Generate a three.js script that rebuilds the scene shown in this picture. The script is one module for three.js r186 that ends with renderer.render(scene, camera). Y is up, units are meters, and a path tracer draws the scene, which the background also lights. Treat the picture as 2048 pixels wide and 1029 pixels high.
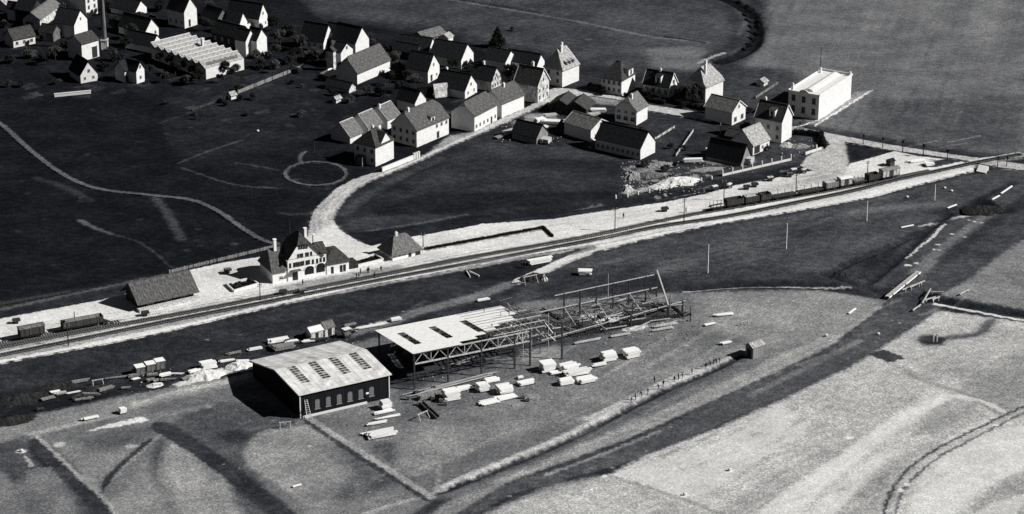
import * as THREE from 'three';
import { mergeGeometries } from 'three/addons/utils/BufferGeometryUtils.js';
import { MarchingCubes } from 'three/addons/objects/MarchingCubes.js';
import { createNoise2D, createNoise3D } from 'simplex-noise';

// ------------------------------------------------------------------ camera, sky, sun, exposure
const scene = new THREE.Scene();
const FOC = 5400, PITCH = 22 * Math.PI / 180, HCAM = 303;
const camera = new THREE.PerspectiveCamera(2 * Math.atan(514.5 / FOC) * 180 / Math.PI, 2048 / 1029, 1, 9000);
camera.position.set(0, HCAM, 0);
camera.rotation.x = -PITCH;
scene.add(camera);

const SUN_EL = 36 * Math.PI / 180, SUN_AZ = 9 * Math.PI / 180;   // sun from the right, a little towards the viewer
const SUN = new THREE.Vector3(Math.cos(SUN_EL) * Math.cos(SUN_AZ), Math.sin(SUN_EL), Math.cos(SUN_EL) * Math.sin(SUN_AZ));
{
  const W = 256, H = 128, d = new Float32Array(W * H * 4);
  for (let y = 0; y < H; y++) for (let x = 0; x < W; x++) {
    const el = ((y + 0.5) / H - 0.5) * Math.PI, az = ((x + 0.5) / W - 0.5) * 2 * Math.PI;
    const dir = new THREE.Vector3(Math.cos(az) * Math.cos(el), Math.sin(el), Math.sin(az) * Math.cos(el));
    const up = Math.max(0, dir.y), glow = 0.015 * Math.exp(-dir.angleTo(SUN) * 2.2);
    const v = 0.02 + 0.022 * Math.pow(1 - up, 3) + glow, i = (y * W + x) * 4;
    d[i] = v * 0.92; d[i + 1] = v * 0.97; d[i + 2] = v * 1.18; d[i + 3] = 1;
  }
  const sky = new THREE.DataTexture(d, W, H, THREE.RGBAFormat, THREE.FloatType);
  sky.mapping = THREE.EquirectangularReflectionMapping; sky.magFilter = THREE.LinearFilter; sky.needsUpdate = true;
  scene.background = sky; scene.environment = sky;
}
const sun = new THREE.DirectionalLight(new THREE.Color(1, 0.985, 0.95), 5);
sun.position.copy(SUN).multiplyScalar(1200).add(new THREE.Vector3(0, 0, -780));
sun.target.position.set(0, 0, -780);
sun.castShadow = true; sun.shadow.mapSize.set(4096, 4096);
Object.assign(sun.shadow.camera, { left: -330, right: 330, top: 330, bottom: -330, near: 100, far: 2500 });
sun.shadow.radius = 1;
scene.add(sun, sun.target);
const EXPOSURE = 1.25;
const renderer = new THREE.WebGLRenderer({ antialias: true });
renderer.toneMapping = THREE.LinearToneMapping; renderer.toneMappingExposure = EXPOSURE;
renderer.shadowMap.enabled = true;

// ------------------------------------------------------------------ helpers
let seedState = 1234567;
const rnd = () => { seedState = (seedState + 0x6d2b79f5) | 0; let t = Math.imul(seedState ^ (seedState >>> 15), 1 | seedState); t = (t + Math.imul(t ^ (t >>> 7), 61 | t)) ^ t; return ((t ^ (t >>> 14)) >>> 0) / 4294967296; };
const rr = (a, b) => a + (b - a) * rnd();
const n2 = createNoise2D(rnd), n3 = createNoise3D(rnd);
const SP = Math.sin(PITCH), CP = Math.cos(PITCH);
function G(px, py, h = 0) {                               // pixel of the photograph -> point on the level h
  const X = (px - 1024) / FOC, Y = -(py - 514.5) / FOC, dy = -SP + Y * CP, dz = -CP - Y * SP, t = (h - HCAM) / dy;
  return new THREE.Vector3(X * t, h, dz * t);
}
function heightAt(P, py) {                                // height above P that shows at row py
  const k = (514.5 - py) / FOC;
  return HCAM + P.z * (SP - k * CP) / (CP + k * SP);
}
const hpx = (P, n) => { const k0 = projY(P); return heightAt(P, k0 - n); };
function projY(P) { const dep = -(P.y - HCAM) * SP - P.z * CP, up = (P.y - HCAM) * CP - P.z * SP; return 514.5 - FOC * up / dep; }
function onPlane(K, v, px, py) {                          // pixel -> (distance along v, height) in the upright plane through K along v
  const X = (px - 1024) / FOC, Y = -(py - 514.5) / FOC, d = new THREE.Vector3(X, -SP + Y * CP, -CP - Y * SP);
  const nx = -v.z, nz = v.x, t = (K.x * nx + K.z * nz) / (d.x * nx + d.z * nz);
  const p = d.multiplyScalar(t);
  return [(p.x - K.x) * v.x + (p.z - K.z) * v.z, p.y + HCAM];
}
const lin = (v) => { v /= 255; return v <= 0.04045 ? v / 12.92 : Math.pow((v + 0.055) / 1.055, 2.4); };

const used = new Map();
function numbered(n) { const k = used.get(n) ?? 0; used.set(n, k + 1); return k ? n + '_' + String(k).padStart(3, '0') : n; }
function shadows(o) { o.traverse((m) => { if (m.isMesh) { m.castShadow = true; m.receiveShadow = true; } }); return o; }
function thing(name, label, category, pos, turn = 0, group) {
  const o = new THREE.Group(); o.name = numbered(name); scene.add(o);
  if (pos) o.position.copy(pos); o.rotation.y = turn;
  o.userData = { label, category }; if (group) o.userData.group = group;
  return o;
}
function part(name, geo, m, parent) { const o = new THREE.Mesh(geo, m); o.name = name; o.castShadow = o.receiveShadow = true; parent.add(o); return o; }
function struct(name, geo, m, label) { const o = part(numbered(name), geo, m, scene); o.userData.kind = 'structure'; if (label) o.userData.label = label; return o; }
function copyOf(root, label, pos, turn, group) {
  const r = root.clone(); r.name = numbered(root.name.replace(/_\d{3}$/, '')); scene.add(r);
  r.position.copy(pos); r.rotation.y = turn; r.userData = { ...root.userData, label };
  if (group) r.userData.group = group;
  return r;
}
function boxUV(g) {                                       // uv in metres from the dominant axis of each face
  if (g.index) g = g.toNonIndexed();
  g.computeVertexNormals();
  const p = g.attributes.position, n = g.attributes.normal, uv = new Float32Array(p.count * 2);
  for (let i = 0; i < p.count; i++) {
    const ax = Math.abs(n.getX(i)), ay = Math.abs(n.getY(i)), az = Math.abs(n.getZ(i));
    if (ay > 0.95) { uv[2 * i] = p.getX(i); uv[2 * i + 1] = p.getZ(i); }
    else if (ax > az) { uv[2 * i] = p.getZ(i); uv[2 * i + 1] = Math.hypot(p.getY(i), 0) * 1.0; }
    else { uv[2 * i] = p.getX(i); uv[2 * i + 1] = p.getY(i); }
  }
  g.setAttribute('uv', new THREE.BufferAttribute(uv, 2));
  return g;
}
const bx = (w, h, d, x = 0, y = 0, z = 0) => { const g = new THREE.BoxGeometry(w, h, d).toNonIndexed(); g.translate(x, y, z); return g; };
const merge = (list) => boxUV(mergeGeometries(list.map((g) => { const k = g.index ? g.toNonIndexed() : g; for (const a of Object.keys(k.attributes)) if (!['position', 'normal', 'uv'].includes(a)) k.deleteAttribute(a); return k; })));
function beam(a, b, w = 0.2, h = w) {                     // square bar from a to b
  const A = new THREE.Vector3(...a), B = new THREE.Vector3(...b), l = A.distanceTo(B), g = new THREE.BoxGeometry(w, h, l).toNonIndexed();
  const m = new THREE.Matrix4().lookAt(A, B, new THREE.Vector3(0, 1, 0.0001)); g.applyMatrix4(m);
  const c = A.add(B).multiplyScalar(0.5); g.translate(c.x, c.y, c.z); return g;
}
function slab(poly, t) {                                  // planar polygon thickened straight down by t
  const n = poly.length, v = [], tri = (a, b, c) => v.push(...a, ...b, ...c), dn = poly.map((p) => [p[0], p[1] - t, p[2]]);
  for (let i = 1; i < n - 1; i++) { tri(poly[0], poly[i], poly[i + 1]); tri(dn[0], dn[i + 1], dn[i]); }
  for (let i = 0; i < n; i++) { const j = (i + 1) % n; tri(poly[i], dn[i], dn[j]); tri(poly[i], dn[j], poly[j]); }
  const g = new THREE.BufferGeometry(); g.setAttribute('position', new THREE.Float32BufferAttribute(v, 3)); g.computeVertexNormals();
  g.setAttribute('uv', new THREE.Float32BufferAttribute(new Float32Array(v.length / 3 * 2), 2)); return g;
}
function prismZ(pts, z0, z1) {                            // polygon in x,y extruded from z0 to z1
  const s = new THREE.Shape(pts.map((p) => new THREE.Vector2(...p))), g = new THREE.ExtrudeGeometry(s, { depth: z1 - z0, bevelEnabled: false });
  g.translate(0, 0, z0); return g.index ? g.toNonIndexed() : g;
}

// ------------------------------------------------------------------ textures and materials (grey, as the plate saw them)
function tileNoise(S, fn) {                               // S x S grey tile, periodic
  const d = new Uint8Array(S * S * 4);
  for (let y = 0; y < S; y++) for (let x = 0; x < S; x++) { const v = Math.max(0, Math.min(255, fn(x / S, y / S) * 255)), i = (y * S + x) * 4; d[i] = d[i + 1] = d[i + 2] = v; d[i + 3] = 255; }
  const t = new THREE.DataTexture(d, S, S); t.wrapS = t.wrapT = THREE.RepeatWrapping; t.magFilter = THREE.LinearFilter; t.minFilter = THREE.LinearMipmapLinearFilter; t.generateMipmaps = true; t.needsUpdate = true; return t;
}
const per = (u, v, f) => { const a = u * 2 * Math.PI, b = v * 2 * Math.PI, r = f / (2 * Math.PI); return n3(Math.cos(a) * r + Math.cos(b) * r * 0.7 + 9, Math.sin(a) * r, Math.sin(b) * r + Math.cos(b) * r * 0.31 + Math.sin(a + b) * r * 0.2); };
const mottle = tileNoise(256, (u, v) => 0.9 + 0.035 * per(u, v, 6) + 0.03 * per(u, v, 22) + 0.05 * (rnd() - 0.5));
const coarse = tileNoise(256, (u, v) => 0.68 + 0.16 * per(u, v, 7) + 0.15 * per(u, v, 26) + 0.28 * (rnd() - 0.5));
const courses = tileNoise(256, (u, v) => { const row = v * 20, k = row % 1, col = (u * 24 + (Math.floor(row) % 2) * 0.5) % 1; return 0.72 - 0.22 * (k > 0.8 ? 1 : 0) - 0.08 * (col > 0.86 ? 1 : 0) + 0.16 * per(u, v, 9) + 0.2 * (rnd() - 0.5); });
const planks = tileNoise(256, (u, v) => { const c = Math.floor(u * 16), k = (u * 16) % 1, h = Math.sin(c * 12.9898) * 43758.5453; return 0.68 + 0.18 * ((h - Math.floor(h)) - 0.5) - (k > 0.9 ? 0.3 : 0) + 0.1 * per(u, v, 18) + 0.12 * (rnd() - 0.5); });
const tx = (t, m) => { const c = t.clone(); c.repeat.set(1 / m, 1 / m); c.needsUpdate = true; return c; };
const feltTile = tileNoise(256, (u, v) => 0.86 + 0.07 * per(u, v, 5) + 0.05 * per(u, v, 18) + 0.05 * (rnd() - 0.5));
const T = { felt: tx(feltTile, 16), mottle: tx(mottle, 7), coarse: tx(coarse, 9), courses: tx(courses, 5), planks: tx(planks, 4), stone: tx(coarse, 3) };
function mat(g, map, bump = 0.02, rough = 0.92, tint = 1) {   // g: linear grey
  const avg = map === T.mottle ? 0.79 : map === T.felt ? 0.71 : 0.42;
  const k = Math.min(1, g / (map ? avg : 1));
  const m = new THREE.MeshPhysicalMaterial({ color: new THREE.Color().setRGB(k * (2 - tint), k, Math.min(1, k * tint)), roughness: rough, metalness: 0, specularIntensity: rough > 0.8 ? 0.08 : 0.6 });
  if (map) { m.map = map; map.colorSpace = THREE.SRGBColorSpace; m.bumpMap = map; m.bumpScale = bump * 0.3; }
  return m;
}
const M = {
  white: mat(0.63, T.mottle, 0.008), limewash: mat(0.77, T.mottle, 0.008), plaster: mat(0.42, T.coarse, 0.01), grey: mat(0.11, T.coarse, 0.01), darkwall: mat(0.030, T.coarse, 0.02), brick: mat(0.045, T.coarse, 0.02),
  tar: mat(0.012, T.planks, 0.03, 0.9, 1.1), wood: mat(0.05, T.planks, 0.03), palewood: mat(0.42, T.planks, 0.02), board: mat(0.79, T.mottle, 0.01), boardgrey: mat(0.2, T.planks, 0.02),
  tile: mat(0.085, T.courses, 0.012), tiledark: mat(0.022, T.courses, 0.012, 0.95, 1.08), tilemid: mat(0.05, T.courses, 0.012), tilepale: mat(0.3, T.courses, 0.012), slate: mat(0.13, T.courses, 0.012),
  felt: mat(0.66, T.mottle, 0.02, 0.9), feltroof: mat(0.6, T.felt, 0.02, 0.9), feltroof2: mat(0.52, T.felt, 0.02, 0.9), feltroof3: mat(0.64, T.felt, 0.02, 0.9), board2: mat(0.68, T.mottle, 0.01), trim: mat(0.6, null), trimgrey: mat(0.25, null), pane: new THREE.MeshStandardMaterial({ color: new THREE.Color().setRGB(0.012, 0.013, 0.016), roughness: 0.25 }),
  panegrey: new THREE.MeshStandardMaterial({ color: new THREE.Color().setRGB(0.13, 0.13, 0.14), roughness: 0.4 }),
  iron: mat(0.02, null, 0, 0.7), steel: mat(0.12, null, 0, 0.5), rust: mat(0.05, T.coarse, 0.01), gravel: mat(0.42, T.coarse, 0.05), stone: mat(0.5, T.stone, 0.06), sand: mat(0.56, T.mottle, 0.02), rubble: mat(0.28, T.stone, 0.06), stonegrey: mat(0.2, T.stone, 0.06), earth: mat(0.10, T.coarse, 0.1), soilDark: mat(0.02, T.coarse, 0.1),
  bark: mat(0.025, T.coarse, 0.05), hedge: mat(0.014, T.coarse, 0.1), cloth: mat(0.02, null), skin: mat(0.3, null), linen: mat(0.35, null),
};
const leafMat = new THREE.MeshPhysicalMaterial({ specularIntensity: 0.1, color: new THREE.Color().setRGB(0.02, 0.022, 0.02), roughness: 1, side: THREE.DoubleSide });
const leafMat2 = new THREE.MeshPhysicalMaterial({ specularIntensity: 0.1, color: new THREE.Color().setRGB(0.06, 0.063, 0.06), roughness: 1, side: THREE.DoubleSide });

// ------------------------------------------------------------------ ground: one sheet, its tones painted in plan (metres), relief as real height
const GX0 = -280, GX1 = 280, GZ0 = -1080, GZ1 = -540, GS = 2048;
const cv = document.createElement('canvas'); cv.width = cv.height = GS;
const cx = cv.getContext('2d');
const cpt = (p) => { const g = G(p[0], p[1]); return [(g.x - GX0) / (GX1 - GX0) * GS, (g.z - GZ0) / (GZ1 - GZ0) * GS]; };
const CM = GS / (GX1 - GX0);
function spline(pts, n = 8) { const c = new THREE.CatmullRomCurve3(pts.map((p) => new THREE.Vector3(p[0], p[1], 0)), false, 'centripetal'); return c.getPoints(pts.length * n).map((p) => [p.x, p.y]); }
function path(pts) { cx.beginPath(); pts.forEach((p, i) => { const q = cpt(p); i ? cx.lineTo(...q) : cx.moveTo(...q); }); }
const grey = (v, a) => `rgba(${v},${v},${v},${a})`;
function soften(pts, soft0, w, draw) {
  const soft = soft0 * 0.5;                       // blur only inside the box that needs it
  if (!soft) return draw();
  const q = pts.map(cpt), m = (soft * 3 + w) * CM + 4, x0 = Math.min(...q.map((p) => p[0])) - m, x1 = Math.max(...q.map((p) => p[0])) + m, y0 = Math.min(...q.map((p) => p[1])) - m, y1 = Math.max(...q.map((p) => p[1])) + m;
  cx.save(); cx.beginPath(); cx.rect(x0, y0, x1 - x0, y1 - y0); cx.clip(); cx.filter = `blur(${soft * CM}px)`; draw(); cx.restore();
}
function area(v, pts, soft = 0, a = 1) { soften(pts, soft, 0, () => { path(pts); cx.closePath(); cx.fillStyle = grey(v, a); cx.fill(); }); }
function line(v, w, pts, soft = 0, a = 1, curve = true) { soften(pts, soft, w, () => { path(curve && pts.length > 2 ? spline(pts) : pts); cx.lineWidth = w * CM; cx.strokeStyle = grey(v, a); cx.lineJoin = cx.lineCap = 'round'; cx.stroke(); }); }
function spot(v, x, y, rx, soft, a = 1) { soften([[x, y]], soft, rx * 2, () => { const q = cpt([x, y]); cx.beginPath(); cx.ellipse(q[0], q[1], rx * CM, rx * CM, 0, 0, 7); cx.fillStyle = grey(v, a); cx.fill(); }); }

// -- fields
cx.fillStyle = grey(40, 1); cx.fillRect(0, 0, GS, GS);
area(27, [[-300, -50], [560, -50], [640, 40], [900, 70], [1120, 160], [1100, 215], [960, 260], [760, 345], [640, 420], [560, 500], [330, 548], [-300, 650]], 3);
area(24, [[-200, 190], [330, 180], [420, 330], [560, 380], [610, 430], [560, 490], [330, 545], [-200, 600]], 3);
area(36, [[330, 190], [420, 130], [620, 130], [660, 260], [560, 300], [360, 325], [320, 270]], 3, 0.6);
area(58, [[540, -80], [1460, -80], [1520, 40], [1480, 110], [1380, 150], [1240, 140], [1160, 120], [1080, 100], [900, 60], [640, 30]], 4);
area(66, [[1180, 20], [1460, 30], [1500, 70], [1420, 120], [1250, 110]], 5, 0.7);
area(80, [[1290, 95], [1400, 90], [1440, 112], [1390, 142], [1300, 135]], 3, 0.8);
area(76, [[1520, -80], [2300, -80], [2300, 330], [1960, 305], [1600, 250], [1440, 160], [1500, 110], [1530, 50]], 4);
area(86, [[1740, -40], [1830, -40], [1780, 68], [1715, 75]], 1, 0.7); area(94, [[1960, -40], [2030, -40], [1980, 95], [1920, 90]], 3, 0.8);
area(86, [[1850, -40], [1930, -40], [1890, 60], [1830, 60]], 3, 0.6);
area(60, [[1720, 200], [2040, 190], [2040, 300], [1900, 295], [1760, 270]], 6, 0.6);
area(50, [[1450, 130], [1590, 140], [1600, 240], [1460, 210], [1350, 170]], 4, 0.8);
area(40, [[1200, 150], [1380, 150], [1460, 240], [1300, 200], [1100, 175]], 4, 0.8);
// central meadow inside the curve of the station road
area(38, [[700, 395], [800, 345], [960, 275], [1040, 285], [1200, 300], [1260, 330], [1240, 400], [1100, 435], [920, 455], [780, 480], [720, 470], [680, 440]], 2);
area(50, [[960, 285], [1060, 288], [1190, 300], [1235, 318], [1080, 316], [900, 318]], 2, 0.9);
area(45, [[780, 400], [900, 330], [1200, 340], [1230, 380], [1000, 392], [850, 420]], 4, 0.8);
area(30, [[740, 425], [850, 385], [1230, 382], [1230, 398], [960, 420], [860, 428]], 2, 0.9);
line(60, 4, [[690, 425], [735, 390], [800, 352], [880, 316]], 1.5, 0.7);
area(62, [[690, 440], [760, 432], [930, 428], [860, 446], [760, 462], [705, 458]], 2, 0.7);
line(96, 1, [[725, 462], [800, 452], [935, 428]], 0.6, 0.5);
area(30, [[690, 466], [740, 462], [830, 450], [1000, 425], [1240, 400], [1330, 392], [1240, 412], [1000, 440], [780, 480], [740, 488], [712, 480]], 1, 0.9);
area(52, [[1240, 385], [1250, 330], [1400, 330], [1640, 300], [1600, 325], [1440, 355], [1230, 398]], 2);
area(34, [[1230, 398], [1330, 384], [1440, 362], [1580, 330], [1640, 338], [1480, 366], [1400, 386], [1300, 404], [1230, 410]], 1);
area(46, [[1290, 228], [1420, 245], [1380, 320], [1310, 300]], 2); area(40, [[1380, 255], [1470, 255], [1440, 320], [1355, 320]], 2, 0.9);
area(58, [[1555, 275], [1650, 270], [1648, 300], [1560, 320], [1500, 330]], 2, 0.8);
area(32, [[1692, 285], [1780, 297], [1705, 322]], 0.5);
// strip between the railway and the hangars
area(42, [[-100, 760], [0, 730], [305, 674], [520, 625], [730, 575], [964, 530], [1110, 505], [1130, 520], [1040, 560], [990, 600], [760, 640], [500, 700], [240, 770], [-100, 850]], 1.5);
area(30, [[-60, 800], [80, 770], [250, 780], [230, 815], [60, 850], [-60, 860]], 2, 0.8);
area(32, [[930, 540], [1000, 530], [1080, 515], [1100, 530], [1040, 555], [960, 562]], 1, 0.8);
// field to the right of it
area(61, [[1110, 520], [1210, 500], [1450, 450], [1730, 400], [1950, 345], [2300, 280], [2300, 420], [2050, 400], [1860, 545], [1760, 575], [1360, 580], [1310, 545], [1050, 600], [1000, 610]], 2);
area(50, [[1320, 560], [1480, 530], [1650, 545], [1720, 575], [1560, 572], [1360, 585]], 2, 0.9); area(46, [[1060, 545], [1300, 520], [1310, 550], [1090, 600]], 2, 0.8);
line(84, 5, [[1310, 545], [1440, 500], [1560, 480]], 3, 0.35); line(78, 4, [[1500, 560], [1600, 545], [1700, 500], [1830, 440]], 3, 0.4);
// hangar yard
area(82, [[-60, 900], [60, 870], [240, 800], [500, 745], [760, 670], [1060, 600], [1330, 585], [1700, 575], [1800, 590], [1640, 690], [1450, 770], [1180, 900], [870, 1000], [700, 1100], [-200, 1100]], 2);
area(114, [[1380, 590], [1690, 580], [1770, 600], [1650, 680], [1540, 690], [1420, 660]], 4, 0.9);
area(100, [[1180, 740], [1480, 680], [1380, 730], [1150, 830], [1000, 880], [960, 820]], 5, 0.7);
area(72, [[780, 740], [1100, 700], [1300, 690], [1200, 740], [1000, 800], [860, 830], [780, 870]], 4, 0.7);
area(80, [[640, 840], [800, 830], [870, 900], [900, 960], [840, 970]], 5, 0.8);
area(112, [[680, 880], [800, 850], [980, 850], [900, 920], [800, 940]], 5, 0.5);
area(46, [[740, 735], [800, 690], [1000, 640], [1080, 640], [1140, 640], [1330, 600], [1350, 630], [1130, 690], [1000, 715], [820, 775], [770, 770]], 3, 0.85);
area(122, [[1040, 700], [1120, 690], [1130, 715], [1050, 722]], 2, 0.6);
// lower left
area(64, [[-100, 880], [80, 880], [220, 1040], [-100, 1100]], 3, 0.9); area(96, [[-20, 940], [30, 950], [55, 1000], [60, 1040], [-20, 1040]], 1.5, 0.8); area(44, [[10, 945], [40, 950], [90, 1000], [100, 1035], [60, 1035], [35, 990]], 1.5, 0.8); area(92, [[50, 940], [100, 930], [120, 960], [90, 985], [60, 970]], 1.2, 0.7); area(44, [[62, 890], [85, 905], [98, 932], [82, 935], [60, 910]], 0.8, 0.8); area(92, [[110, 985], [145, 1000], [150, 1035], [110, 1035]], 1.2, 0.7); area(46, [[140, 1000], [180, 1000], [210, 1035], [150, 1035]], 1.2, 0.7); line(160, 0.8, [[50, 912], [62, 932]], 0.3, 0.8, false); line(34, 1, [[60, 895], [92, 930]], 0.4, 0.8, false); area(88, [[20, 960], [110, 940], [180, 1040], [0, 1040]], 4, 0.7);
area(105, [[90, 890], [200, 860], [300, 850], [260, 900], [205, 985], [150, 930]], 4, 0.8); area(60, [[150, 880], [240, 850], [330, 850], [250, 900], [180, 905]], 3, 0.7);
area(66, [[330, 855], [400, 805], [520, 800], [600, 840], [560, 866], [490, 900], [520, 960], [640, 1060], [480, 1060], [440, 960], [390, 900]], 2, 0.9);
area(122, [[322, 905], [345, 885], [395, 890], [440, 940], [470, 1000], [500, 1060], [370, 1060], [325, 960]], 2, 0.9); area(78, [[395, 900], [440, 910], [450, 960], [420, 965]], 2, 0.8);
area(112, [[215, 1000], [300, 905], [320, 920], [322, 960], [350, 1060], [240, 1060]], 3, 0.7);
area(112, [[487, 905], [500, 880], [525, 862], [620, 848], [700, 880], [770, 930], [720, 990], [640, 1015], [600, 1004], [545, 962], [497, 932]], 1, 0.95); spot(40, 465, 873, 4, 2.5, 0.7); area(84, [[620, 880], [690, 890], [760, 960], [700, 960]], 3, 0.8);
area(95, [[600, 980], [820, 975], [860, 1000], [720, 1060], [620, 1060]], 4, 0.8);
line(56, 3, [[320, 884], [311, 915], [310, 945], [322, 965], [345, 985]], 2, 0.75); line(130, 1.4, [[318, 945], [335, 972], [370, 1000], [410, 1035]], 1.5, 0.6); line(42, 1.7, [[200, 982], [225, 945], [270, 905], [300, 880]], 0.6, 0.9); line(118, 1.0, [[225, 960], [262, 920], [290, 895], [325, 866]], 0.4, 0.7);
line(44, 5.5, [[322, 852], [390, 895], [450, 936], [510, 985], [570, 1035], [600, 1060]], 0.8, 0.95);
line(46, 5, [[72, 885], [115, 925], [170, 982], [220, 1045]], 1, 0.9); line(132, 1.3, [[72, 870], [112, 908], [160, 955], [200, 990], [240, 1035]], 0.4, 0.9); area(128, [[150, 945], [185, 955], [205, 978], [198, 990], [170, 970]], 1, 0.7);
area(112, [[-20, 850], [60, 830], [250, 790], [420, 760], [510, 748], [500, 762], [300, 810], [100, 858], [-20, 890]], 1.5, 0.75);
line(160, 3, [[270, 808], [360, 782], [440, 765], [505, 748]], 1, 0.7); line(150, 2, [[60, 868], [120, 855], [230, 830]], 0.8, 0.7);
line(120, 2.5, [[320, 830], [370, 820], [420, 810]], 1, 0.6); area(195, [[170, 862], [230, 845], [285, 832], [300, 840], [240, 852], [190, 860]], 0.4);
spot(165, 118, 888, 1.6, 0.8, 0.8); spot(150, 262, 892, 1.4, 0.6, 0.8); spot(190, 42, 902, 1.2, 0.4);
area(190, [[340, 770], [400, 748], [440, 735], [470, 742], [420, 758], [360, 772]], 0.6, 0.9);
// lower right beyond the wide dark strip
area(152, [[870, 1100], [1010, 1010], [1180, 960], [1450, 880], [1700, 720], [1800, 640], [1880, 620], [2300, 680], [2300, 1100]], 1);
area(166, [[1212, 952], [1300, 905], [1420, 862], [1560, 800], [1660, 800], [1600, 870], [1470, 950], [1390, 1005]], 1.2, 0.9); area(146, [[1560, 800], [1700, 730], [1800, 740], [1880, 768], [1780, 840], [1640, 900], [1560, 930], [1620, 860]], 1.5, 0.8);
area(140, [[1100, 970], [1200, 950], [1390, 1010], [1420, 1060], [1000, 1060], [960, 1030]], 2, 0.8); area(156, [[1130, 985], [1210, 965], [1330, 1005], [1240, 1050], [1120, 1040]], 3, 0.8);
area(136, [[1370, 1060], [1480, 990], [1600, 920], [1720, 862], [1760, 850], [1690, 905], [1560, 990], [1480, 1060]], 1, 0.75);
area(188, [[1470, 1060], [1560, 992], [1690, 902], [1790, 832], [1890, 783], [1900, 797], [1800, 856], [1720, 916], [1620, 1000], [1570, 1060]], 1, 0.9); area(172, [[1590, 1060], [1660, 985], [1750, 910], [1800, 890], [1720, 970], [1660, 1060]], 1, 0.8);
area(130, [[1640, 1060], [1740, 960], [1830, 880], [1940, 815], [1975, 830], [1870, 895], [1800, 950], [1765, 1060]], 1.2, 0.8); area(160, [[1780, 905], [1850, 862], [1880, 868], [1810, 915]], 1.5, 0.7); area(122, [[1820, 870], [1900, 800], [1960, 806], [1880, 868]], 2, 0.7);
area(184, [[1840, 960], [1900, 905], [2000, 858], [2100, 850], [2060, 930], [1960, 980], [1860, 1060], [1810, 1060]], 1.5, 0.8); area(128, [[1960, 1000], [2070, 920], [2200, 900], [2200, 1080], [1900, 1080]], 1.5, 0.8); area(172, [[1900, 1060], [1990, 1000], [2060, 985], [2020, 1060]], 1.5, 0.7);
area(136, [[1770, 690], [1900, 640], [2060, 660], [2060, 800], [2000, 810], [1880, 760]], 3, 0.6); area(108, [[1900, 740], [2060, 705], [2100, 800], [2020, 822], [1950, 795]], 2, 0.7); area(150, [[1880, 640], [2000, 650], [1960, 720], [1860, 710]], 3, 0.5);
for (let i = 0; i < 240; i++) { const x = rr(1100, 2060), y = rr(700, 1040), l = rr(30, 150), sl = rr(0.5, 0.62); line(rnd() < 0.5 ? 122 : 182, rr(0.3, 1.3), [[x, y], [x + l, y - l * sl]], 0.3, rr(0.06, 0.2), false); }
line(112, 1.4, [[1215, 950], [1300, 975], [1400, 1010], [1480, 1045]], 0.5, 0.8, false);
line(105, 2, [[1810, 745], [1870, 768], [1940, 790], [2000, 825]], 1.2, 0.8); line(200, 1.6, [[1900, 790], [1960, 800], [2005, 822]], 0.8, 0.7);
line(108, 1.5, [[1740, 700], [1800, 735], [1870, 760]], 1, 0.6);
// the wide dark strip and the bands on its near side
area(120, [[830, 1050], [900, 1000], [1010, 955], [1200, 880], [1450, 765], [1640, 675], [1700, 640], [1671, 702], [1500, 772], [1268, 876], [1010, 970], [900, 1040]], 1.6, 0.8);
area(67, [[820, 1075], [900, 1035], [1010, 968], [1140, 922], [1268, 875], [1400, 815], [1500, 770], [1671, 690], [1790, 590], [1880, 505], [1960, 440], [2060, 372], [2300, 250], [2300, 350], [2060, 462], [1930, 580], [1840, 647], [1700, 735], [1671, 748], [1500, 824], [1268, 920], [1100, 968], [1020, 990], [900, 1060]], 0.7);
area(56, [[1790, 600], [1880, 520], [1960, 460], [2070, 385], [2080, 440], [1960, 545], [1850, 630]], 2, 0.7); area(60, [[2040, 500], [2300, 330], [2300, 600], [2000, 560], [1960, 560]], 3, 0.0);
line(50, 1.1, [[1080, 945], [1200, 902], [1310, 858], [1400, 815]], 0.6, 0.8); line(130, 1.0, [[1090, 950], [1210, 906], [1320, 862]], 0.5, 0.7); line(60, 2.2, [[1400, 822], [1500, 776], [1640, 708], [1760, 625]], 1.2, 0.5); line(98, 2, [[1500, 790], [1640, 722], [1720, 680]], 1, 0.5);
line(54, 1.0, [[1010, 968], [1140, 922], [1268, 875], [1400, 815], [1500, 770], [1671, 690], [1780, 600]], 0.4, 0.7, false); line(132, 1.6, [[1000, 962], [1140, 912], [1268, 866], [1400, 806], [1500, 761], [1660, 686], [1760, 612]], 0.5, 0.7, false); line(150, 2.5, [[900, 990], [1080, 925], [1280, 845], [1440, 775], [1590, 700]], 1.5, 0.5);
for (let i = 0; i < 420; i++) { const f = rnd(), x = 900 + f * 1000, y = 1040 - f * 0.44 * 1000 - 60 * f * f + rr(-24, 24); spot(rnd() < 0.5 ? 56 : 88, x, y, rr(0.3, 1.2), 0.6, rr(0.1, 0.25)); }
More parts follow.
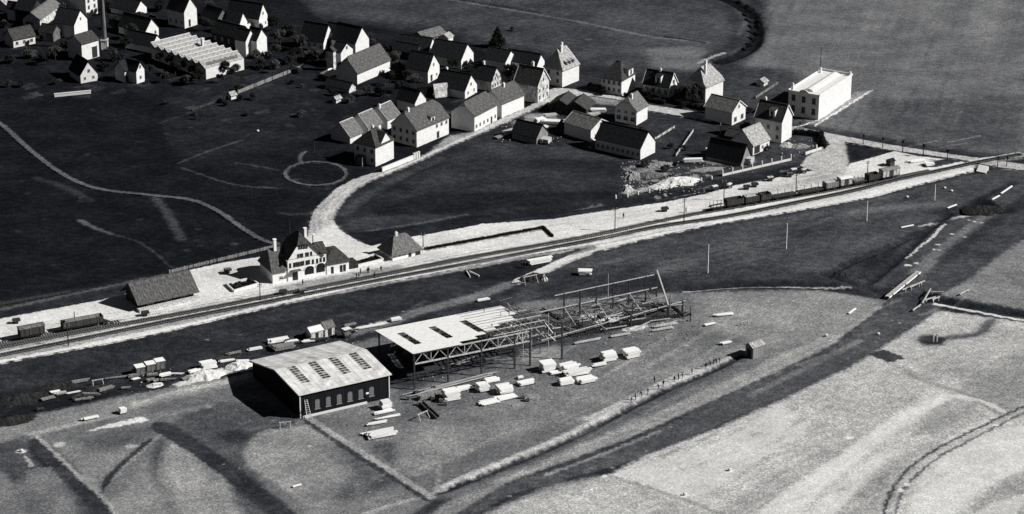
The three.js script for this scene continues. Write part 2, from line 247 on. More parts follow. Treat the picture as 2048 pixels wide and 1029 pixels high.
// pale spoil along the trench
line(66, 5, [[885, 992], [1002, 944], [1124, 893], [1236, 838], [1346, 781], [1430, 742], [1500, 712]], 1.2, 0.75); 
line(158, 2.2, [[885, 972], [1000, 925], [1120, 875], [1230, 820]], 0.7, 0.9); line(160, 3.2, [[1180, 838], [1260, 800], [1340, 762], [1400, 740]], 0.8, 0.9); line(150, 1.8, [[1340, 765], [1420, 732], [1490, 700]], 0.8, 0.85);
line(120, 6, [[1330, 745], [1400, 725], [1490, 695]], 2, 0.5); line(150, 1.4, [[700, 1040], [780, 1010], [870, 985], [920, 960]], 0.6, 0.7); line(34, 1.6, [[880, 985], [1002, 937], [1122, 887], [1232, 832], [1342, 776], [1422, 743], [1488, 710]], 0.5, 0.85);
area(60, [[690, 895], [760, 930], [800, 965], [760, 985], [690, 1010], [660, 990], [700, 950]], 2.5, 0.7); area(58, [[735, 880], [790, 880], [800, 915], [790, 935], [740, 905]], 2, 0.7); area(110, [[820, 880], [880, 850], [960, 850], [900, 910], [820, 935], [800, 925]], 3, 0.7); line(112, 2.2, [[830, 948], [900, 915], [980, 880], [1060, 850]], 1.2, 0.6); line(46, 2.4, [[616, 842], [700, 900], [790, 956], [856, 998]], 0.6, 0.8, false); line(128, 2.0, [[612, 832], [700, 890], [790, 946], [862, 994]], 0.4, 0.95, false); line(140, 1, [[880, 930], [876, 960], [870, 985]], 0.5, 0.5);
// ditches and tracks on the right
area(104, [[1872, 592], [1935, 562], [2000, 512], [2060, 470], [2300, 340], [2300, 660], [2060, 640], [1930, 604]], 1.2, 0.95); area(90, [[1960, 590], [2010, 540], [2080, 500], [2100, 560], [2060, 610]], 4, 0.6);
line(36, 3.5, [[1652, 548], [1700, 525], [1770, 497], [1840, 464]], 0.8, 0.95, false); line(38, 3.5, [[1652, 546], [1710, 565], [1790, 590]], 0.8, 0.9); line(38, 3, [[1740, 565], [1800, 515], [1850, 465], [1900, 425]], 0.8, 0.9);
area(36, [[1660, 545], [1780, 500], [1830, 470], [1790, 520], [1740, 562]], 2, 0.7); line(30, 6, [[1380, 575], [1500, 568], [1640, 572], [1760, 590]], 2, 0.75);
line(170, 1.1, [[1370, 583], [1460, 573], [1590, 570], [1700, 573]], 0.3, 0.7); line(94, 5, [[1835, 545], [1885, 500], [1930, 467], [1975, 433]], 1.5, 0.6); line(185, 0.9, [[1815, 515], [1842, 492], [1865, 474], [1890, 447]], 0.2, 0.9); line(100, 6, [[1700, 425], [1780, 415], [1880, 408]], 3, 0.35); line(34, 2.5, [[1870, 425], [1920, 415], [1960, 405]], 0.8, 0.7); line(90, 1.4, [[1800, 480], [1840, 465]], 0.6, 0.6); for (const [x, y, r] of [[1817, 530, 0.9], [1834, 526, 0.6], [1870, 499, 0.6], [1880, 499, 0.5], [1877, 488, 0.7], [1930, 473, 0.5], [1966, 444, 0.6], [1940, 440, 0.5], [1950, 443, 0.5], [1905, 467, 0.5]]) spot(205, x, y, r, 0.3, 0.9); line(165, 1.2, [[1840, 452], [1890, 440], [1960, 425]], 0.4, 0.8);
area(28, [[1925, 420], [1960, 395], [1990, 402], [2010, 418], [1980, 432], [1940, 428]], 0.8); line(30, 3, [[1880, 445], [1930, 415], [1990, 385], [2030, 365]], 1, 0.8); line(36, 5, [[1890, 520], [1950, 470], [2060, 395]], 2, 0.6);
line(34, 6, [[1850, 592], [1900, 600], [1970, 612], [2100, 635]], 1.2, 0.95); line(205, 1.3, [[1870, 607], [1950, 622], [2100, 650]], 0.3, 0.9); line(52, 3, [[1985, 640], [1960, 665], [1900, 675], [1865, 680]], 1, 0.8);
area(58, [[1735, 707], [1768, 698], [1812, 716], [1778, 725]], 0.3); spot(42, 1862, 680, 4, 1.5, 0.9);
line(50, 0.8, [[1765, 1060], [1775, 1000], [1800, 955], [1860, 905], [1950, 858], [2060, 805]], 0.4, 0.95); line(62, 0.7, [[1785, 1060], [1795, 1010], [1815, 970], [1870, 920], [1960, 870], [2060, 820]], 0.3, 0.9);
for (const [x, y] of [[1803, 980], [1815, 968], [1990, 850], [2020, 846], [1700, 875], [1460, 942], [1370, 990], [1210, 952]]) spot(215, x, y, 0.8, 0.3, 0.9);
// stream at the top
line(46, 9, [[1440, 0], [1478, 25], [1488, 55], [1475, 90], [1430, 115]], 2.5, 0.8); line(18, 5.5, [[1400, -20], [1470, 5], [1503, 28], [1514, 58], [1508, 88], [1480, 108], [1440, 122]], 0.6, 1);
line(150, 1.8, [[1400, 125], [1425, 113], [1448, 105]], 0.5, 0.8); line(96, 1.4, [[880, -5], [1040, 22], [1170, 45], [1300, 72], [1420, 84]], 0.8, 0.5); line(34, 2.4, [[880, -8], [980, 8], [1080, 24]], 1, 0.7);
line(30, 1.6, [[1330, 72], [1410, 84]], 0.4, 0.8, false);
// garden paths, tracks in the dark meadow
line(80, 2.0, [[-10, 240], [10, 255], [60, 300], [120, 345], [165, 368], [210, 380], [300, 390], [390, 402], [440, 425], [490, 460], [530, 482], [556, 488]], 0.35, 0.85);
line(62, 3, [[70, 355], [130, 375], [180, 400]], 1.2, 0.5); line(78, 3, [[310, 395], [330, 420], [350, 455], [362, 478]], 1.2, 0.6); line(92, 1.8, [[158, 440], [190, 455], [222, 467]], 0.7, 0.7); line(60, 1, [[222, 467], [280, 485], [345, 535]], 0.5, 0.7);
line(70, 1.1, [[357, 325], [420, 300], [480, 280]], 0.3, 0.7, false); line(70, 1.1, [[365, 335], [430, 358], [480, 370], [560, 376]], 0.3, 0.6); line(66, 1, [[470, 325], [520, 332], [555, 340]], 0.4, 0.5);
{ const c = G(631, 347); const el = []; for (let i = 0; i <= 40; i++) { const a = i / 40 * 2 * Math.PI; el.push([631 + 61 * Math.cos(a), 347 + 23.5 * Math.sin(a)]); } line(82, 1.4, el, 0.3, 0.8, false); }
line(80, 1.4, [[605, 327], [600, 318], [603, 308], [612, 302]], 0.3, 0.8); line(52, 2, [[560, 425], [590, 428], [622, 425]], 0.8, 0.7); line(80, 1.6, [[-10, 620], [60, 605], [140, 588], [260, 563], [330, 548]], 0.5, 0.7);
line(60, 1.2, [[320, 245], [370, 228], [420, 205], [480, 180], [545, 155], [605, 135]], 0.6, 0.5, false);
line(90, 1, [[110, 188], [180, 182]], 0.2, 0.5, false);
for (let i = 0; i < 90; i++) spot(rr(44, 70), rr(0, 700), rr(110, 560), rr(0.4, 1.4), 0.6, rr(0.2, 0.6));
for (let i = 0; i < 60; i++) spot(rr(40, 95), rr(600, 1450), rr(60, 270), rr(0.5, 1.6), 0.7, rr(0.2, 0.5));
for (let i = 0; i < 150; i++) spot(rr(140, 215), rr(400, 1800), rr(590, 1000), rr(0.15, 0.5), 0.25, rr(0.3, 0.8));
for (let i = 0; i < 260; i++) { const x = rr(500, 1900), y = rr(600, 1020), l = rr(10, 60); line(rr(0, 1) < 0.5 ? 60 : 165, rr(0.4, 1.6), [[x, y], [x + l, y - l * rr(0.3, 0.5)]], 0.6, rr(0.08, 0.22), false); }
for (let i = 0; i < 160; i++) { const x = rr(1450, 2060), y = rr(-20, 300), l = rr(10, 60); line(rr(0, 1) < 0.5 ? 55 : 100, rr(0.6, 2.5), [[x, y], [x - l * 0.35, y + l * 0.7]], 0.8, rr(0.06, 0.2), false); }

for (let i = 0; i < 150; i++) { const x = rr(1120, 1950), y = 540 - (x - 1120) * 0.2 + rr(-30, 70), l = rr(30, 130); if (y > 575 || x + l > 1900) continue; line(rnd() < 0.55 ? 82 : 44, rr(0.5, 2.2), [[x, y], [x + l, y - l * rr(0.16, 0.32)]], 0.6, rr(0.1, 0.28), false); }
for (let i = 0; i < 46; i++) { const x = 1540 + i * 13, s = rr(-0.38, -0.3); line(i % 2 ? 88 : 64, rr(1.2, 2.6), [[x, -30], [x + 250 * s, 220]], 0.8, rr(0.05, 0.16), false); }
line(40, 3, [[1655, 547], [1700, 526], [1770, 497], [1838, 465]], 0.5, 0.9, false); line(38, 2.2, [[1742, 565], [1800, 515], [1850, 468]], 0.5, 0.9, false);
// -- roads, railway yard: tone on the same plan, sheets of their own further down
const YARD = [[-80, 652], [0, 637], [110, 617], [203, 600], [251, 588], [338, 548], [376, 541], [447, 525], [520, 514], [548, 505], [600, 500], [616, 470], [667, 441], [677, 458], [715, 483], [742, 492], [778, 484], [813, 476], [920, 457], [963, 448], [1107, 438], [1200, 423], [1327, 405], [1411, 388], [1474, 370], [1530, 360], [1576, 351], [1647, 337], [1690, 338], [1700, 327], [1740, 317], [1791, 302], [1832, 311], [1880, 317], [1922, 323], [1952, 330], [1950, 341], [1850, 366], [1730, 397], [1520, 434], [1440, 447], [1330, 469], [1240, 491], [1196, 495], [1126, 500], [1056, 511], [964, 527], [880, 545], [727, 573], [500, 623], [305, 670], [0, 727], [-80, 744]];
const ROAD = [[600, 506], [614, 476], [618, 446], [625, 424], [645, 402], [673, 376], [705, 359], [745, 346], [765, 344], [838, 315], [880, 293], [928, 271], [960, 257], [1005, 236], [1050, 215], [1098, 194], [1092, 180], [1112, 176], [1152, 178], [1200, 186], [1250, 196], [1296, 209], [1380, 221], [1425, 231], [1425, 243], [1380, 236], [1296, 221], [1245, 201], [1187, 192], [1130, 193], [1112, 199], [1060, 222], [1020, 241], [960, 268], [912, 288], [854, 315], [815, 333], [749, 358], [710, 380], [690, 400], [673, 421], [666, 438], [672, 455], [690, 470], [712, 484], [740, 494], [700, 520]];
const ROADR = [[1575, 256], [1587, 252], [1633, 261], [1704, 275], [1778, 289], [1914, 310], [1960, 316], [2060, 305], [2060, 313], [1985, 320], [2070, 331], [2070, 344], [1995, 335], [1925, 320], [1778, 300], [1690, 284], [1697, 325], [1694, 342], [1640, 348], [1600, 332], [1612, 315], [1650, 293], [1660, 290], [1647, 273], [1585, 262]];
const LANE = [[1612, 252], [1625, 240], [1640, 236], [1745, 180], [1716, 176], [1700, 186], [1748, 179], [1640, 251], [1625, 258]];
const SPUR = [[1210, 484], [1150, 505], [1100, 527], [1060, 546], [1030, 558], [1022, 567], [1036, 568], [1062, 558], [1104, 541], [1150, 519], [1196, 503], [1240, 492]];
area(192, YARD, 0.5); area(150, ROAD, 0.6); area(148, ROADR, 0.6); area(172, SPUR, 0.5); area(205, [[604, 480], [668, 446], [690, 472], [742, 492], [700, 515], [610, 505]], 2, 0.7);
area(118, [[1620, 250], [1638, 241], [1712, 182], [1740, 182], [1640, 248]], 0.4); line(215, 0.8, [[1630, 252], [1746, 180]], 0.2, 0.9, false); line(205, 0.8, [[1590, 254], [1637, 241], [1700, 196]], 0.2, 0.9, false);
area(128, [[860, 300], [898, 270], [950, 262], [926, 272], [890, 290]], 1, 0.9); area(150, [[1100, 190], [1200, 190], [1260, 202], [1240, 212], [1180, 205], [1120, 205]], 1.5, 0.6);
area(150, [[1660, 272], [1690, 284], [1697, 326], [1690, 345], [1600, 372], [1560, 375], [1640, 345], [1662, 330], [1672, 300]], 1.2, 0.95); area(140, [[1590, 350], [1690, 338], [1700, 360], [1600, 380], [1480, 396], [1490, 385]], 3, 0.8);
line(110, 1, [[660, 440], [655, 420], [690, 385], [760, 348], [860, 303], [960, 260]], 0.4, 0.6); line(120, 0.7, [[640, 460], [640, 425], [680, 388], [750, 352], [850, 311]], 0.3, 0.5); line(130, 0.8, [[630, 470], [630, 430], [670, 392]], 0.3, 0.6); line(185, 0.9, [[650, 440], [665, 405], [720, 368], [800, 335], [960, 263]], 0.3, 0.6);
for (let i = 0; i < 130; i++) { const x = rr(0, 1900), b = x < 560 ? 690 - x * 0.2 : x < 1200 ? 580 - (x - 560) * 0.2 : 452 - (x - 1200) * 0.19, y = b + rr(-46, 10) * (x > 560 && x < 700 ? 0.4 : 1), l = rr(15, 90); line(rr(0, 1) < 0.7 ? 150 : 230, rr(0.3, 1.3), [[x, y], [x + l, y - l * 0.2]], 0.5, rr(0.12, 0.4), false); }
area(118, [[545, 575], [700, 545], [800, 530], [810, 541], [700, 562], [560, 592]], 1, 0.85); area(150, [[440, 575], [470, 560], [420, 560], [400, 545], [470, 530], [530, 522], [500, 560]], 3, 0.5);
const T1 = [[-70, 724], [0, 711], [178, 675], [355, 639], [520, 607], [753, 562], [920, 531], [1000, 516], [1141, 489], [1213, 475], [1314, 454], [1453, 433], [1604, 403], [1700, 383], [1805, 357], [1890, 339], [1949, 326], [2040, 309]];
const T2 = [[-70, 708], [0, 695], [178, 661], [355, 629], [520, 597], [753, 552], [920, 519], [982, 508], [1158, 477], [1260, 456], [1330, 441], [1410, 425], [1540, 403], [1647, 384], [1720, 370], [1795, 355], [1860, 342]];
const T3 = [[-70, 700], [0, 687.5], [38, 681], [88, 671.5], [122, 665], [204, 650], [236, 644]];
line(112, 6, T1.slice(0, 9).map(([x, y]) => [x, y - 6]), 1.2, 0.75); line(118, 2.6, T1.slice(0, 9).map(([x, y]) => [x, y + 7]), 0.5, 0.85); line(130, 3, T1.slice(8).map(([x, y]) => [x, y + 5]), 0.6, 0.5); line(86, 3.0, T1, 0.5, 0.95); line(96, 3.6, T2, 0.6, 0.95); line(140, 3, T3, 0.8, 0.8); line(58, 1.5, T1, 0.3, 0.8); line(76, 1.4, T2.slice(0, 10), 0.3, 0.7);
line(216, 1.8, [[-70, 741], [0, 724], [305, 667], [500, 620], [727, 570], [880, 542], [964, 524], [1056, 508], [1126, 497]], 0.3, 0.9); line(214, 2, [[1200, 492], [1330, 466], [1440, 444], [1520, 431], [1730, 394], [1850, 363], [1945, 340]], 0.4, 0.9); line(222, 1.6, [[1200, 478], [1314, 447], [1453, 424], [1604, 394], [1720, 371], [1800, 350], [1930, 326]], 0.3, 0.9);
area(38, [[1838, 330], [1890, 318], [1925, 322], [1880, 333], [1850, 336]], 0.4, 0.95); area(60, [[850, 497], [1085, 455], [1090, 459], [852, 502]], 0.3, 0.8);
line(60, 4, [[1060, 520], [1130, 507], [1180, 495]], 0.8, 0.7); line(150, 1.2, [[1100, 508], [1185, 490]], 0.3, 0.8, false);
line(110, 5, [[1020, 567], [960, 590], [900, 606], [830, 625], [790, 640], [700, 668]], 1.5, 0.6); line(200, 1.6, [[700, 662], [740, 650], [790, 640]], 0.4, 0.8);
area(186, [[1240, 385], [1290, 374], [1330, 362], [1395, 348], [1400, 355], [1340, 368], [1260, 390]], 0.8, 0.6); spot(120, 1300, 345, 5, 2, 0.6);
spot(150, 1040, 245, 3, 1.5, 0.6); spot(165, 1090, 240, 5, 2, 0.7); spot(150, 1070, 232, 4, 2, 0.6); spot(135, 1480, 322, 5, 2, 0.6); spot(140, 1430, 320, 4, 2, 0.6);

for (let i = 0; i < 120; i++) { const x = rr(10, 1080), y = rr(15, 250); if (x > 560 && y < 45 || y > 130 && x < 330 && y > 200) continue; const w = rr(8, 34), h = rr(3, 9), k = rr(0.2, 0.6), v = rr(34, 62); area(v, [[x, y], [x + w, y - w * k * 0.6], [x + w + h * 2, y - w * k * 0.6 + h], [x + h * 2, y + h]], 0.4, rr(0.3, 0.75)); for (let q = 0; q < 4; q++) line(rnd() < 0.5 ? 22 : 58, 0.5, [[x + h * q / 2, y + h * q / 4], [x + w + h * q / 2, y - w * k * 0.6 + h * q / 4]], 0, 0.5, false); }
for (let i = 0; i < 50; i++) { const x = rr(1180, 1640), y = rr(200, 320), w = rr(8, 26), h = rr(3, 7); area(rr(36, 72), [[x, y], [x + w, y - w * 0.3], [x + w + h * 2, y - w * 0.3 + h], [x + h * 2, y + h]], 0.5, rr(0.15, 0.4)); }
for (let i = 0; i < 70; i++) { const x = rr(1250, 1420), y = rr(320, 392); spot(rnd() < 0.4 ? 30 : rr(90, 170), x, y, rr(0.3, 1.3), 0.4, rr(0.3, 0.8)); }
// wheel tracks of the yard and pale strips between the rails
for (const [d, v, w] of [[-13, 90, 1.2], [-9, 205, 0.8], [8, 200, 1.0], [12, 110, 0.7]]) line(v, w, [[960, 522 + d * 0.7], [1141, 488 + d * 0.8], [1213, 475 + d], [1314, 454 + d], [1420, 436 + d]], 0.3, 0.7);
line(196, 0.9, T1.map(([x, y]) => [x, y - 4.6]), 0.3, 0.85); line(110, 0.7, T2.slice(0, 8).map(([x, y]) => [x, y - 9]), 0.3, 0.7); line(125, 0.6, T2.slice(0, 8).map(([x, y]) => [x, y - 14]), 0.3, 0.6); line(140, 0.6, T2.slice(0, 5).map(([x, y]) => [x, y - 22]), 0.3, 0.6); line(140, 0.6, T2.slice(0, 5).map(([x, y]) => [x, y - 26]), 0.3, 0.6); for (const d of [12, 16, 26, 30]) line(150, 0.6, [[820, 508 - d * 0.3], [963, 484 - d * 0.5], [1107, 460 - d * 0.6], [1260, 442 - d * 0.6], [1400, 416 - d * 0.6]], 0.3, 0.55);

// read the plan back, ragged edges and grain
const src = cx.getImageData(0, 0, GS, GS).data, alb = new Uint8Array(GS * GS * 4);
const toS = (l) => Math.max(0, Math.min(255, 255 * (l <= 0.0031308 ? 12.92 * l : 1.055 * Math.pow(l, 1 / 2.4) - 0.055)));
const CURVE = [[0, 6], [27, 30], [43, 52], [57, 67], [70, 90], [75, 108], [96, 132], [113, 150], [142, 176], [160, 208], [194, 228], [255, 250]];   // plan value -> tone read off the plate
const LUT = new Float32Array(256); for (let i = 0; i < 256; i++) { let k = 0; while (k < CURVE.length - 2 && CURVE[k + 1][0] < i) k++; const [a, b] = [CURVE[k], CURVE[k + 1]], v = a[1] + (b[1] - a[1]) * (i - a[0]) / (b[0] - a[0]); LUT[i] = Math.max(0.008, lin(v) / (1.02 * EXPOSURE)); }
const S2L = new Float32Array(4096);
for (let i = 0; i < 4096; i++) S2L[i] = toS(i / 4095);
for (let y = 0; y < GS; y++) for (let x = 0; x < GS; x++) {
  const wx = x * 0.273, wz = y * 0.264;
  const w1 = n2(wx * 0.35, wz * 0.35), w2 = n2(wx * 0.35 + 50, wz * 0.35 + 50), a = n2(wx * 0.045, wz * 0.06), b = n2(wx * 0.22 + 7, wz * 0.3), c = n2(wx * 0.9, wz * 1.1 + 3);
  const sx = Math.max(0, Math.min(GS - 1, Math.round(x + w1 * 1.3 + c * 0.5))), sy = Math.max(0, Math.min(GS - 1, Math.round(y + w2 * 1.6 + c * 0.6)));
  let l = LUT[src[(sy * GS + sx) * 4]];
  const f = n2(wx * 1.35 + 11, wz * 1.1), h = n2(wx * 2.7, wz * 2.3 + 40);
  const dark = l < 0.03 ? 1 : l < 0.12 ? 1 - (l - 0.03) / 0.09 : 0, pale = l > 0.45 ? 0.55 : 1;
  l *= Math.exp((l > 0.05 && l < 0.35 ? 0.2 : 0.10 + 0.22 * dark) * a + pale * (0.16 + 0.16 * dark) * b + pale * (0.22 + 0.1 * dark) * c + (pale < 1 ? 0.12 : 0.24 + 0.08 * dark) * f + (pale < 1 ? 0.12 : 0.24) * h + pale * 0.8 * (rnd() - 0.5));
  const s = S2L[Math.min(4095, Math.round(l * 4095))] + (rnd() - 0.5), i = (y * GS + x) * 4;
  const dk = l < 0.05 ? 1 : l < 0.3 ? 1 - (l - 0.05) * 4 : 0;
  alb[i] = Math.max(0, s - dk * 1.5); alb[i + 1] = s; alb[i + 2] = Math.min(255, s + dk * 4); alb[i + 3] = 255;
}
const gtex = new THREE.DataTexture(alb, GS, GS); gtex.colorSpace = THREE.SRGBColorSpace; gtex.magFilter = THREE.LinearFilter; gtex.wrapS = gtex.wrapT = THREE.MirroredRepeatWrapping; gtex.needsUpdate = true;
const groundMat = new THREE.MeshPhysicalMaterial({ specularIntensity: 0.05, map: gtex, roughness: 1, color: 0xffffff });
groundMat.bumpMap = tx(coarse, 1); groundMat.bumpMap.repeat.set(48, 46); groundMat.bumpScale = 0.10;
const yardMat = new THREE.MeshPhysicalMaterial({ specularIntensity: 0.05, map: gtex, roughness: 1 });

// relief: ditches (negative) and banks (positive) along lines, [width, height, pixels]
const RELIEF = [
  [2.6, -0.9, [[1652, 548], [1700, 525], [1770, 497], [1840, 464]]], [2.6, -0.9, [[1652, 546], [1710, 565], [1790, 590]]], [2.4, -0.7, [[1740, 565], [1800, 515], [1850, 465], [1900, 425]]],
  [4.5, -1.6, [[1850, 592], [1900, 600], [1970, 612], [2100, 635]]], [1.6, -0.25, [[1765, 1060], [1775, 1000], [1800, 955], [1860, 905], [1950, 858], [2060, 805]]], [5, -1.4, [[1400, -20], [1470, 5], [1503, 28], [1514, 58], [1508, 88], [1480, 108], [1440, 122]]],
  [6, -1.5, [[1935, 422], [1970, 410], [2000, 418]]], [1.8, 0.25, [[885, 972], [1000, 925], [1120, 875], [1230, 820], [1340, 765], [1420, 732], [1490, 700]]], [1.6, -0.7, [[886, 982], [1002, 936], [1122, 886], [1232, 831], [1342, 775], [1422, 742], [1488, 709]]],
  [3, -0.3, [[330, 860], [390, 895], [450, 936], [510, 985]]],
  [4, -0.8, [[1380, 575], [1500, 568], [1640, 572], [1760, 590]]], [3, -0.7, [[1860, 681], [1868, 680]]],
  [3, -0.8, [[712, 488], [740, 498 - 14], [830, 466], [1000, 434], [1240, 404]]], [5, -0.5, [[690, 426], [735, 392], [800, 354], [880, 318]]], [3, -0.6, [[1235, 405], [1330, 391], [1440, 370], [1580, 338]]], [3, -0.4, [[0, 625], [140, 594], [260, 569]]],
].map(([w, h, pts]) => [w, h, spline(pts.length > 2 ? pts : [pts[0], [(pts[0][0] + pts[1][0]) / 2, (pts[0][1] + pts[1][1]) / 2], pts[1]], 6).map((p) => { const g = G(p[0], p[1]); return [g.x, g.z]; })]);
{
  const NX = 430, NZ = 410, pos = [], uv = [], idx = [];
  const hs = new Float32Array((NX + 1) * (NZ + 1));
  const X = (i) => GX0 + (GX1 - GX0) * i / NX, Z = (j) => GZ0 + (GZ1 - GZ0) * j / NZ, dx = (GX1 - GX0) / NX, dz = (GZ1 - GZ0) / NZ;
  for (const [w, h, pl] of RELIEF) {
    const hits = new Map();
    for (let k = 0; k < pl.length - 1; k++) {
      const [ax, az] = pl[k], [bx2, bz2] = pl[k + 1], L2 = (bx2 - ax) ** 2 + (bz2 - az) ** 2 || 1, m = w * 1.3;
      const i0 = Math.max(0, Math.floor((Math.min(ax, bx2) - m - GX0) / dx)), i1 = Math.min(NX, Math.ceil((Math.max(ax, bx2) + m - GX0) / dx)), j0 = Math.max(0, Math.floor((Math.min(az, bz2) - m - GZ0) / dz)), j1 = Math.min(NZ, Math.ceil((Math.max(az, bz2) + m - GZ0) / dz));
      for (let j = j0; j <= j1; j++) for (let i = i0; i <= i1; i++) {
        const x = X(i), z = Z(j), t = Math.max(0, Math.min(1, ((x - ax) * (bx2 - ax) + (z - az) * (bz2 - az)) / L2)), d = Math.hypot(x - ax - t * (bx2 - ax), z - az - t * (bz2 - az)), id = j * (NX + 1) + i;
        if (!hits.has(id) || hits.get(id) > d) hits.set(id, d);
      }
    }
    for (const [id, d] of hits) { const q = Math.max(0, 1 - d / (w * 0.8)); if (q > 0) hs[id] += h * q * q * (3 - 2 * q); }
  }
  for (let j = 0; j <= NZ; j++) for (let i = 0; i <= NX; i++) {
    const x = X(i), z = Z(j); pos.push(x, hs[j * (NX + 1) + i] - 0.10 - 0.05 * (1 + n2(x * 0.09, z * 0.09)) - 0.05 * (1 + n2(x * 0.4, z * 0.4)), z); uv.push((x - GX0) / (GX1 - GX0), (z - GZ0) / (GZ1 - GZ0));
  }
  for (let j = 0; j < NZ; j++) for (let i = 0; i < NX; i++) { const a = j * (NX + 1) + i, b = a + 1, c = a + NX + 1, d = c + 1; idx.push(a, c, b, b, c, d); }
  // outer country out to the horizon, joined to the same sheet
  const far = [[-6000, -8500], [6000, -8500], [6000, 3000], [-6000, 3000]], inn = [[GX0, GZ0], [GX1, GZ0], [GX1, GZ1], [GX0, GZ1]], o = pos.length / 3;
  for (const [x, z] of [...far, ...inn]) { pos.push(x, -0.25, z); uv.push((x - GX0) / (GX1 - GX0), (z - GZ0) / (GZ1 - GZ0)); }
  for (let k = 0; k < 4; k++) { const a = o + k, b = o + (k + 1) % 4, c = o + 4 + k, d = o + 4 + (k + 1) % 4; idx.push(a, c, b, b, c, d); }
  const g = new THREE.BufferGeometry(); g.setAttribute('position', new THREE.Float32BufferAttribute(pos, 3)); g.setAttribute('uv', new THREE.Float32BufferAttribute(uv, 2)); g.setIndex(idx); g.computeVertexNormals();
  struct('ground', g, groundMat, 'dark meadows and pale fields around the railway');
}
function sheet(name, px, y, label) {                      // flat sheet with ragged edges, toned by the same plan
  const w = px.map((p) => { const g = G(p[0], p[1]); return [g.x, g.z]; }), out = [];
  w.forEach(([ax, az], i) => { const [ex, ez] = w[(i + 1) % w.length], n = Math.max(1, Math.round(Math.hypot(ex - ax, ez - az) / 1.2)); for (let k = 0; k < n; k++) { const x = ax + (ex - ax) * k / n, z = az + (ez - az) * k / n; out.push(new THREE.Vector2(x + 0.35 * n2(x * 0.5, z * 0.5), -(z + 0.35 * n2(x * 0.5 + 30, z * 0.5)))); } });
  const g = new THREE.ShapeGeometry(new THREE.Shape(out)); g.rotateX(-Math.PI / 2); g.translate(0, y, 0);
  const p = g.attributes.position, uv = new Float32Array(p.count * 2);
  for (let i = 0; i < p.count; i++) { uv[2 * i] = (p.getX(i) - GX0) / (GX1 - GX0); uv[2 * i + 1] = (p.getZ(i) - GZ0) / (GZ1 - GZ0); }
  g.setAttribute('uv', new THREE.BufferAttribute(uv, 2));
  return struct(name, g, yardMat, label);
}
sheet('railway_yard', YARD, 0.012, 'pale gravel railway yard'); sheet('station_road', ROAD, 0.020, 'pale curving road from the station to the village'); sheet('country_road', ROADR, 0.024, 'pale road beside the flat-roofed building'); sheet('siding_track', SPUR, 0.016, 'pale spur of the railway bed running to the building site');
function ribbon(name, pts, w, y, label) {
  const c = spline(pts, 8).map((p) => G(p[0], p[1])), pos = [], uv = [], idx = [];
  c.forEach((p, i) => { const q = c[Math.min(c.length - 1, i + 1)], r = c[Math.max(0, i - 1)], d = new THREE.Vector3().subVectors(q, r).normalize(), ww = w * (1 + 0.2 * n2(i * 0.7, 3)); for (const s of [-1, 1]) { const x = p.x - d.z * ww / 2 * s, z = p.z + d.x * ww / 2 * s; pos.push(x, y, z); uv.push((x - GX0) / (GX1 - GX0), (z - GZ0) / (GZ1 - GZ0)); } if (i) { const a = 2 * i - 2; idx.push(a, a + 2, a + 1, a + 1, a + 2, a + 3); } });
  const g = new THREE.BufferGeometry(); g.setAttribute('position', new THREE.Float32BufferAttribute(pos, 3)); g.setAttribute('uv', new THREE.Float32BufferAttribute(uv, 2)); g.setIndex(idx); g.computeVertexNormals();
  return struct(name, g, yardMat, label);
}
ribbon('footpath', [[-10, 240], [10, 255], [60, 300], [120, 345], [165, 368], [210, 380], [300, 390], [390, 402], [440, 425], [490, 460], [530, 482], [556, 488]], 2.2, 0.008, 'narrow pale footpath winding through the dark meadow');
{ const el = []; for (let i = 0; i <= 40; i++) { const a = i / 40 * 2 * Math.PI; el.push([631 + 61 * Math.cos(a), 347 + 23.5 * Math.sin(a)]); } ribbon('garden_path', el, 1.5, 0.008, 'pale ring path in the garden'); }
ribbon('lane', [[1610, 262], [1640, 245], [1690, 214], [1742, 181]], 4.5, 0.02, 'grey lane beside the long white wall');
function trackLine(pts, label) {
  const c = new THREE.CatmullRomCurve3(pts.map((p) => G(p[0], p[1])), false, 'centripetal'), L = c.getLength(), n = Math.floor(L / 0.75), t = thing('railway_track', label, 'railway track', new THREE.Vector3());
  const sl = [], rails = [[], []], one = new THREE.BoxGeometry(0.28, 0.16, 2.5).toNonIndexed();
  const P = c.getSpacedPoints(n);
  P.forEach((p, i) => {
    const q = P[Math.min(n, i + 1)], r = P[Math.max(0, i - 1)], a = Math.atan2(-(q.z - r.z), q.x - r.x), g = one.clone(); g.rotateY(a); g.translate(p.x, 0.07, p.z); sl.push(g);
    if (i % 4 === 0 && i + 4 <= n) for (const s of [0, 1]) { const o = (s - 0.5) * 1.5, e = P[i + 4], nx = Math.sin(a) * o, nz = Math.cos(a) * o; rails[s].push(beam([p.x + nx, 0.22, p.z + nz], [e.x + nx, 0.22, e.z + nz], 0.12, 0.16)); }
  });
  const sm = part('sleepers', merge(sl), M.soilDark, t); sm.userData.kind = 'stuff';
  for (const r of rails) part('rail', merge(r), M.steel, t);
  return c;
}
trackLine(T1, 'outer railway track running beside the dark meadow'); const train = trackLine(T2, 'inner railway track with the long goods train on it'); const stub = trackLine(T3, 'short railway siding with two goods wagons');
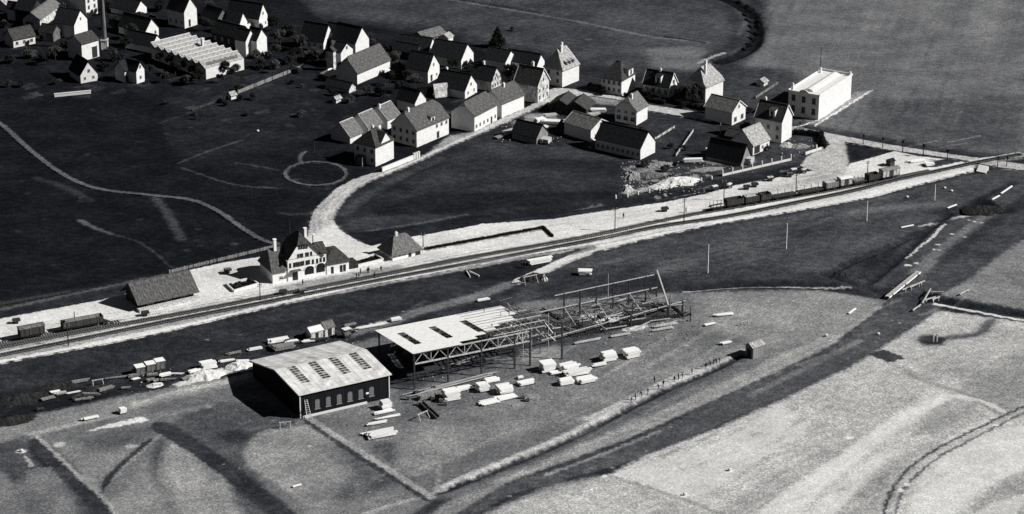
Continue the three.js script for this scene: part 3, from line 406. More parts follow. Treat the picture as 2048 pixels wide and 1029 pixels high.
// ------------------------------------------------------------------ houses
const winGeo = new Map();
function windowGeo(w, h, arch) {                          // frame ring with a mullion, pane a little behind its face
  const key = w + '|' + h + '|' + arch;
  if (!winGeo.has(key)) {
    const b = 0.11, fr = [bx(w + 0.12, b, 0.09, 0, b / 2, 0), bx(w + 0.12, b, 0.09, 0, h - b / 2, 0), bx(b, h - 2 * b, 0.09, -w / 2, h / 2, 0), bx(b, h - 2 * b, 0.09, w / 2, h / 2, 0), bx(0.07, h - 2 * b, 0.07, 0, h / 2, 0), bx(w - b, 0.06, 0.07, 0, h * 0.62, 0), bx(w + 0.3, 0.07, 0.16, 0, -0.035, 0.03)];
    winGeo.set(key, [merge(fr), boxUV(bx(w - b, h - 2 * b, 0.03, 0, h / 2, 0))]);
  }
  return winGeo.get(key);
}
function addWindow(parent, x, y, z, turn, w = 0.95, h = 1.35, fm = M.trimgrey, pm = M.pane) {
  const [f, p] = windowGeo(w, h), o = part('window', f, fm, parent); o.position.set(x, y, z); o.rotation.y = turn; part('pane', p, pm, o); return o;
}
function rowWindows(o, R, L, side, cols, y, w, h, fm, pm, from = 0, to = 1) {
  for (let i = 0; i < cols; i++) {
    const f = from + (to - from) * (i + 0.5) / cols;
    if (side === 'R') addWindow(o, -R / 2 + f * R, y, L / 2 + 0.03, 0, w, h, fm, pm); else addWindow(o, -R / 2 - 0.03, y, L / 2 - f * L, -Math.PI / 2, w, h, fm, pm);
  }
}
function roofFaces(T, S, eave, ridge, o, go, pl, pr, il, ir) {   // ridge along x
  const k = (ridge - eave) / (S / 2), s = S / 2 + o, ye = eave - o * k, hx = T / 2 + go, yp = (p) => ye + (ridge - ye) * p, zp = (p) => s * (1 - p);
  const side = (q) => { const f = [[-hx, ye, q * s], [hx, ye, q * s]]; if (pr > 0 && pr < 1) f.push([hx, yp(pr), q * zp(pr)]); f.push([hx - ir, ridge, 0], [-hx + il, ridge, 0]); if (pl > 0 && pl < 1) f.push([-hx, yp(pl), q * zp(pl)]); return q > 0 ? f : f.reverse(); };
  const out = [side(1), side(-1)];
  if (pr < 1) out.push([[hx, yp(pr), zp(pr)], [hx, yp(pr), -zp(pr)], [hx - ir, ridge, 0]]);
  if (pl < 1) out.push([[-hx, yp(pl), -zp(pl)], [-hx, yp(pl), zp(pl)], [-hx + il, ridge, 0]]);
  return out;
}
function turned(g, ax) { if (ax === 'L') g.rotateY(Math.PI / 2); return g; }
function bodyGeo(R, L, eave, ridge, ax, pl, pr) {
  const T = ax === 'R' ? R : L, S = ax === 'R' ? L : R, gs = [], y0 = -0.5;
  const list = [bx(R, eave - y0, L, 0, (eave + y0) / 2, 0)];
  const wedge = (p, x0, x1) => { const top = eave + (ridge - eave) * p, zt = S / 2 * (1 - p); const pts = p < 1 ? [[-S / 2, eave], [S / 2, eave], [zt, top], [-zt, top]] : [[-S / 2, eave], [S / 2, eave], [0, ridge]]; const g = prismZ(pts, x0, x1); g.rotateY(Math.PI / 2); gs.push(g); };
  if (pr > 0) wedge(pr, T / 2 - 0.3, T / 2); if (pl > 0) wedge(pl, -T / 2, -T / 2 + 0.3);
  return merge([...list, ...gs.map((g) => turned(g, ax))]);
}
function chimney(o, x, z, y0, y1, w = 0.75, m = M.white) { const c = part('chimney', merge([bx(w, y1 - y0, w, 0, (y0 + y1) / 2, 0), bx(w + 0.16, 0.16, w + 0.16, 0, y1 + 0.06, 0), bx(w * 0.6, 0.3, w * 0.6, 0, y1 + 0.28, 0)]), m, o); c.position.set(x, 0, z); return c; }
function house(name, label, category, s) {
  const K = G(s.k[0], s.k[1]);
  let u, R, L;
  if (s.r) { const q = G(s.r[0], s.r[1]); u = new THREE.Vector3().subVectors(q, K); R = s.R ?? u.length(); u.normalize(); }
  if (s.l && !s.r) { const q = G(s.l[0], s.l[1]), v = new THREE.Vector3().subVectors(q, K); L = v.length(); v.normalize(); u = new THREE.Vector3(-v.z, 0, v.x); R = s.R; }
  L ??= s.L;
  const v = new THREE.Vector3(u.z, 0, -u.x), turn = Math.atan2(-u.z, u.x);
  const eave = hpx(K, s.e), ax = s.ax ?? 'R', ridge = s.roof === 'flat' ? eave : hpx(K, s.g);
  const c = K.clone().addScaledVector(u, R / 2).addScaledVector(v, L / 2);
  const o = thing(name, label, category, c, turn, s.group);
  const pl = s.pl ?? s.p ?? 1, pr = s.pr ?? s.p ?? 1, S = ax === 'R' ? L : R, T = ax === 'R' ? R : L;
  const il = pl < 1 ? (s.inset ?? S / 2) * (1 - pl) : 0, ir = pr < 1 ? (s.inset ?? S / 2) * (1 - pr) : 0;
  part('wall', bodyGeo(R, L, eave, ridge, ax, pl, pr), s.w ?? M.white, o);
  const faces = roofFaces(T, S, eave, ridge + 0.05, s.o ?? 0.45, s.go ?? 0.3, pl, pr, il, ir);
  const rf = part('roof', merge(faces.map((f) => turned(slab(f.map((p) => [p[0], p[1] + 0.2, p[2]]), 0.2), ax))), s.rm ?? M.tiledark, o);
  if (s.cap !== 0 && il + ir < T - 0.8) part('ridge_cap', boxUV(turned(bx(T - il - ir + (pl < 1 ? 0 : 0.3) + (pr < 1 ? 0 : 0.3), 0.14, 0.3, (il - ir) / 2, ridge + 0.27, 0), ax)), s.capm ?? s.rm ?? M.tiledark, rf);
  if (s.barge) {                                          // pale boards along the verges of the gables
    const k = (ridge - eave) / (S / 2), oo = s.o ?? 0.45, hx = T / 2 + (s.go ?? 0.3) + 0.06, gs = [];
    for (const [e, p] of [[-1, pl], [1, pr]]) if (p === 1) for (const q of [-1, 1]) gs.push(beam([e * hx, eave - oo * k + 0.12, q * (S / 2 + oo)], [e * hx, ridge + 0.18, 0], 0.07, 0.28));
    for (const g of gs) part('bargeboard', merge([turned(g, ax)]), M.trim, rf);
  }
  const fm = s.fm ?? M.trimgrey, rows = (list, side) => { for (const [cols, y, w, h, from, to, pm] of list) rowWindows(o, R, L, side, cols, y, w ?? 0.95, h ?? 1.35, fm, pm ?? M.pane, from, to); };
  if (s.wr) rows(s.wr, 'R'); if (s.wl) rows(s.wl, 'L');
  if (!s.ga && ax === 'L' && !s.wr && R > 6 && Math.round(s.k[0]) % 2 === 0 && s.w === M.white) rows([[2, 1.0, 0.7, 1.0]], 'R');
  if (s.ga || (ax === 'L' && R > 6 && Math.round(s.k[0]) % 2 === 0 && s.w === M.white)) { if (ax === 'L') addWindow(o, 0, eave + 0.5, L / 2 + 0.03, 0, 0.8, 1.1, fm); else addWindow(o, -R / 2 - 0.03, eave + 0.5, 0, -Math.PI / 2, 0.8, 1.1, fm); }
  for (const [fx, dz, h] of s.ch ?? []) { const x = (fx - 0.5) * T, z = dz * S / 2, cc = chimney(rf, ax === 'R' ? x : z, ax === 'R' ? z : -x, ridge - 1.6 - Math.abs(dz) * (ridge - eave), ridge + (h ?? 1.1)); }
  for (const [side, f, wd, hg] of s.dm ?? []) {           // dormers on the slope that faces R or L
    const y0 = eave + 0.5, k = (ridge - eave) / (S / 2), dep = hg / k + 0.3, zf = S / 2 - 0.5 / k, d = part('dormer', merge([bx(wd, hg, dep, 0, y0 + hg / 2, zf - dep / 2)]), s.dmw ?? s.w ?? M.white, o);
    part('dormer_roof', merge([slab([[-wd / 2 - 0.2, y0 + hg + 0.15, zf + 0.25], [wd / 2 + 0.2, y0 + hg + 0.15, zf + 0.25], [wd / 2 + 0.2, y0 + hg + 0.6, zf - dep - 0.8], [-wd / 2 - 0.2, y0 + hg + 0.6, zf - dep - 0.8]], 0.12)]), s.rm ?? M.tiledark, d);
    if (wd > 1.1) addWindow2(d, 0, y0 + 0.3, zf + 0.02, Math.min(0.9, wd - 0.4), Math.max(0.5, hg - 0.6), fm);
    const pos = (f - 0.5) * T; if (side === 'R') { if (ax === 'R') d.position.x = pos; else { d.rotation.y = 0; d.position.x = pos; } } else { d.rotation.y = -Math.PI / 2; d.position.z = -pos; }
  }
  if (s.door) { const [side, f, w, h] = s.door, d = part('door', merge([bx(w, h, 0.08, 0, h / 2, 0), bx(w + 0.24, 0.14, 0.12, 0, h + 0.07, 0)]), s.doorm ?? M.iron, o); if (side === 'R') d.position.set(-R / 2 + f * R, 0.02, L / 2 + 0.04); else { d.position.set(-R / 2 - 0.04, 0.02, L / 2 - f * L); d.rotation.y = -Math.PI / 2; } }
  o.userData.dims = undefined; delete o.userData.dims;
  return { o, R, L, eave, ridge, rf };
}
function addWindow2(parent, x, y, z, w, h, fm) { const [f, p] = windowGeo(+w.toFixed(2), +h.toFixed(2)), g = merge([f.clone(), p.clone()]); const q = part('dormer_window', g, M.pane, parent); q.position.set(x, y, z); return q; }

// -- the street and the yard
house('street_house', 'white plastered street house with one wall along the road, nearer the station', 'house', { k: [949, 264], r: [994, 240], L: 9.3, e: 32, g: 52, ax: 'R', rm: M.tile, pl: 0.75, wr: [[6, 1.1, 0.8, 1.2]], door: ['R', 0.75, 1.0, 2.1] });
house('street_house', 'white plastered street house with a blank wall along the road, farther up the street', 'house', { k: [1003.5, 236], r: [1048, 217], L: 9, e: 29, g: 50, ax: 'R', rm: M.tile, ch: [[0.5, 0.1, 0.9]] });
house('farmhouse', 'large white house with small dormer and arched gateway beside the street', 'house', { k: [833.5, 294], r: [897.5, 267], L: 11, e: 34, g: 63, ax: 'R', rm: M.tile, pr: 0.7, pl: 0.85, w: M.white, wl: [[4, 1.0], [4, 3.9]], fm: M.trimgrey, ch: [[0.12, 0.05, 0.8]], dm: [['R', 0.55, 2.0, 1.5]], wr: [[3, 3.9, 0.9, 1.2, 0.55, 1]], door: ['R', 0.66, 1.2, 2.2] });
{ const s = house('villa', 'white house with hipped roof and front gable above the white garden wall', 'house', { k: [751, 333], r: [787.5, 316], L: 8.7, e: 39, g: 62, ax: 'R', p: 0, inset: 3.5, rm: M.tilemid, w: M.white, wl: [[3, 1.2], [3, 4.2]], ch: [[0.5, -0.1, 0.8]] });
  const y1 = s.eave, y2 = s.eave + 3.0; part('front_gable', merge([prismZ([[-2.6, y1 - 0.6], [2.6, y1 - 0.6], [2.0, y1 + 1.2], [0, y2 + 0.4], [-2.0, y1 + 1.2]], s.L / 2 - 3, s.L / 2 + 0.06)]), M.white, s.o).position.x = 0.6;
  const gr = part('gable_roof', merge([slab([[0, y2 + 0.65, s.L / 2 + 0.35], [0, y2 + 0.65, s.L / 2 - 4], [-2.5, y1 + 0.9, s.L / 2 - 4], [-2.5, y1 + 0.9, s.L / 2 + 0.35]], 0.16), slab([[0, y2 + 0.65, s.L / 2 - 4], [0, y2 + 0.65, s.L / 2 + 0.35], [2.5, y1 + 0.9, s.L / 2 + 0.35], [2.5, y1 + 0.9, s.L / 2 - 4]], 0.16)]), M.tilemid, s.o); gr.position.x = 0.6;
  part('side_porch', merge([bx(2.2, 3.2, 3, -s.R / 2 - 1.1, 1.3, -1)]), M.grey, s.o); }
house('garden_house', 'small grey-roofed garden house farthest in its row from the large white house', 'shed', { k: [700, 287], r: [723.5, 277], L: 8.2, e: 13.5, g: 36, ax: 'R', rm: M.slate, w: M.white, barge: 1, capm: M.trim, group: 'row of three small garden houses' });
house('garden_house', 'small grey-roofed garden house with pale roof edges, middle of three in a row', 'shed', { k: [736.5, 271], r: [762, 260], L: 8.0, e: 15, g: 37, ax: 'R', rm: M.slate, w: M.white, barge: 1, capm: M.trim, wr: [[2, 0.9, 0.7, 0.9]], group: 'row of three small garden houses' });
house('garden_house', 'small grey-roofed garden house with tall white front, nearest the large white house', 'shed', { k: [775, 258], r: [799, 247], L: 8.0, e: 19, g: 40, ax: 'R', rm: M.slate, w: M.white, barge: 1, capm: M.trim, ch: [[0.05, 0.1, 0.6]], group: 'row of three small garden houses' });
house('outbuilding', 'small white gable peeping over the roof of the large white house', 'house', { k: [830, 226], r: [852, 217], L: 8, e: 21, g: 40, ax: 'L', rm: M.tiledark });
house('cottage', 'dark-roofed cottage with white gable behind the street houses', 'house', { k: [930, 197], r: [954, 184], L: 12, e: 17, g: 41, ax: 'L', rm: M.tiledark, w: M.white, ch: [[0.85, 0.1, 0.7]] });
house('cottage', 'long dark-roofed cottage with tall white gable below the bare field', 'house', { k: [922.5, 137], r: [947, 123], L: 13, e: 19, g: 42, ax: 'L', rm: M.tiledark, w: M.white });
house('cottage', 'dark cottage with small white gable and grey windows in its front', 'house', { k: [857, 118], r: [873, 107], L: 13, e: 17, g: 36, ax: 'L', rm: M.tiledark, w: M.white, wl: [[5, 1.0, 1.0, 1.5, 0.1, 1, M.panegrey]] });
house('cottage', 'steep white-gabled cottage with windowless dark side behind the greenhouse', 'house', { k: [856, 166], r: [879, 153], L: 9, e: 25, g: 51, ax: 'L', rm: M.tiledark, w: M.white, door: ['R', 0.3, 1.2, 2.2] });
house('cottage', 'cottage with three rows of gable windows behind the blank-walled street house', 'house', { k: [983, 182], r: [1003, 171], L: 9, e: 21, g: 41, ax: 'L', rm: M.tiledark, w: M.plaster, wr: [[4, 1.0, 0.8, 1.2], [4, 3.4, 0.8, 1.1]], ga: 1, ch: [[0.6, 0.1, 1.2]] });
house('cottage', 'white-gabled cottage with the round dark tree before it', 'house', { k: [1011, 142], r: [1032, 131], L: 9, e: 19, g: 35, ax: 'L', rm: M.tiledark, w: M.white });
house('cottage', 'low dark-roofed cottage with small white gable beside the tall white house', 'house', { k: [1074, 144], r: [1089, 135], L: 13, e: 15, g: 31, ax: 'L', rm: M.tiledark, w: M.white });
house('corner_house', 'tall half-timbered gable house at the corner of street and village road', 'house', { k: [1075.5, 206], r: [1098, 194], L: 9.5, e: 36, g: 62, ax: 'L', rm: M.tilemid, w: M.plaster, wr: [[3, 1.0, 0.8, 1.3], [3, 3.6, 0.8, 1.2]], ga: 1, wl: [[1, 5.4, 3.6, 0.35, 0.3, 0.9]], ch: [[0.5, 0.2, 1.4]], barge: 1 });
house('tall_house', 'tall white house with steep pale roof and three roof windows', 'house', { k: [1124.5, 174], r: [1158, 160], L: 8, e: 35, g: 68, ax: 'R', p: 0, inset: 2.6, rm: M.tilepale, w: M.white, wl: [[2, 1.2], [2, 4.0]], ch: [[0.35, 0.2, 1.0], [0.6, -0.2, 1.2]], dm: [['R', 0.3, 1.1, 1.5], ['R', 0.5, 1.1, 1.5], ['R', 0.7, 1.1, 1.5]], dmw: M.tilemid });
house('hipped_house', 'square house with dark pyramid roof and one white wall', 'house', { k: [1243, 192], r: [1276, 173], L: 8, R: 10, e: 31, g: 58, ax: 'L', p: 0, inset: 3.4, rm: M.tilemid, w: M.white, wl: [[4, 1.1, 0.9, 1.3], [4, 3.7, 0.9, 1.3]], dm: [['R', 0.62, 3.4, 2.2]] });
house('veranda_house', 'white house with glazed veranda standing alone in the dark yard', 'house', { k: [1273, 250], r: [1295, 237], L: 8.3, e: 28, g: 50, ax: 'R', rm: M.slate, pl: 0.6, w: M.white, wl: [[3, 0.8, 1.7, 1.7], [3, 3.3, 1.2, 1.2]], fm: M.trim, ch: [[0.3, 0.2, 0.7]] });
house('brick_villa', 'dark brick house with white gable and row of windows along the village road', 'house', { k: [1338, 195], r: [1354, 184.5], L: 10, e: 21, g: 43, ax: 'L', rm: M.tiledark, w: M.white, wl: [[4, 0.9, 1.0, 1.7, 0, 1, M.panegrey]], ch: [[0.5, 0.0, 0.8]], dm: [['L', 0.45, 2.2, 2.6]], barge: 1 });
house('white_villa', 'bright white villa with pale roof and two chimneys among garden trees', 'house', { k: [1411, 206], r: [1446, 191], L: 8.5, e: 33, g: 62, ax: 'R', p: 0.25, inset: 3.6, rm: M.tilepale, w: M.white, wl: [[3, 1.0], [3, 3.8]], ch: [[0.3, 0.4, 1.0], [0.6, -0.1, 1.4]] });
house('porch_house', 'house with mottled roof and white porch gable in the deep shade of the crossroads', 'house', { k: [1464, 250], r: [1491, 237], L: 11, e: 25, g: 42, ax: 'L', rm: M.slate, w: M.white, wr: [[2, 0.6, 1.5, 1.7]], barge: 1 });
house('gable_house', 'tall house with bright white gable and dormer beside the crossroads', 'house', { k: [1563, 286], r: [1583.5, 273], L: 10, e: 44, g: 69, ax: 'L', rm: M.tilemid, w: M.white, wl: [[3, 1.1], [3, 4.2]], ch: [[0.85, 0.1, 1.0]], dm: [['L', 0.4, 2.2, 2.4]], barge: 1 });
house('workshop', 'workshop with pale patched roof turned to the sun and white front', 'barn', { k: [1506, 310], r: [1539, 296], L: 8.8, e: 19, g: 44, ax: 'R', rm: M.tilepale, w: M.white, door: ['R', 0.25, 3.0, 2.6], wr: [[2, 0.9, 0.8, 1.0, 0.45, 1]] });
house('barn', 'low dark barn with plank gable behind the posts of the white fence', 'barn', { k: [1482, 333], l: [1412, 318], R: 7, e: 8, g: 37, ax: 'L', rm: M.tiledark, w: M.boardgrey, o: 0.3 });
house('barn', 'long dark barn with white gable and row of small windows', 'barn', { k: [1281, 319], l: [1191, 298], R: 9, e: 23, g: 48, ax: 'L', rm: M.tiledark, w: M.white, wl: [[9, 1.0, 0.9, 1.1, 0, 1, M.panegrey]], fm: M.trimgrey });
house('barn', 'mottled-roofed barn with white end beside the timber yard', 'barn', { k: [1181.5, 283], r: [1206, 274], R: 10, L: 12, e: 22, g: 37, ax: 'L', rm: M.slate, w: M.white, o: 0.25, barge: 1 });
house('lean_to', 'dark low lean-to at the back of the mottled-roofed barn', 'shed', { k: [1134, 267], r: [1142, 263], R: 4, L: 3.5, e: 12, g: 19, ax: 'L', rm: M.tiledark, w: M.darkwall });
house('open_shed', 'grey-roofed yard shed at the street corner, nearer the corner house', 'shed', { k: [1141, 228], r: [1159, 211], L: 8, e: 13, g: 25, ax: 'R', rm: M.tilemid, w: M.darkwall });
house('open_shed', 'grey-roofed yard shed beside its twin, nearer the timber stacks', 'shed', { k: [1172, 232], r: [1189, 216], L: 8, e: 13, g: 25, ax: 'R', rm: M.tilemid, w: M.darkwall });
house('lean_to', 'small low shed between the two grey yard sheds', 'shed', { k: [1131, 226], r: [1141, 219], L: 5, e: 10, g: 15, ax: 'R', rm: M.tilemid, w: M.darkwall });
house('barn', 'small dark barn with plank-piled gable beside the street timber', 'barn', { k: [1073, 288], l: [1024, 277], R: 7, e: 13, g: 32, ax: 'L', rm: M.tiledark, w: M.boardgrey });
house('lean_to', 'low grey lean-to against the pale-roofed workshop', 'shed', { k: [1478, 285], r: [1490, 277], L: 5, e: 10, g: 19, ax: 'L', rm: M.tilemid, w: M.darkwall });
// -- upper left: village
house('cottage', 'grey-roofed cottage with long white front at the village edge', 'house', { k: [26.5, 95], r: [70, 86], L: 7, e: 16, g: 31, ax: 'R', rm: M.tilemid, w: M.white, wr: [[3, 0.8, 1.0, 1.2]] });
house('cottage', 'white-roofed house at the outer edge of the village', 'house', { k: [14, 24], r: [52, 12], L: 8, e: 12, g: 22, ax: 'R', rm: M.tilepale, w: M.white });
house('cottage', 'narrow white house below the white-roofed one', 'house', { k: [41, 42], r: [49, 38], L: 6, e: 24, g: 34, ax: 'L', rm: M.tiledark, w: M.white });
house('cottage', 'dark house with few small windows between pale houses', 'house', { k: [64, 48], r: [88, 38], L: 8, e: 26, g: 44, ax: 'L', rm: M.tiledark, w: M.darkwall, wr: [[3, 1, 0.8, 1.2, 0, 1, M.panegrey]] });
house('row_house', 'long pale row house running uphill beside the dark house', 'house', { k: [80, 57], r: [121, 27], L: 7, e: 18, g: 30, ax: 'R', rm: M.slate, w: M.plaster });
house('shed', 'small grey gabled shed in the dark gardens', 'shed', { k: [106, 83], r: [121, 75], L: 6, e: 17, g: 28, ax: 'L', rm: M.tiledark, w: M.grey });
house('tall_house', 'tall white house with four dark windows beside the slender chimney', 'house', { k: [172, 33], r: [195, 26], L: 9, e: 36, g: 56, ax: 'L', rm: M.tiledark, w: M.white, wr: [[2, 2.6, 0.9, 1.5], [2, 5.2, 0.9, 1.4]] });
house('tall_house', 'tall white gable house with one dark window behind the house with the archway', 'house', { k: [149, 77], r: [175, 64], L: 9, e: 28, g: 50, ax: 'L', rm: M.tiledark, w: M.white, ga: 1 });
house('garden_wall_house', 'house with grey roof and high white front pierced by a dark archway', 'house', { k: [164, 122], r: [198, 112], L: 8, e: 34, g: 46, ax: 'R', rm: M.tilemid, w: M.white, door: ['R', 0.74, 2.4, 4.0] });
house('cottage', 'broad white gabled cottage with two small windows, alone at the garden edge', 'house', { k: [161, 166], r: [195, 160], L: 10, e: 16, g: 40, ax: 'L', rm: M.tiledark, w: M.white, wr: [[2, 1.0, 0.7, 0.9]], ga: 1 });
house('twin_house', 'small dark-roofed house with white front pieces beside the narrow gable house', 'house', { k: [249.5, 165], r: [265, 161], L: 6, e: 24, g: 38, ax: 'R', rm: M.tiledark, w: M.white, door: ['R', 0.3, 0.9, 2] });
house('twin_house', 'narrow white gable house with two dark windows one above the other', 'house', { k: [273, 167], r: [289, 161], L: 6, e: 25, g: 40, ax: 'L', rm: M.tiledark, w: M.white, wr: [[1, 1.2, 0.8, 1.2]], ga: 1 });
house('cottage', 'white-gabled cottage at the top of the dark gardens', 'house', { k: [271, 33], r: [293, 24], L: 12, e: 11, g: 27, ax: 'L', rm: M.tiledark, w: M.white });
house('cottage', 'white-gabled cottage near the ridged factory, standing clear of its roof', 'house', { k: [290.5, 78], r: [317, 69], L: 14, e: 15, g: 36, ax: 'L', rm: M.tiledark, w: M.white, wr: [[1, 0.9, 0.8, 1.2, 0.5, 1]] });
house('cottage', 'white-gabled cottage touching the ridged factory roof', 'house', { k: [303, 106], r: [326, 97], L: 13, e: 14, g: 31, ax: 'L', rm: M.tiledark, w: M.white });
house('tall_house', 'white house with steep gable and doorway above the factory', 'house', { k: [369, 56], r: [394, 48], L: 9, e: 33, g: 56, ax: 'L', rm: M.tilemid, w: M.white, door: ['R', 0.4, 1.0, 2.6], wl: [[3, 1.2, 0.9, 1.3, 0, 1, M.panegrey]] });
house('chapel', 'grey gabled house with dark windows above the factory', 'house', { k: [434, 53], r: [459, 46], L: 9, e: 14, g: 31, ax: 'L', rm: M.tiledark, w: M.grey, wr: [[2, 0.6, 1.2, 1.5]], ga: 1 });
{ const s = house('l_shaped_house', 'white house of two gables and a low white wall between', 'house', { k: [518, 59], r: [535, 50], L: 14, e: 23, g: 47, ax: 'L', rm: M.tiledark, w: M.white, wl: [[3, 0.9, 1.1, 1.5]] });
  part('cross_wing', bodyGeo(6, 6, 4.2, 8, 'L', 1, 1), M.white, s.o).position.set(-s.R / 2 - 6.6, 0, 1.0);
  part('wing_roof', merge(roofFaces(6, 6, 4.2, 8.05, 0.4, 0.3, 1, 1, 0, 0).map((f) => turned(slab(f.map((p) => [p[0], p[1] + 0.2, p[2]]), 0.2), 'L'))), M.tiledark, s.o).position.set(-s.R / 2 - 6.6, 0, 1.0);
  part('link_wall', merge([bx(4.2, 2.6, 0.5, -s.R / 2 - 1.9, 1.0, s.L / 2 - 3.4)]), M.white, s.o); }
house('tall_house', 'white-gabled house with dark side at the end of the factory', 'house', { k: [514, 113], r: [534, 105], L: 5, e: 33, g: 51, ax: 'L', rm: M.tiledark, w: M.white });
house('tall_house', 'dark house showing a narrow white strip beside the factory end', 'house', { k: [492, 114], r: [512, 106], L: 5, e: 33, g: 50, ax: 'L', rm: M.tiledark, w: M.white });
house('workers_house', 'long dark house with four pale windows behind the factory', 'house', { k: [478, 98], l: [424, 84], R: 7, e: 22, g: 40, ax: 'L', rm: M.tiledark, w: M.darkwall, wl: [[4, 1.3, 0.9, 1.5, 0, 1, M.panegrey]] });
house('cottage', 'dark-roofed house with white gable edge and rows of faint windows', 'house', { k: [647, 102], r: [668, 91], L: 10, e: 19, g: 47, ax: 'L', rm: M.tiledark, w: M.white, wl: [[4, 0.8, 0.9, 1.3, 0, 1, M.panegrey]], door: ['R', 0.5, 2.6, 3.6] });
house('chapel', 'small grey gabled house between two white gables', 'house', { k: [682, 86], r: [704, 77], L: 8, e: 14, g: 30, ax: 'L', rm: M.tiledark, w: M.grey, wr: [[2, 0.6, 1.0, 1.4]], ga: 1 });
house('tall_house', 'tall steep white gable rising behind the long grey roof', 'house', { k: [711, 109], r: [738, 98], L: 11, e: 23, g: 49, ax: 'L', rm: M.tiledark, w: M.white });
house('long_house', 'long house with grey roof and bright white side in the dark gardens', 'house', { k: [714.5, 168], r: [780, 140], L: 9.4, e: 22, g: 48, ax: 'R', rm: M.tile, w: M.white, pl: 0.8 });
house('cottage', 'small white-fronted house against the long grey-roofed house', 'house', { k: [682, 136], r: [706, 127], L: 4.5, e: 31, g: 45, ax: 'L', rm: M.tiledark, w: M.white });
house('tower_house', 'narrow grey tower house with white strip in the dark gardens', 'house', { k: [667, 142], r: [672, 139.5], L: 3, e: 40, g: 46, ax: 'R', p: 0, inset: 0.4, rm: M.tilemid, w: M.plaster });
house('shed', 'low shed with pale pointed roof below the tower house', 'shed', { k: [657, 157], r: [677, 151], L: 4, e: 6, g: 13, ax: 'R', p: 0, inset: 1.8, rm: M.felt, w: M.grey });
house('shed', 'long low dark shed with small white end in the gardens', 'shed', { k: [698, 186], l: [650, 176], R: 4, e: 8, g: 17, ax: 'L', rm: M.tiledark, w: M.plaster });
house('barn', 'barn with pale grey roof at the edge of the bare field', 'barn', { k: [850, 84], r: [893, 72], L: 8, e: 6, g: 14, ax: 'R', rm: M.slate, w: M.grey });
house('shed', 'small white shed at the end of the pale-roofed barn', 'shed', { k: [896, 84], r: [906, 79], L: 3.5, e: 8, g: 13, ax: 'R', rm: M.tilepale, w: M.white });
house('cottage', 'dark cottage with small white gable strip above the steep one', 'house', { k: [832, 120], r: [846, 113], L: 10, e: 14, g: 26, ax: 'L', rm: M.tiledark, w: M.darkwall });
house('hut', 'tiny pale hut at the bend of the garden fence', 'hut', { k: [462, 199], r: [472, 196], L: 2, e: 8, g: 12, ax: 'R', rm: M.tilepale, w: M.white });
house('hut', 'tiny pale hut standing alone in the dark garden', 'hut', { k: [672, 206], r: [682, 202], L: 1.6, e: 7, g: 10, ax: 'R', rm: M.tilepale, w: M.plaster });
house('hut', 'small dark hut with pale roof beyond the white villa', 'hut', { k: [1528, 172], r: [1536, 168], L: 3, e: 7, g: 11, ax: 'R', rm: M.tilepale, w: M.plaster });

// greenhouse
{ const a = G(870, 195), b = G(899, 195), w = a.distanceTo(b), h = hpx(a, 24), t = thing('greenhouse', 'small greenhouse of pale panes below the dark-roofed cottage', 'greenhouse', a.clone().add(b).multiplyScalar(0.5), 0.35);
  part('frame', merge([bx(w, 0.4, 3, 0, 0.2, -1.5), bx(w, 0.15, 0.15, 0, h, -2.2), ...[-0.5, -0.25, 0, 0.25, 0.5].map((f) => beam([f * w, 0.4, 0], [f * w, h, -2.2], 0.1)), beam([-w / 2, h * 0.55, -1.0], [w / 2, h * 0.55, -1.0], 0.1), bx(w, h, 0.2, 0, h / 2, -2.4)]), M.trim, t);
  for (let i = 0; i < 4; i++) for (const [y0, y1] of [[0.42, h * 0.53], [h * 0.57, h - 0.05]]) part('pane', merge([slab([[(i - 2) * w / 4 + 0.07, y0, -(y0 - 0.4) / (h - 0.4) * 2.2], [(i - 1) * w / 4 - 0.07, y0, -(y0 - 0.4) / (h - 0.4) * 2.2], [(i - 1) * w / 4 - 0.07, y1, -(y1 - 0.4) / (h - 0.4) * 2.2], [(i - 2) * w / 4 + 0.07, y1, -(y1 - 0.4) / (h - 0.4) * 2.2]], 0.04)]), M.plaster, t); }

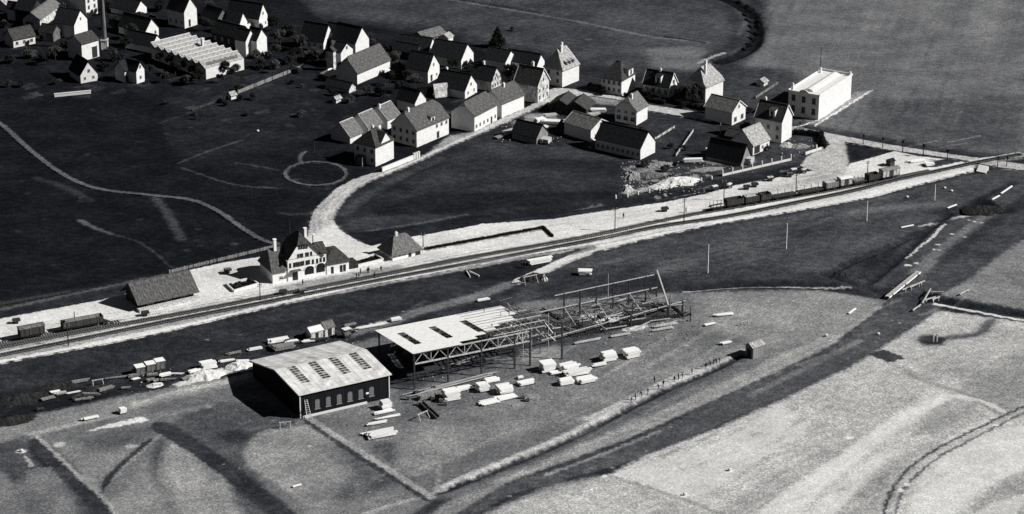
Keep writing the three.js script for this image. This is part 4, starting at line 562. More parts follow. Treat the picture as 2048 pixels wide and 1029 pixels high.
// -- flat-roofed white building
{ const s = house('depot', 'large white flat-roofed building with long windowless side and dark front', 'building', { k: [1637, 240], r: [1702, 197], L: 11.5, e: 46, roof: 'flat', p: 0, w: M.white, rm: M.felt, cap: 0, o: -0.2, go: -0.2, g: 46 });
  const { o, R, L, eave } = s;
  
  part('parapet', merge([bx(R + 0.4, 0.7, 0.35, 0, eave + 0.5, L / 2 + 0.05), bx(R + 0.4, 0.7, 0.35, 0, eave + 0.5, -L / 2 - 0.05), bx(0.35, 0.7, L - 0.3, R / 2 + 0.05, eave + 0.5, 0), bx(0.4, 0.55, L - 0.3, -R / 2 - 0.05, eave + 0.42, 0)]), M.white, o);
  part('roof_lantern', merge([prismZ([[-1.8, 0], [1.8, 0], [1.2, 0.7], [0, 1.0], [-1.2, 0.7]], -R / 2 + 3, R / 2 - 2)]).rotateY(Math.PI / 2), M.white, o).position.set(0, eave + 0.22, 0.4);
  const pd = []; for (let i = 0; i <= 10; i++) { const a = Math.PI * i / 10; pd.push([1.6 * Math.cos(a), 0.9 * Math.sin(a)]); }
  part('pediment', merge([prismZ(pd, -0.2, 0.2)]).rotateY(Math.PI / 2), M.plaster, o).position.set(-R / 2 - 0.05, eave + 0.68, 0);
  for (const y of [1.4, 5.2]) rowWindows(o, R, L, 'L', 3, y, 1.3, 2.3, M.trimgrey, M.pane);
  for (const [x, z, h] of [[-R / 2 + 2, -L / 2 + 0.6, 1.6], [R / 2 - 3, -L / 2 + 0.8, 1.2], [R / 2 - 0.6, L / 2 - 0.4, 0.8]]) chimney(o, x, z, eave, eave + h + 0.6, 0.6);
  part('annex', merge([bx(3, 3.2, 3.6, R / 2 + 1.5, 1.4, 2)]), M.darkwall, o); }

// -- saw-toothed factory
{ const K = G(412, 158), q = G(303, 116), vv = new THREE.Vector3().subVectors(q, K), L = vv.length(); vv.normalize(); const u = new THREE.Vector3(-vv.z, 0, vv.x), R = 17, turn = Math.atan2(-u.z, u.x), eave = hpx(K, 20), N = 8;
  const t = thing('factory', 'low factory under a pale saw-toothed roof of eight ridges', 'factory', K.clone().addScaledVector(u, R / 2).addScaledVector(vv, L / 2), turn), st = L / N;
  part('wall', merge([bx(R, eave + 0.5, L, 0, eave / 2 - 0.25, 0)]), M.white, t);
  for (let i = 0; i < N; i++) { const z1 = L / 2 - i * st, z0 = z1 - st; const b = part('roof_bay', merge([prismZ([[z1, 0], [z0 + 0.02, 0], [z0 + 0.02, 2.3]].map(([a, y]) => [-a, y]), -R / 2 - 0.2, R / 2 + 0.2)]).rotateY(Math.PI / 2), M.tilepale, t); b.position.y = eave; part('ridge_flashing', merge([bx(R + 0.5, 0.16, 0.4, 0, 2.34, z0 + 0.2)]), M.felt, b); part('skylight_strip', merge([slab([[-R / 2 + 1.5, 0.72, z1 - st * 0.28], [R / 2 - 1.5, 0.72, z1 - st * 0.28], [R / 2 - 1.5, 1.45, z1 - st * 0.6], [-R / 2 + 1.5, 1.45, z1 - st * 0.6]], 0.05)]), M.slate, b); } 
  part('vent_shaft', merge([bx(0.9, 4, 0.9, 4, eave + 2.4, -2), bx(1.2, 0.2, 1.2, 4, eave + 4.5, -2)]), M.white, t); }
// slender chimney stack
{ const b = G(209, 97), h = hpx(b, 118), t = thing('chimney_stack', 'slender tall factory chimney on a pale square base', 'chimney', b);
  const g = new THREE.LatheGeometry([[0.95, 3], [0.8, h * 0.5], [0.62, h - 0.6], [0.8, h - 0.5], [0.8, h], [0.5, h]].map((p) => new THREE.Vector2(...p)), 20); part('shaft', g, M.grey, t); part('base', merge([bx(2.4, 3.6, 2.4, 0, 1.6, 0), bx(2.8, 0.3, 2.8, 0, 3.5, 0)]), M.plaster, t); }

// -- station
{ const K = G(546, 569), e = G(697, 541), u = new THREE.Vector3().subVectors(e, K).normalize(), turn = Math.atan2(-u.z, u.x), W = K.distanceTo(e), v = new THREE.Vector3(u.z, 0, -u.x);
  const t = thing('station_building', 'white railway station with steep half-hipped gable, two arches and side wings', 'station', K.clone().addScaledVector(u, W / 2), turn);
  const ax0 = (px, py) => onPlane(K, u, px, py)[0] - W / 2;                       // along the front
  const x0 = -W / 2, xa = ax0(576, 563), xb = ax0(653, 549), xw = W / 2, D = 7, base = 0.5;
  const mk = (n, g, m, p = t) => part(n, merge(g), m, p);
  const hA = hpx(G(576, 564), 43), hHip = hpx(G(607, 558), 69), hR = hHip + 2.9, gx0 = xa, gx1 = ax0(640, 551), gm = (ax0(595, 556) + ax0(620, 553)) / 2, ghw = (ax0(620, 553) - ax0(595, 556)) / 2;
  // main block: gable wall with windows, body behind it
  mk('wall', [bx(xb - xa, hA + base, D, (xa + xb) / 2, (hA - base) / 2, -D / 2), prismZ([[gx0, hA], [gx1 + 0.6, hA], [gm + ghw, hHip], [gm - ghw, hHip]], -0.4, 0)], M.limewash);
  const sl = (a) => a.map((f) => slab(f, 0.22)), zb = -D - 0.4, zf = 0.55, hip = 3.2, s1 = (hHip - hA) / (gm - ghw - gx0), s2 = (hHip - hA) / (gx1 + 0.6 - gm - ghw);
  const eL = [gx0 - 0.7, hA - 0.7 * s1 + 0.25], eR = [gx1 + 1.3, hA - 0.7 * s2 + 0.25], yy = hHip + 0.25;
  const rf = mk('roof', sl([[[eL[0], eL[1], zb], [eL[0], eL[1], zf], [gm - ghw, yy, zf], [gm, hR, zf - hip], [gm, hR, zb + hip], [gm - ghw, yy, zb]], [[eR[0], eR[1], zf], [eR[0], eR[1], zb], [gm + ghw, yy, zb], [gm, hR, zb + hip], [gm, hR, zf - hip], [gm + ghw, yy, zf]], [[gm - ghw, yy, zf], [gm + ghw, yy, zf], [gm, hR, zf - hip]], [[gm + ghw, yy, zb], [gm - ghw, yy, zb], [gm, hR, zb + hip]]]), M.tilemid);
  mk('side_roof', sl([[[gx1 - 0.5, hA + 0.35, 0.35], [xb + 0.4, hA + 0.35, 0.35], [xb + 0.4, hA + 2.6, -D / 2], [gx1 - 0.5, hA + 2.6, -D / 2]], [[xb + 0.4, hA + 0.35, -D], [gx1 - 0.5, hA + 0.35, -D], [gx1 - 0.5, hA + 2.6, -D / 2], [xb + 0.4, hA + 2.6, -D / 2]]]), M.tilemid);
  mk('chimney', [bx(0.8, 3.4, 0.8, gm + 2.4, hR - 1.4, -4), bx(1, 0.2, 1, gm + 2.4, hR + 0.3, -4)], M.limewash, rf); mk('chimney', [bx(0.8, 3, 0.8, gm + 6.0, hR - 4.6, -6), bx(1, 0.2, 1, gm + 6.0, hR - 3.1, -6)], M.limewash, rf);
  mk('cornice', [bx(0.9, 0.25, 0.5, gx0 - 0.1, hA - 0.1, 0.3), bx(gx1 - gx0 - 0.6, 0.12, 0.12, (gx0 + gx1) / 2, hA + 0.05, 0.06)], M.plaster);
  const WIN = (px, py, w, h) => { const [a, y] = onPlane(K, u, px, py); addWindow(t, a - W / 2, y - h / 2, 0.04, 0, +(w * 0.82).toFixed(2), +(h * 1.05).toFixed(2), M.wood, M.pane); };
  for (const [x, y] of [[580, 531.5], [588, 530], [592.5, 529], [597, 528.5], [602, 527.5], [606, 526.5], [613, 525.5], [617.5, 524.5], [625.5, 523.5], [634, 522], [641, 520.5], [648, 519]]) WIN(x, y, 0.62, 1.25);
  for (const [x, y] of [[596, 512.5], [601, 511.5], [604, 511], [612, 509.5], [615.5, 509], [622, 507.5]]) WIN(x, y, 0.6, 1.15);
  for (const [x, y] of [[598, 495], [603, 494.5], [608, 494], [613, 493.5]]) WIN(x, y, 0.6, 0.95);
  // arches of the waiting hall and doors, dark recesses with a pale surround
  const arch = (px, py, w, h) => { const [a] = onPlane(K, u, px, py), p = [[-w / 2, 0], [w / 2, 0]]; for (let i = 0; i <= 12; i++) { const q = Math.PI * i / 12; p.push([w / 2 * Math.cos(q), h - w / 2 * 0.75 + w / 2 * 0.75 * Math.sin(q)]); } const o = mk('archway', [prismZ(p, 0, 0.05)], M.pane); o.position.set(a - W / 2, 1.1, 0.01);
    const ring = []; for (let i = 0; i < 14; i++) { const q0 = Math.PI * i / 14, q1 = Math.PI * (i + 1) / 14, P = (q) => [(w / 2 + 0.12) * Math.cos(q), h - w / 2 * 0.75 + (w / 2 * 0.75 + 0.12) * Math.sin(q), 0.06]; ring.push(beam(P(q0), P(q1), 0.22)); } mk('arch_moulding', ring, M.limewash, o); };
  arch(618.5, 550, 2.9, 2.6); arch(641, 546, 2.7, 2.9);
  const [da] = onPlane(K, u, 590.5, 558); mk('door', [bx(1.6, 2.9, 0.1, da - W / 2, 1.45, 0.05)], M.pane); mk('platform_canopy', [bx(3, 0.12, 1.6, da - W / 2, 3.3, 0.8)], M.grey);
  // left wing
  const lw = xa - x0, hl = hpx(G(546, 569), 23), dl = 10, lx = (x0 + xa) / 2;
  const lwall = mk('left_wing', [bx(lw, hl + base, dl, lx, (hl - base) / 2, -dl / 2 - 0.3)], M.limewash); addWindow(lwall, lx + 0.3, 0.9, -0.26, 0, 1.1, 1.1, M.trim, M.pane);
  const lr = mk('wing_roof', sl([[[x0 - 0.5, hl + 0.1, 0.3], [xa, hl + 0.1, 0.3], [xa, hl + 5.6, -5.3], [x0 + 0.7, hl + 5.6, -5.3]], [[xa, hl + 0.1, -dl - 0.9], [x0 - 0.5, hl + 0.1, -dl - 0.9], [x0 + 0.7, hl + 5.6, -5.3], [xa, hl + 5.6, -5.3]], [[x0 - 0.5, hl + 0.1, -dl - 0.9], [x0 - 0.5, hl + 0.1, 0.3], [x0 + 0.7, hl + 5.6, -5.3]]]), M.tile);
  mk('chimney', [bx(0.8, 3.6, 0.8, lx + 0.3, hl + 6.6, -4.6), bx(1, 0.2, 1, lx + 0.3, hl + 8.4, -4.6)], M.limewash, lr);
  // right wing with a bulging hipped roof
  const rw = xw - xb, rx = (xb + xw) / 2, hr = hpx(G(697, 541), 19), dr = 8.5;
  mk('right_wing', [bx(rw, hr + base, dr, rx, (hr - base) / 2, -dr / 2 + 0.25)], M.limewash);
  { const lv = [[0.45, 0.1], [0.25, 0.55], [-0.5, 1.7], [-1.3, 2.5], [-2.3, 3.1], [-3.2, 3.35]], hxw = rw / 2, hz = dr / 2, v = [], ring = ([o, y]) => { const a = hxw + o, b = hz + o, p = []; for (const [qx, qz] of [[-1, 1], [1, 1], [1, -1], [-1, -1]]) p.push([qx * a, y, qz * b]); return p; };
    for (let k = 0; k < lv.length - 1; k++) { const A = ring(lv[k]), B = ring(lv[k + 1]); for (let i = 0; i < 4; i++) { const j = (i + 1) % 4; v.push(...A[i], ...A[j], ...B[j], ...A[i], ...B[j], ...B[i]); } }
    const Z = ring(lv[lv.length - 1]); v.push(...Z[0], ...Z[1], ...Z[2], ...Z[0], ...Z[2], ...Z[3]);
    const g = new THREE.BufferGeometry(); g.setAttribute('position', new THREE.Float32BufferAttribute(v, 3)); part('bulging_roof', boxUV(g), M.tilemid, t).position.set(rx, hr, -dr / 2 + 0.25); }
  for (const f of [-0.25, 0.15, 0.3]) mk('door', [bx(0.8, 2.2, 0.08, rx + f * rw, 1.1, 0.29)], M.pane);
  mk('side_shed', [bx(3.2, 2.2, 4, xw + 1.7, 0.8, -2.5)], M.darkwall); }
// -- small hipped station lodge
{ const s = house('station_lodge', 'small white lodge with grey hipped roof beside the station', 'lodge', { k: [785, 522], r: [841, 509], L: 7.5, e: 14, g: 38, ax: 'R', p: 0, inset: 3.4, o: 0.7, go: 0.7, rm: M.slate, w: M.limewash, wr: [[3, 1.0, 0.8, 1.0, 0, 0.5]], ch: [[0.36, 0.0, 0.9]], door: ['R', 0.62, 1.0, 2.0] });
  part('door_recess', merge([bx(1.6, 2.1, 0.1, s.R * 0.4, 1.05, s.L / 2 + 0.05)]), M.pane, s.o); part('post', merge([bx(0.18, 2.4, 0.18, s.R / 2 + 0.5, 1.1, s.L / 2 + 0.4)]), M.trim, s.o); }
// -- goods shed
{ const s = house('goods_shed', 'dark wooden goods shed with broad grey roof in the pale yard', 'shed', { k: [279, 620], r: [387, 596], L: 9.5, e: 20, g: 43, ax: 'R', rm: M.tile, w: M.wood, o: 1.5, go: 1.2, capm: M.tile });
  for (let i = 0; i < 6; i++) part('bracket', merge([beam([-s.R / 2 + 1 + i * (s.R - 2) / 5, s.eave - 1.6, s.L / 2 + 0.05], [-s.R / 2 + 1 + i * (s.R - 2) / 5, s.eave - 0.55, s.L / 2 + 1.2], 0.18)]), M.wood, s.o);
  part('loading_ramp', merge([bx(s.R + 2, 0.9, 2.2, 0, 0.35, s.L / 2 + 1.15)]), M.stone, s.o);
  for (const f of [-0.3, 0.02, 0.32]) part('sliding_door', merge([bx(2.4, 2.2, 0.1, f * s.R, 1.95, s.L / 2 + 0.06)]), M.boardgrey, s.o); }

// -- finished hangar
const HK = G(600.5, 836), HE = G(778, 795), HU = new THREE.Vector3().subVectors(HE, HK).normalize(), HV = new THREE.Vector3(HU.z, 0, -HU.x), HTURN = Math.atan2(-HU.z, HU.x);
{ const W = HK.distanceTo(HE), e = heightAt(HK, 788), [ra, rh] = onPlane(HK, HV, 552.6, 739.4), [ba, bh] = onPlane(HK, HV, 503, 721);
  const t = thing('hangar', 'finished dark hangar with pale felt roof and four strips of skylights', 'hangar', HK.clone().addScaledVector(HU, W / 2), HTURN);
  const wall = part('wall', merge([prismZ([[0, -0.5], [ba - 0.4, -0.5], [ba - 0.4, bh - 0.3], [ra, rh - 0.3], [0, e - 0.25]].map(([a, y]) => [a, y]), -W / 2, W / 2)]).rotateY(Math.PI / 2), M.tar, t);
  const ov = 0.6, xL = -W / 2 - ov, xR = W / 2 + ov, sl = (rh - e) / ra, P = (x, a, y) => [x, y, -a];
  const yF = e - sl * ov, roof = part('roof', merge([slab([P(xL, -ov, yF), P(xR, -ov, yF), P(xR, ra, rh), P(xL, ra, rh)], 0.3), slab([P(xL, ra, rh), P(xR, ra, rh), P(xR, ba, bh), P(xL, ba, bh)], 0.3)]), M.feltroof, t);
  for (let i = 0; i < 16; i++) { const q0 = xL + (xR - xL) * i / 16 + 0.03, q1 = xL + (xR - xL) * (i + 1) / 16 - 0.03, m = [M.feltroof, M.feltroof2, M.feltroof, M.feltroof3][(i * 7 + 3) % 4], m2 = [M.feltroof2, M.feltroof, M.feltroof3][(i * 5 + 1) % 3], am = ra * rr(0.12, 0.26), Y = (a) => e + sl * a;
    part('felt_sheet', merge([slab([P(q0, -ov, yF + 0.045), P(q1, -ov, yF + 0.045), P(q1, am, Y(am) + 0.045), P(q0, am, Y(am) + 0.045)], 0.04)]), m2, roof); part('felt_sheet', merge([slab([P(q0, am - 0.1, Y(am - 0.1) + 0.075), P(q1, am - 0.1, Y(am - 0.1) + 0.075), P(q1, ra, rh + 0.075), P(q0, ra, rh + 0.075)], 0.04)]), m, roof); part('felt_sheet', merge([slab([P(q0, ra, rh + 0.06), P(q1, ra, rh + 0.06), P(q1, ba, bh + 0.06), P(q0, ba, bh + 0.06)], 0.04)]), m2, roof); }
  part('eaves_board', merge([bx(W + 2 * ov, 0.28, 0.1, 0, yF - 0.12, ov + 0.05)]), M.trim, roof); part('verge_board', merge([beam(P(xL - 0.05, -ov, yF - 0.1), P(xL - 0.05, ra, rh - 0.1), 0.1, 0.3), beam(P(xL - 0.05, ra, rh - 0.1), P(xL - 0.05, ba, bh - 0.1), 0.1, 0.3)]), M.trim, roof);
  for (let i = 0; i < 4; i++) {                            // skylight strips: kerb, panes in pairs
    const xc = -W / 2 + W * (0.155 + 0.232 * i), sw = 2.4, a0 = ra * 0.30, a1 = ra * 0.98, Y = (a) => e + sl * a;
    const s = part('skylight', merge([slab([P(xc - sw / 2 - 0.15, a0 - 0.15, Y(a0) + 0.12), P(xc + sw / 2 + 0.15, a0 - 0.15, Y(a0) + 0.12), P(xc + sw / 2 + 0.15, a1, Y(a1) + 0.12), P(xc - sw / 2 - 0.15, a1, Y(a1) + 0.12)], 0.12)]), M.feltroof, roof);
    for (let k = 0; k < 8; k++) for (const h of [0, 1]) { const b0 = a0 + (a1 - a0) * (k + 0.08) / 8, b1 = a0 + (a1 - a0) * (k + 0.86) / 8, q0 = xc - sw / 2 + h * sw / 2 + 0.08, q1 = q0 + sw / 2 - 0.16; part('pane', merge([slab([P(q0, b0, Y(b0) + 0.17), P(q1, b0, Y(b0) + 0.17), P(q1, b1, Y(b1) + 0.17), P(q0, b1, Y(b1) + 0.17)], 0.04)]), (k * 5 + i * 3 + h) % 7 === 0 ? M.trimgrey : M.rust, s); }
    part('flashing', merge([beam(P(xc - sw / 2 - 0.2, a1, Y(a1) + 0.06), P(xc - sw * 1.9, a1 + (ba - ra) * 0.35, rh + (bh - rh) * 0.33 + 0.06), 0.25, 0.1)]), M.slate, roof);
  }
  part('corner_board', merge([bx(0.28, e, 0.28, -W / 2 - 0.02, e / 2 - 0.15, 0.06)]), M.trim, t); part('corner_board', merge([bx(0.28, e, 0.28, W / 2 + 0.02, e / 2 - 0.15, 0.06)]), M.trim, t);
  const arched = (w, h) => { const p = [[-w / 2, 0], [w / 2, 0]]; for (let i = 0; i <= 8; i++) { const q = Math.PI * i / 8; p.push([w / 2 * Math.cos(q), h - w * 0.28 + w * 0.28 * Math.sin(q)]); } return p; };
  for (let i = 0; i < 6; i++) { const x = -W / 2 + W * (0.19 + 0.122 * i) , o = part('window', merge([prismZ(arched(1.35, 2.7), 0, 0.08)]), M.panegrey, t); o.position.set(x, 1.5, 0.02); part('glazing_bars', merge([bx(0.08, 2.5, 0.06, 0, 1.3, 0.1), bx(1.3, 0.08, 0.06, 0, 0.75, 0.1), bx(1.3, 0.08, 0.06, 0, 1.45, 0.1), bx(1.3, 0.08, 0.06, 0, 2.05, 0.1)]), M.trimgrey, o); part('sill', merge([bx(1.7, 0.12, 0.2, 0, -0.06, 0.08)]), M.trimgrey, o); }
  part('plinth', merge([bx(W * 0.72, 0.5, 0.5, -W * 0.12, 0.1, 0.35)]), M.trim, t);
  const Lx = -W / 2 + 1.6, lad = thing('ladder', 'pale wooden ladder leaning against the dark hangar wall', 'ladder', t.position.clone().addScaledVector(HU, Lx), HTURN);
  for (const s of [-0.5, 0.5]) part('stile', merge([beam([s * 1.4, 0, 2.2], [s * 0.6, e - 2.0, 0.12], 0.14)]), M.palewood, lad); for (let k = 0; k < 9; k++) { const f = (k + 0.7) / 9.6, hw = 0.7 - 0.4 * f; part('rung', merge([beam([-hw, f * (e - 2), 2.2 - 2.08 * f], [hw, f * (e - 2), 2.2 - 2.08 * f], 0.1)]), M.palewood, lad); } }

// -- half-built hangar: posts, lattice girders, part of the roof laid
{ const K = G(829, 779), E = G(1126, 718), u = new THREE.Vector3().subVectors(E, K).normalize(), v = new THREE.Vector3(u.z, 0, -u.x), W = K.distanceTo(E), turn = Math.atan2(-u.z, u.x);
  const t = thing('half_built_hangar', 'half-built hangar with bare posts and girders and white roof boards partly laid', 'hangar', K.clone(), turn);
  const top = heightAt(K, 707), [ba, bh] = onPlane(K, v, 753, 661), P = (x, a, y) => [x, y, -a], post = (x, a, h, w = 0.35) => part('post', merge([bx(w, h + 0.4, w, 0, h / 2 - 0.2, 0)]), M.wood, t).position.set(x, 0, -a);
  const xr = (px, py, a, h) => { // x along u for a pixel at depth a, height h
    const g = G(px, py, h); return (g.x - K.x) * u.x + (g.z - K.z) * u.z; };
  const bays = [0.1, 10, 20, 30, W - 10, W - 0.2];
  bays.forEach((x, i) => { post(x, 0.25, i < 4 ? top - 0.4 : top, 0.4); });
  for (const x of [0.4, 5, 10, 15, 20, 25, 30]) { post(x, ba - 0.6, bh - 0.4); }
  for (const x of [5, 10, 20, 30]) post(x, ba * 0.5, (top + bh) / 2 - 0.4, 0.4);
  // girders along the front
  const gird = (x0, x1, a, y, d, n, m = M.palewood) => { const g = [beam(P(x0, a, y), P(x1, a, y), 0.28), beam(P(x0, a, y - d), P(x1, a, y - d), 0.34)]; for (let i = 0; i < n; i++) { const q0 = x0 + (x1 - x0) * i / n, q1 = x0 + (x1 - x0) * (i + 1) / n; g.push(beam(P(q0, a, y - d), P((q0 + q1) / 2, a, y), 0.2), beam(P((q0 + q1) / 2, a, y), P(q1, a, y - d), 0.16), beam(P(q1, a, y - d), P(q1, a, y), 0.16)); } return part('girder', merge(g), m, t); };
  for (let i = 0; i < bays.length - 2; i++) gird(bays[i], bays[i + 1], 0.25, top - 0.45, 2.9, 2);
  for (const a of [ba * 0.33, ba * 0.66]) gird(0.2, 38, a, top + (bh - top) * (a / ba) - 0.5, 2.0, 8, M.wood);
  // rafters and purlins of the unroofed bay
  const Y = (a) => top + (bh - top) * a / ba;
  for (let x = 24; x < 43; x += 1.6) { const a0 = rr(0, 3); part('rafter', merge([beam(P(x, a0, Y(a0) - 0.1), P(x + rr(-0.3, 0.3), ba - rr(0, 2), Y(ba - 1) - 0.1), 0.22)]), rnd() < 0.5 ? M.palewood : M.boardgrey, t); }
  for (let a = 1; a < ba; a += 2.3) part('purlin', merge([beam(P(24, a, Y(a) + 0.08), P(44 - rr(0, 5), a, Y(a) + 0.08), 0.2)]), rnd() < 0.5 ? M.palewood : M.wood, t);
  for (let i = 0; i < 26; i++) { const x = rr(26, 43), a = rr(0, ba), y = rr(2, top - 1); part('brace', merge([beam(P(x, a, y), P(x + rr(-3, 3), a + rr(-2, 2), Math.min(top, y + rr(1.5, 4))), 0.18)]), rnd() < 0.5 ? M.palewood : M.wood, t); }
  // laid roof boards, each course with its own ragged end
  const ends = [922, 955, 972, 992, 1000, 1030, 1026, 1052, 1016, 1034, 1012], n = 11;
  for (let k = 0; k < n; k++) {
    const a0 = -0.5 + (ba + 0.5) * k / n, a1 = -0.5 + (ba + 0.5) * (k + 1) / n - 0.03, py = 690 - 80 * k / n, x1 = Math.min(36, xr(ends[k], py, a0, Y(a0))), xe = Math.max(20, Number.isFinite(x1) ? x1 - (G(0, 0).x * 0) : 28);
    const [xx] = onPlane(K.clone().addScaledVector(v, a0), u, ends[k], 0.5 * (706 + 660) - 0), e1 = Math.max(14, Math.min(38, xx));
    const segs = [[-0.6, e1]]; const holes = [[3.2, 5.2], [12.6, 14.6], [22, 24]], hasSky = k >= 3 && k <= 7;
    const pieces = []; let x = -0.6; if (hasSky) { for (const [h0, h1] of holes) if (h1 < e1) { pieces.push([x, h0 + (k - 3) * -0.0]); x = h1; } } pieces.push([x, e1]);
    for (const [p0, p1] of pieces) if (p1 > p0 + 0.2) part('roof_board', merge([slab([P(p0, a0, Y(a0) + 0.12 + 0.02 * (k % 2)), P(p1, a0, Y(a0) + 0.12 + 0.02 * (k % 2)), P(p1, a1, Y(a1) + 0.12 + 0.02 * (k % 2)), P(p0, a1, Y(a1) + 0.12 + 0.02 * (k % 2))], 0.12)]), M.board, t);
    if (hasSky) for (const [h0, h1] of holes) if (h1 < e1) part('skylight_bar', merge([beam(P(h0, a1, Y(a1) + 0.14), P(h1, a1, Y(a1) + 0.14), 0.22), beam(P((h0 + h1) / 2, a0, Y(a0) + 0.1), P((h0 + h1) / 2, a1, Y(a1) + 0.1), 0.12)]), M.rust, t);
  } 
  // far wing of the frame: back row of posts with two long rails, raking shore
  const B = [[1128, 637], [1160, 631], [1193, 624], [1226, 616], [1258, 608.5], [1291, 602], [1313, 597]], pos = B.map((p) => t.worldToLocal(G(...p)));
  const L2 = (p) => { const q = G(p[0], p[1]); t.updateMatrixWorld(true); return t.worldToLocal(q); };
  t.updateMatrixWorld(true); const loc = B.map(L2), hTop = heightAt(G(1258, 608.5), 560), hMid = heightAt(G(1258, 608.5), 586);
  loc.forEach((p) => part('post', merge([bx(0.35, hTop + 0.5, 0.35, 0, hTop / 2 - 0.2, 0)]), M.wood, t).position.set(p.x, 0, p.z));
  const a = loc[0], b = loc[loc.length - 1]; part('rail', merge([beam([a.x - 3, hTop, a.z], [b.x, hTop, b.z], 0.2)]), M.palewood, t); part('rail', merge([beam([a.x - 8, hMid, a.z + 0.3], [b.x, hMid, b.z + 0.3], 0.22)]), M.palewood, t);
  const F = [[1198, 665], [1262, 650], [1336, 634], [1365, 622]].map(L2); for (const p of F.slice(1)) part('post', merge([bx(0.4, 3.2, 0.4, 0, 1.5, 0)]), M.wood, t).position.set(p.x, 0, p.z);
  for (let i = 0; i < 10; i++) { const x = 33 + (i % 5) * 2.6, a = i < 5 ? ba * 0.25 : ba * 0.6, hh = rr(6, top + 1.5); part('scaffold_pole', merge([bx(0.16, hh, 0.16, 0, hh / 2 - 0.1, 0)]), i % 3 ? M.palewood : M.wood, t).position.set(x, 0, -a); }
  for (let k = 0; k < 14; k++) { const x = rr(31, 38), a = rr(1, ba * 0.9), y = rr(2.5, top); part('scaffold_ledger', merge([beam(P(x, a, y), P(x + rr(3, 9), a + rr(-0.6, 0.6), y + rr(-0.3, 0.3)), 0.16)]), k % 2 ? M.palewood : M.boardgrey, t); }
  for (let k = 0; k < 12; k++) { const x = rr(32, 44), a = rr(0, ba * 0.6), y = rr(1.5, top - 1); part('scaffold_plank', merge([beam(P(x, a, y), P(x + rr(-0.8, 0.8), a + rr(3, 7), y + rr(-0.2, 0.8)), 0.2, 0.1)]), k % 3 ? M.palewood : M.board, t); }
  for (let i = 0; i < 9; i++) { const f = i / 8, pp = L2([1140 + 200 * f, 668 - 44 * f]); part('post', merge([bx(0.28, 3 + (i % 3), 0.28, 0, (3 + (i % 3)) / 2 - 0.2, 0)]), i % 2 ? M.wood : M.boardgrey, t).position.set(pp.x, 0, pp.z); }
  for (let i = 0; i < 44; i++) { const f = rnd(), q = rnd(), pp = L2([1085 + 260 * f + 40 * q, 640 - 40 * f + 44 * q]), l = rr(2.5, 8), an = rr(-0.25, 0.25) + (rnd() < 0.25 ? 1.5 : 0), y = rnd() < 0.6 ? rr(0.15, 0.5) : rr(1.5, 4.5), c = Math.cos(an) * l / 2, s2 = Math.sin(an) * l / 2; part('loose_timber', merge([beam([pp.x - c, y, pp.z - s2], [pp.x + c, y + rr(-0.6, 0.9), pp.z + s2], rr(0.14, 0.26))]), rnd() < 0.55 ? M.palewood : rnd() < 0.5 ? M.boardgrey : M.wood, t); }
  for (let i = 0; i < 6; i++) { const p0 = loc[i], p1 = loc[i + 1]; part('tie_beam', merge([beam([p0.x, hMid - 0.2, p0.z], [p0.x - 1.0, 1.6, p0.z + 9], 0.18)]), i % 2 ? M.boardgrey : M.palewood, t); part('cross_brace', merge([beam([p0.x, 0.3, p0.z], [p1.x, hMid, p1.z], 0.14)]), M.wood, t); }
  for (let i = 0; i < 16; i++) { const x = rr(2, 40), a = rr(1, ba - 1), y = rr(0.2, 0.8); part('loose_timber', merge([beam(P(x, a, y), P(x + rr(2, 7), a + rr(-1.5, 1.5), y + rr(-0.1, 0.3)), 0.22)]), rnd() < 0.5 ? M.boardgrey : M.palewood, t); }
  { const lo = L2([1337, 612]), hi = new THREE.Vector3(b.x, hTop + 1.2, b.z); part('raking_shore', merge([beam(lo.toArray(), hi.toArray(), 0.4)]), M.palewood, t); }
  { const g = [], p0 = L2([1078, 690]), p1 = L2([1366, 610]); for (const [dy, dz] of [[0.5, 0], [1.9, 1.5]]) g.push(beam([p0.x, dy, p0.z + dz], [p1.x, dy, p1.z + dz], 0.2)); for (let i = 0; i <= 16; i++) { const f = i / 16, x = p0.x + (p1.x - p0.x) * f, z = p0.z + (p1.z - p0.z) * f; g.push(beam([x, 0.5, z], [x + (i % 2 ? 1 : -1), 1.9, z + 1.5], 0.14)); } part('lying_girder', merge(g), M.palewood, t); }
}
// ------------------------------------------------------------------ walls, fences, hedges
const V = (x, y, z) => new THREE.Vector3(x, y, z);
function along(name, label, category, p, q, fill, group) {  // a thing laid from pixel p to pixel q; fill(t, length)
  const a = G(...p), b = G(...q), t = thing(name, label, category, a.clone().add(b).multiplyScalar(0.5), Math.atan2(-(b.z - a.z), b.x - a.x), group); fill(t, a.distanceTo(b), a); return t;
}
along('garden_wall', 'long white garden wall with two gate piers beside the curving road', 'wall', [764, 344], [838, 314.5], (t, L, a) => {
  const h = hpx(a, 8); part('wall_face', merge([bx(L * 0.84, h + 0.4, 0.35, -L * 0.08, h / 2 - 0.2, 0), bx(L * 0.84 + 0.1, 0.12, 0.5, -L * 0.08, h + 0.06, 0)]), M.white, t);
  for (const f of [0.37, 0.43, 0.49]) part('gate_pier', merge([bx(0.6, h + 0.9, 0.6, f * L, h / 2 + 0.05, 0), bx(0.75, 0.15, 0.75, f * L, h + 0.55, 0)]), M.white, t);
  part('gate', merge([bx(L * 0.04, h * 0.7, 0.08, L * 0.4, h * 0.35, 0), bx(L * 0.04, h * 0.7, 0.08, L * 0.46, h * 0.35, 0)]), M.wood, t); });
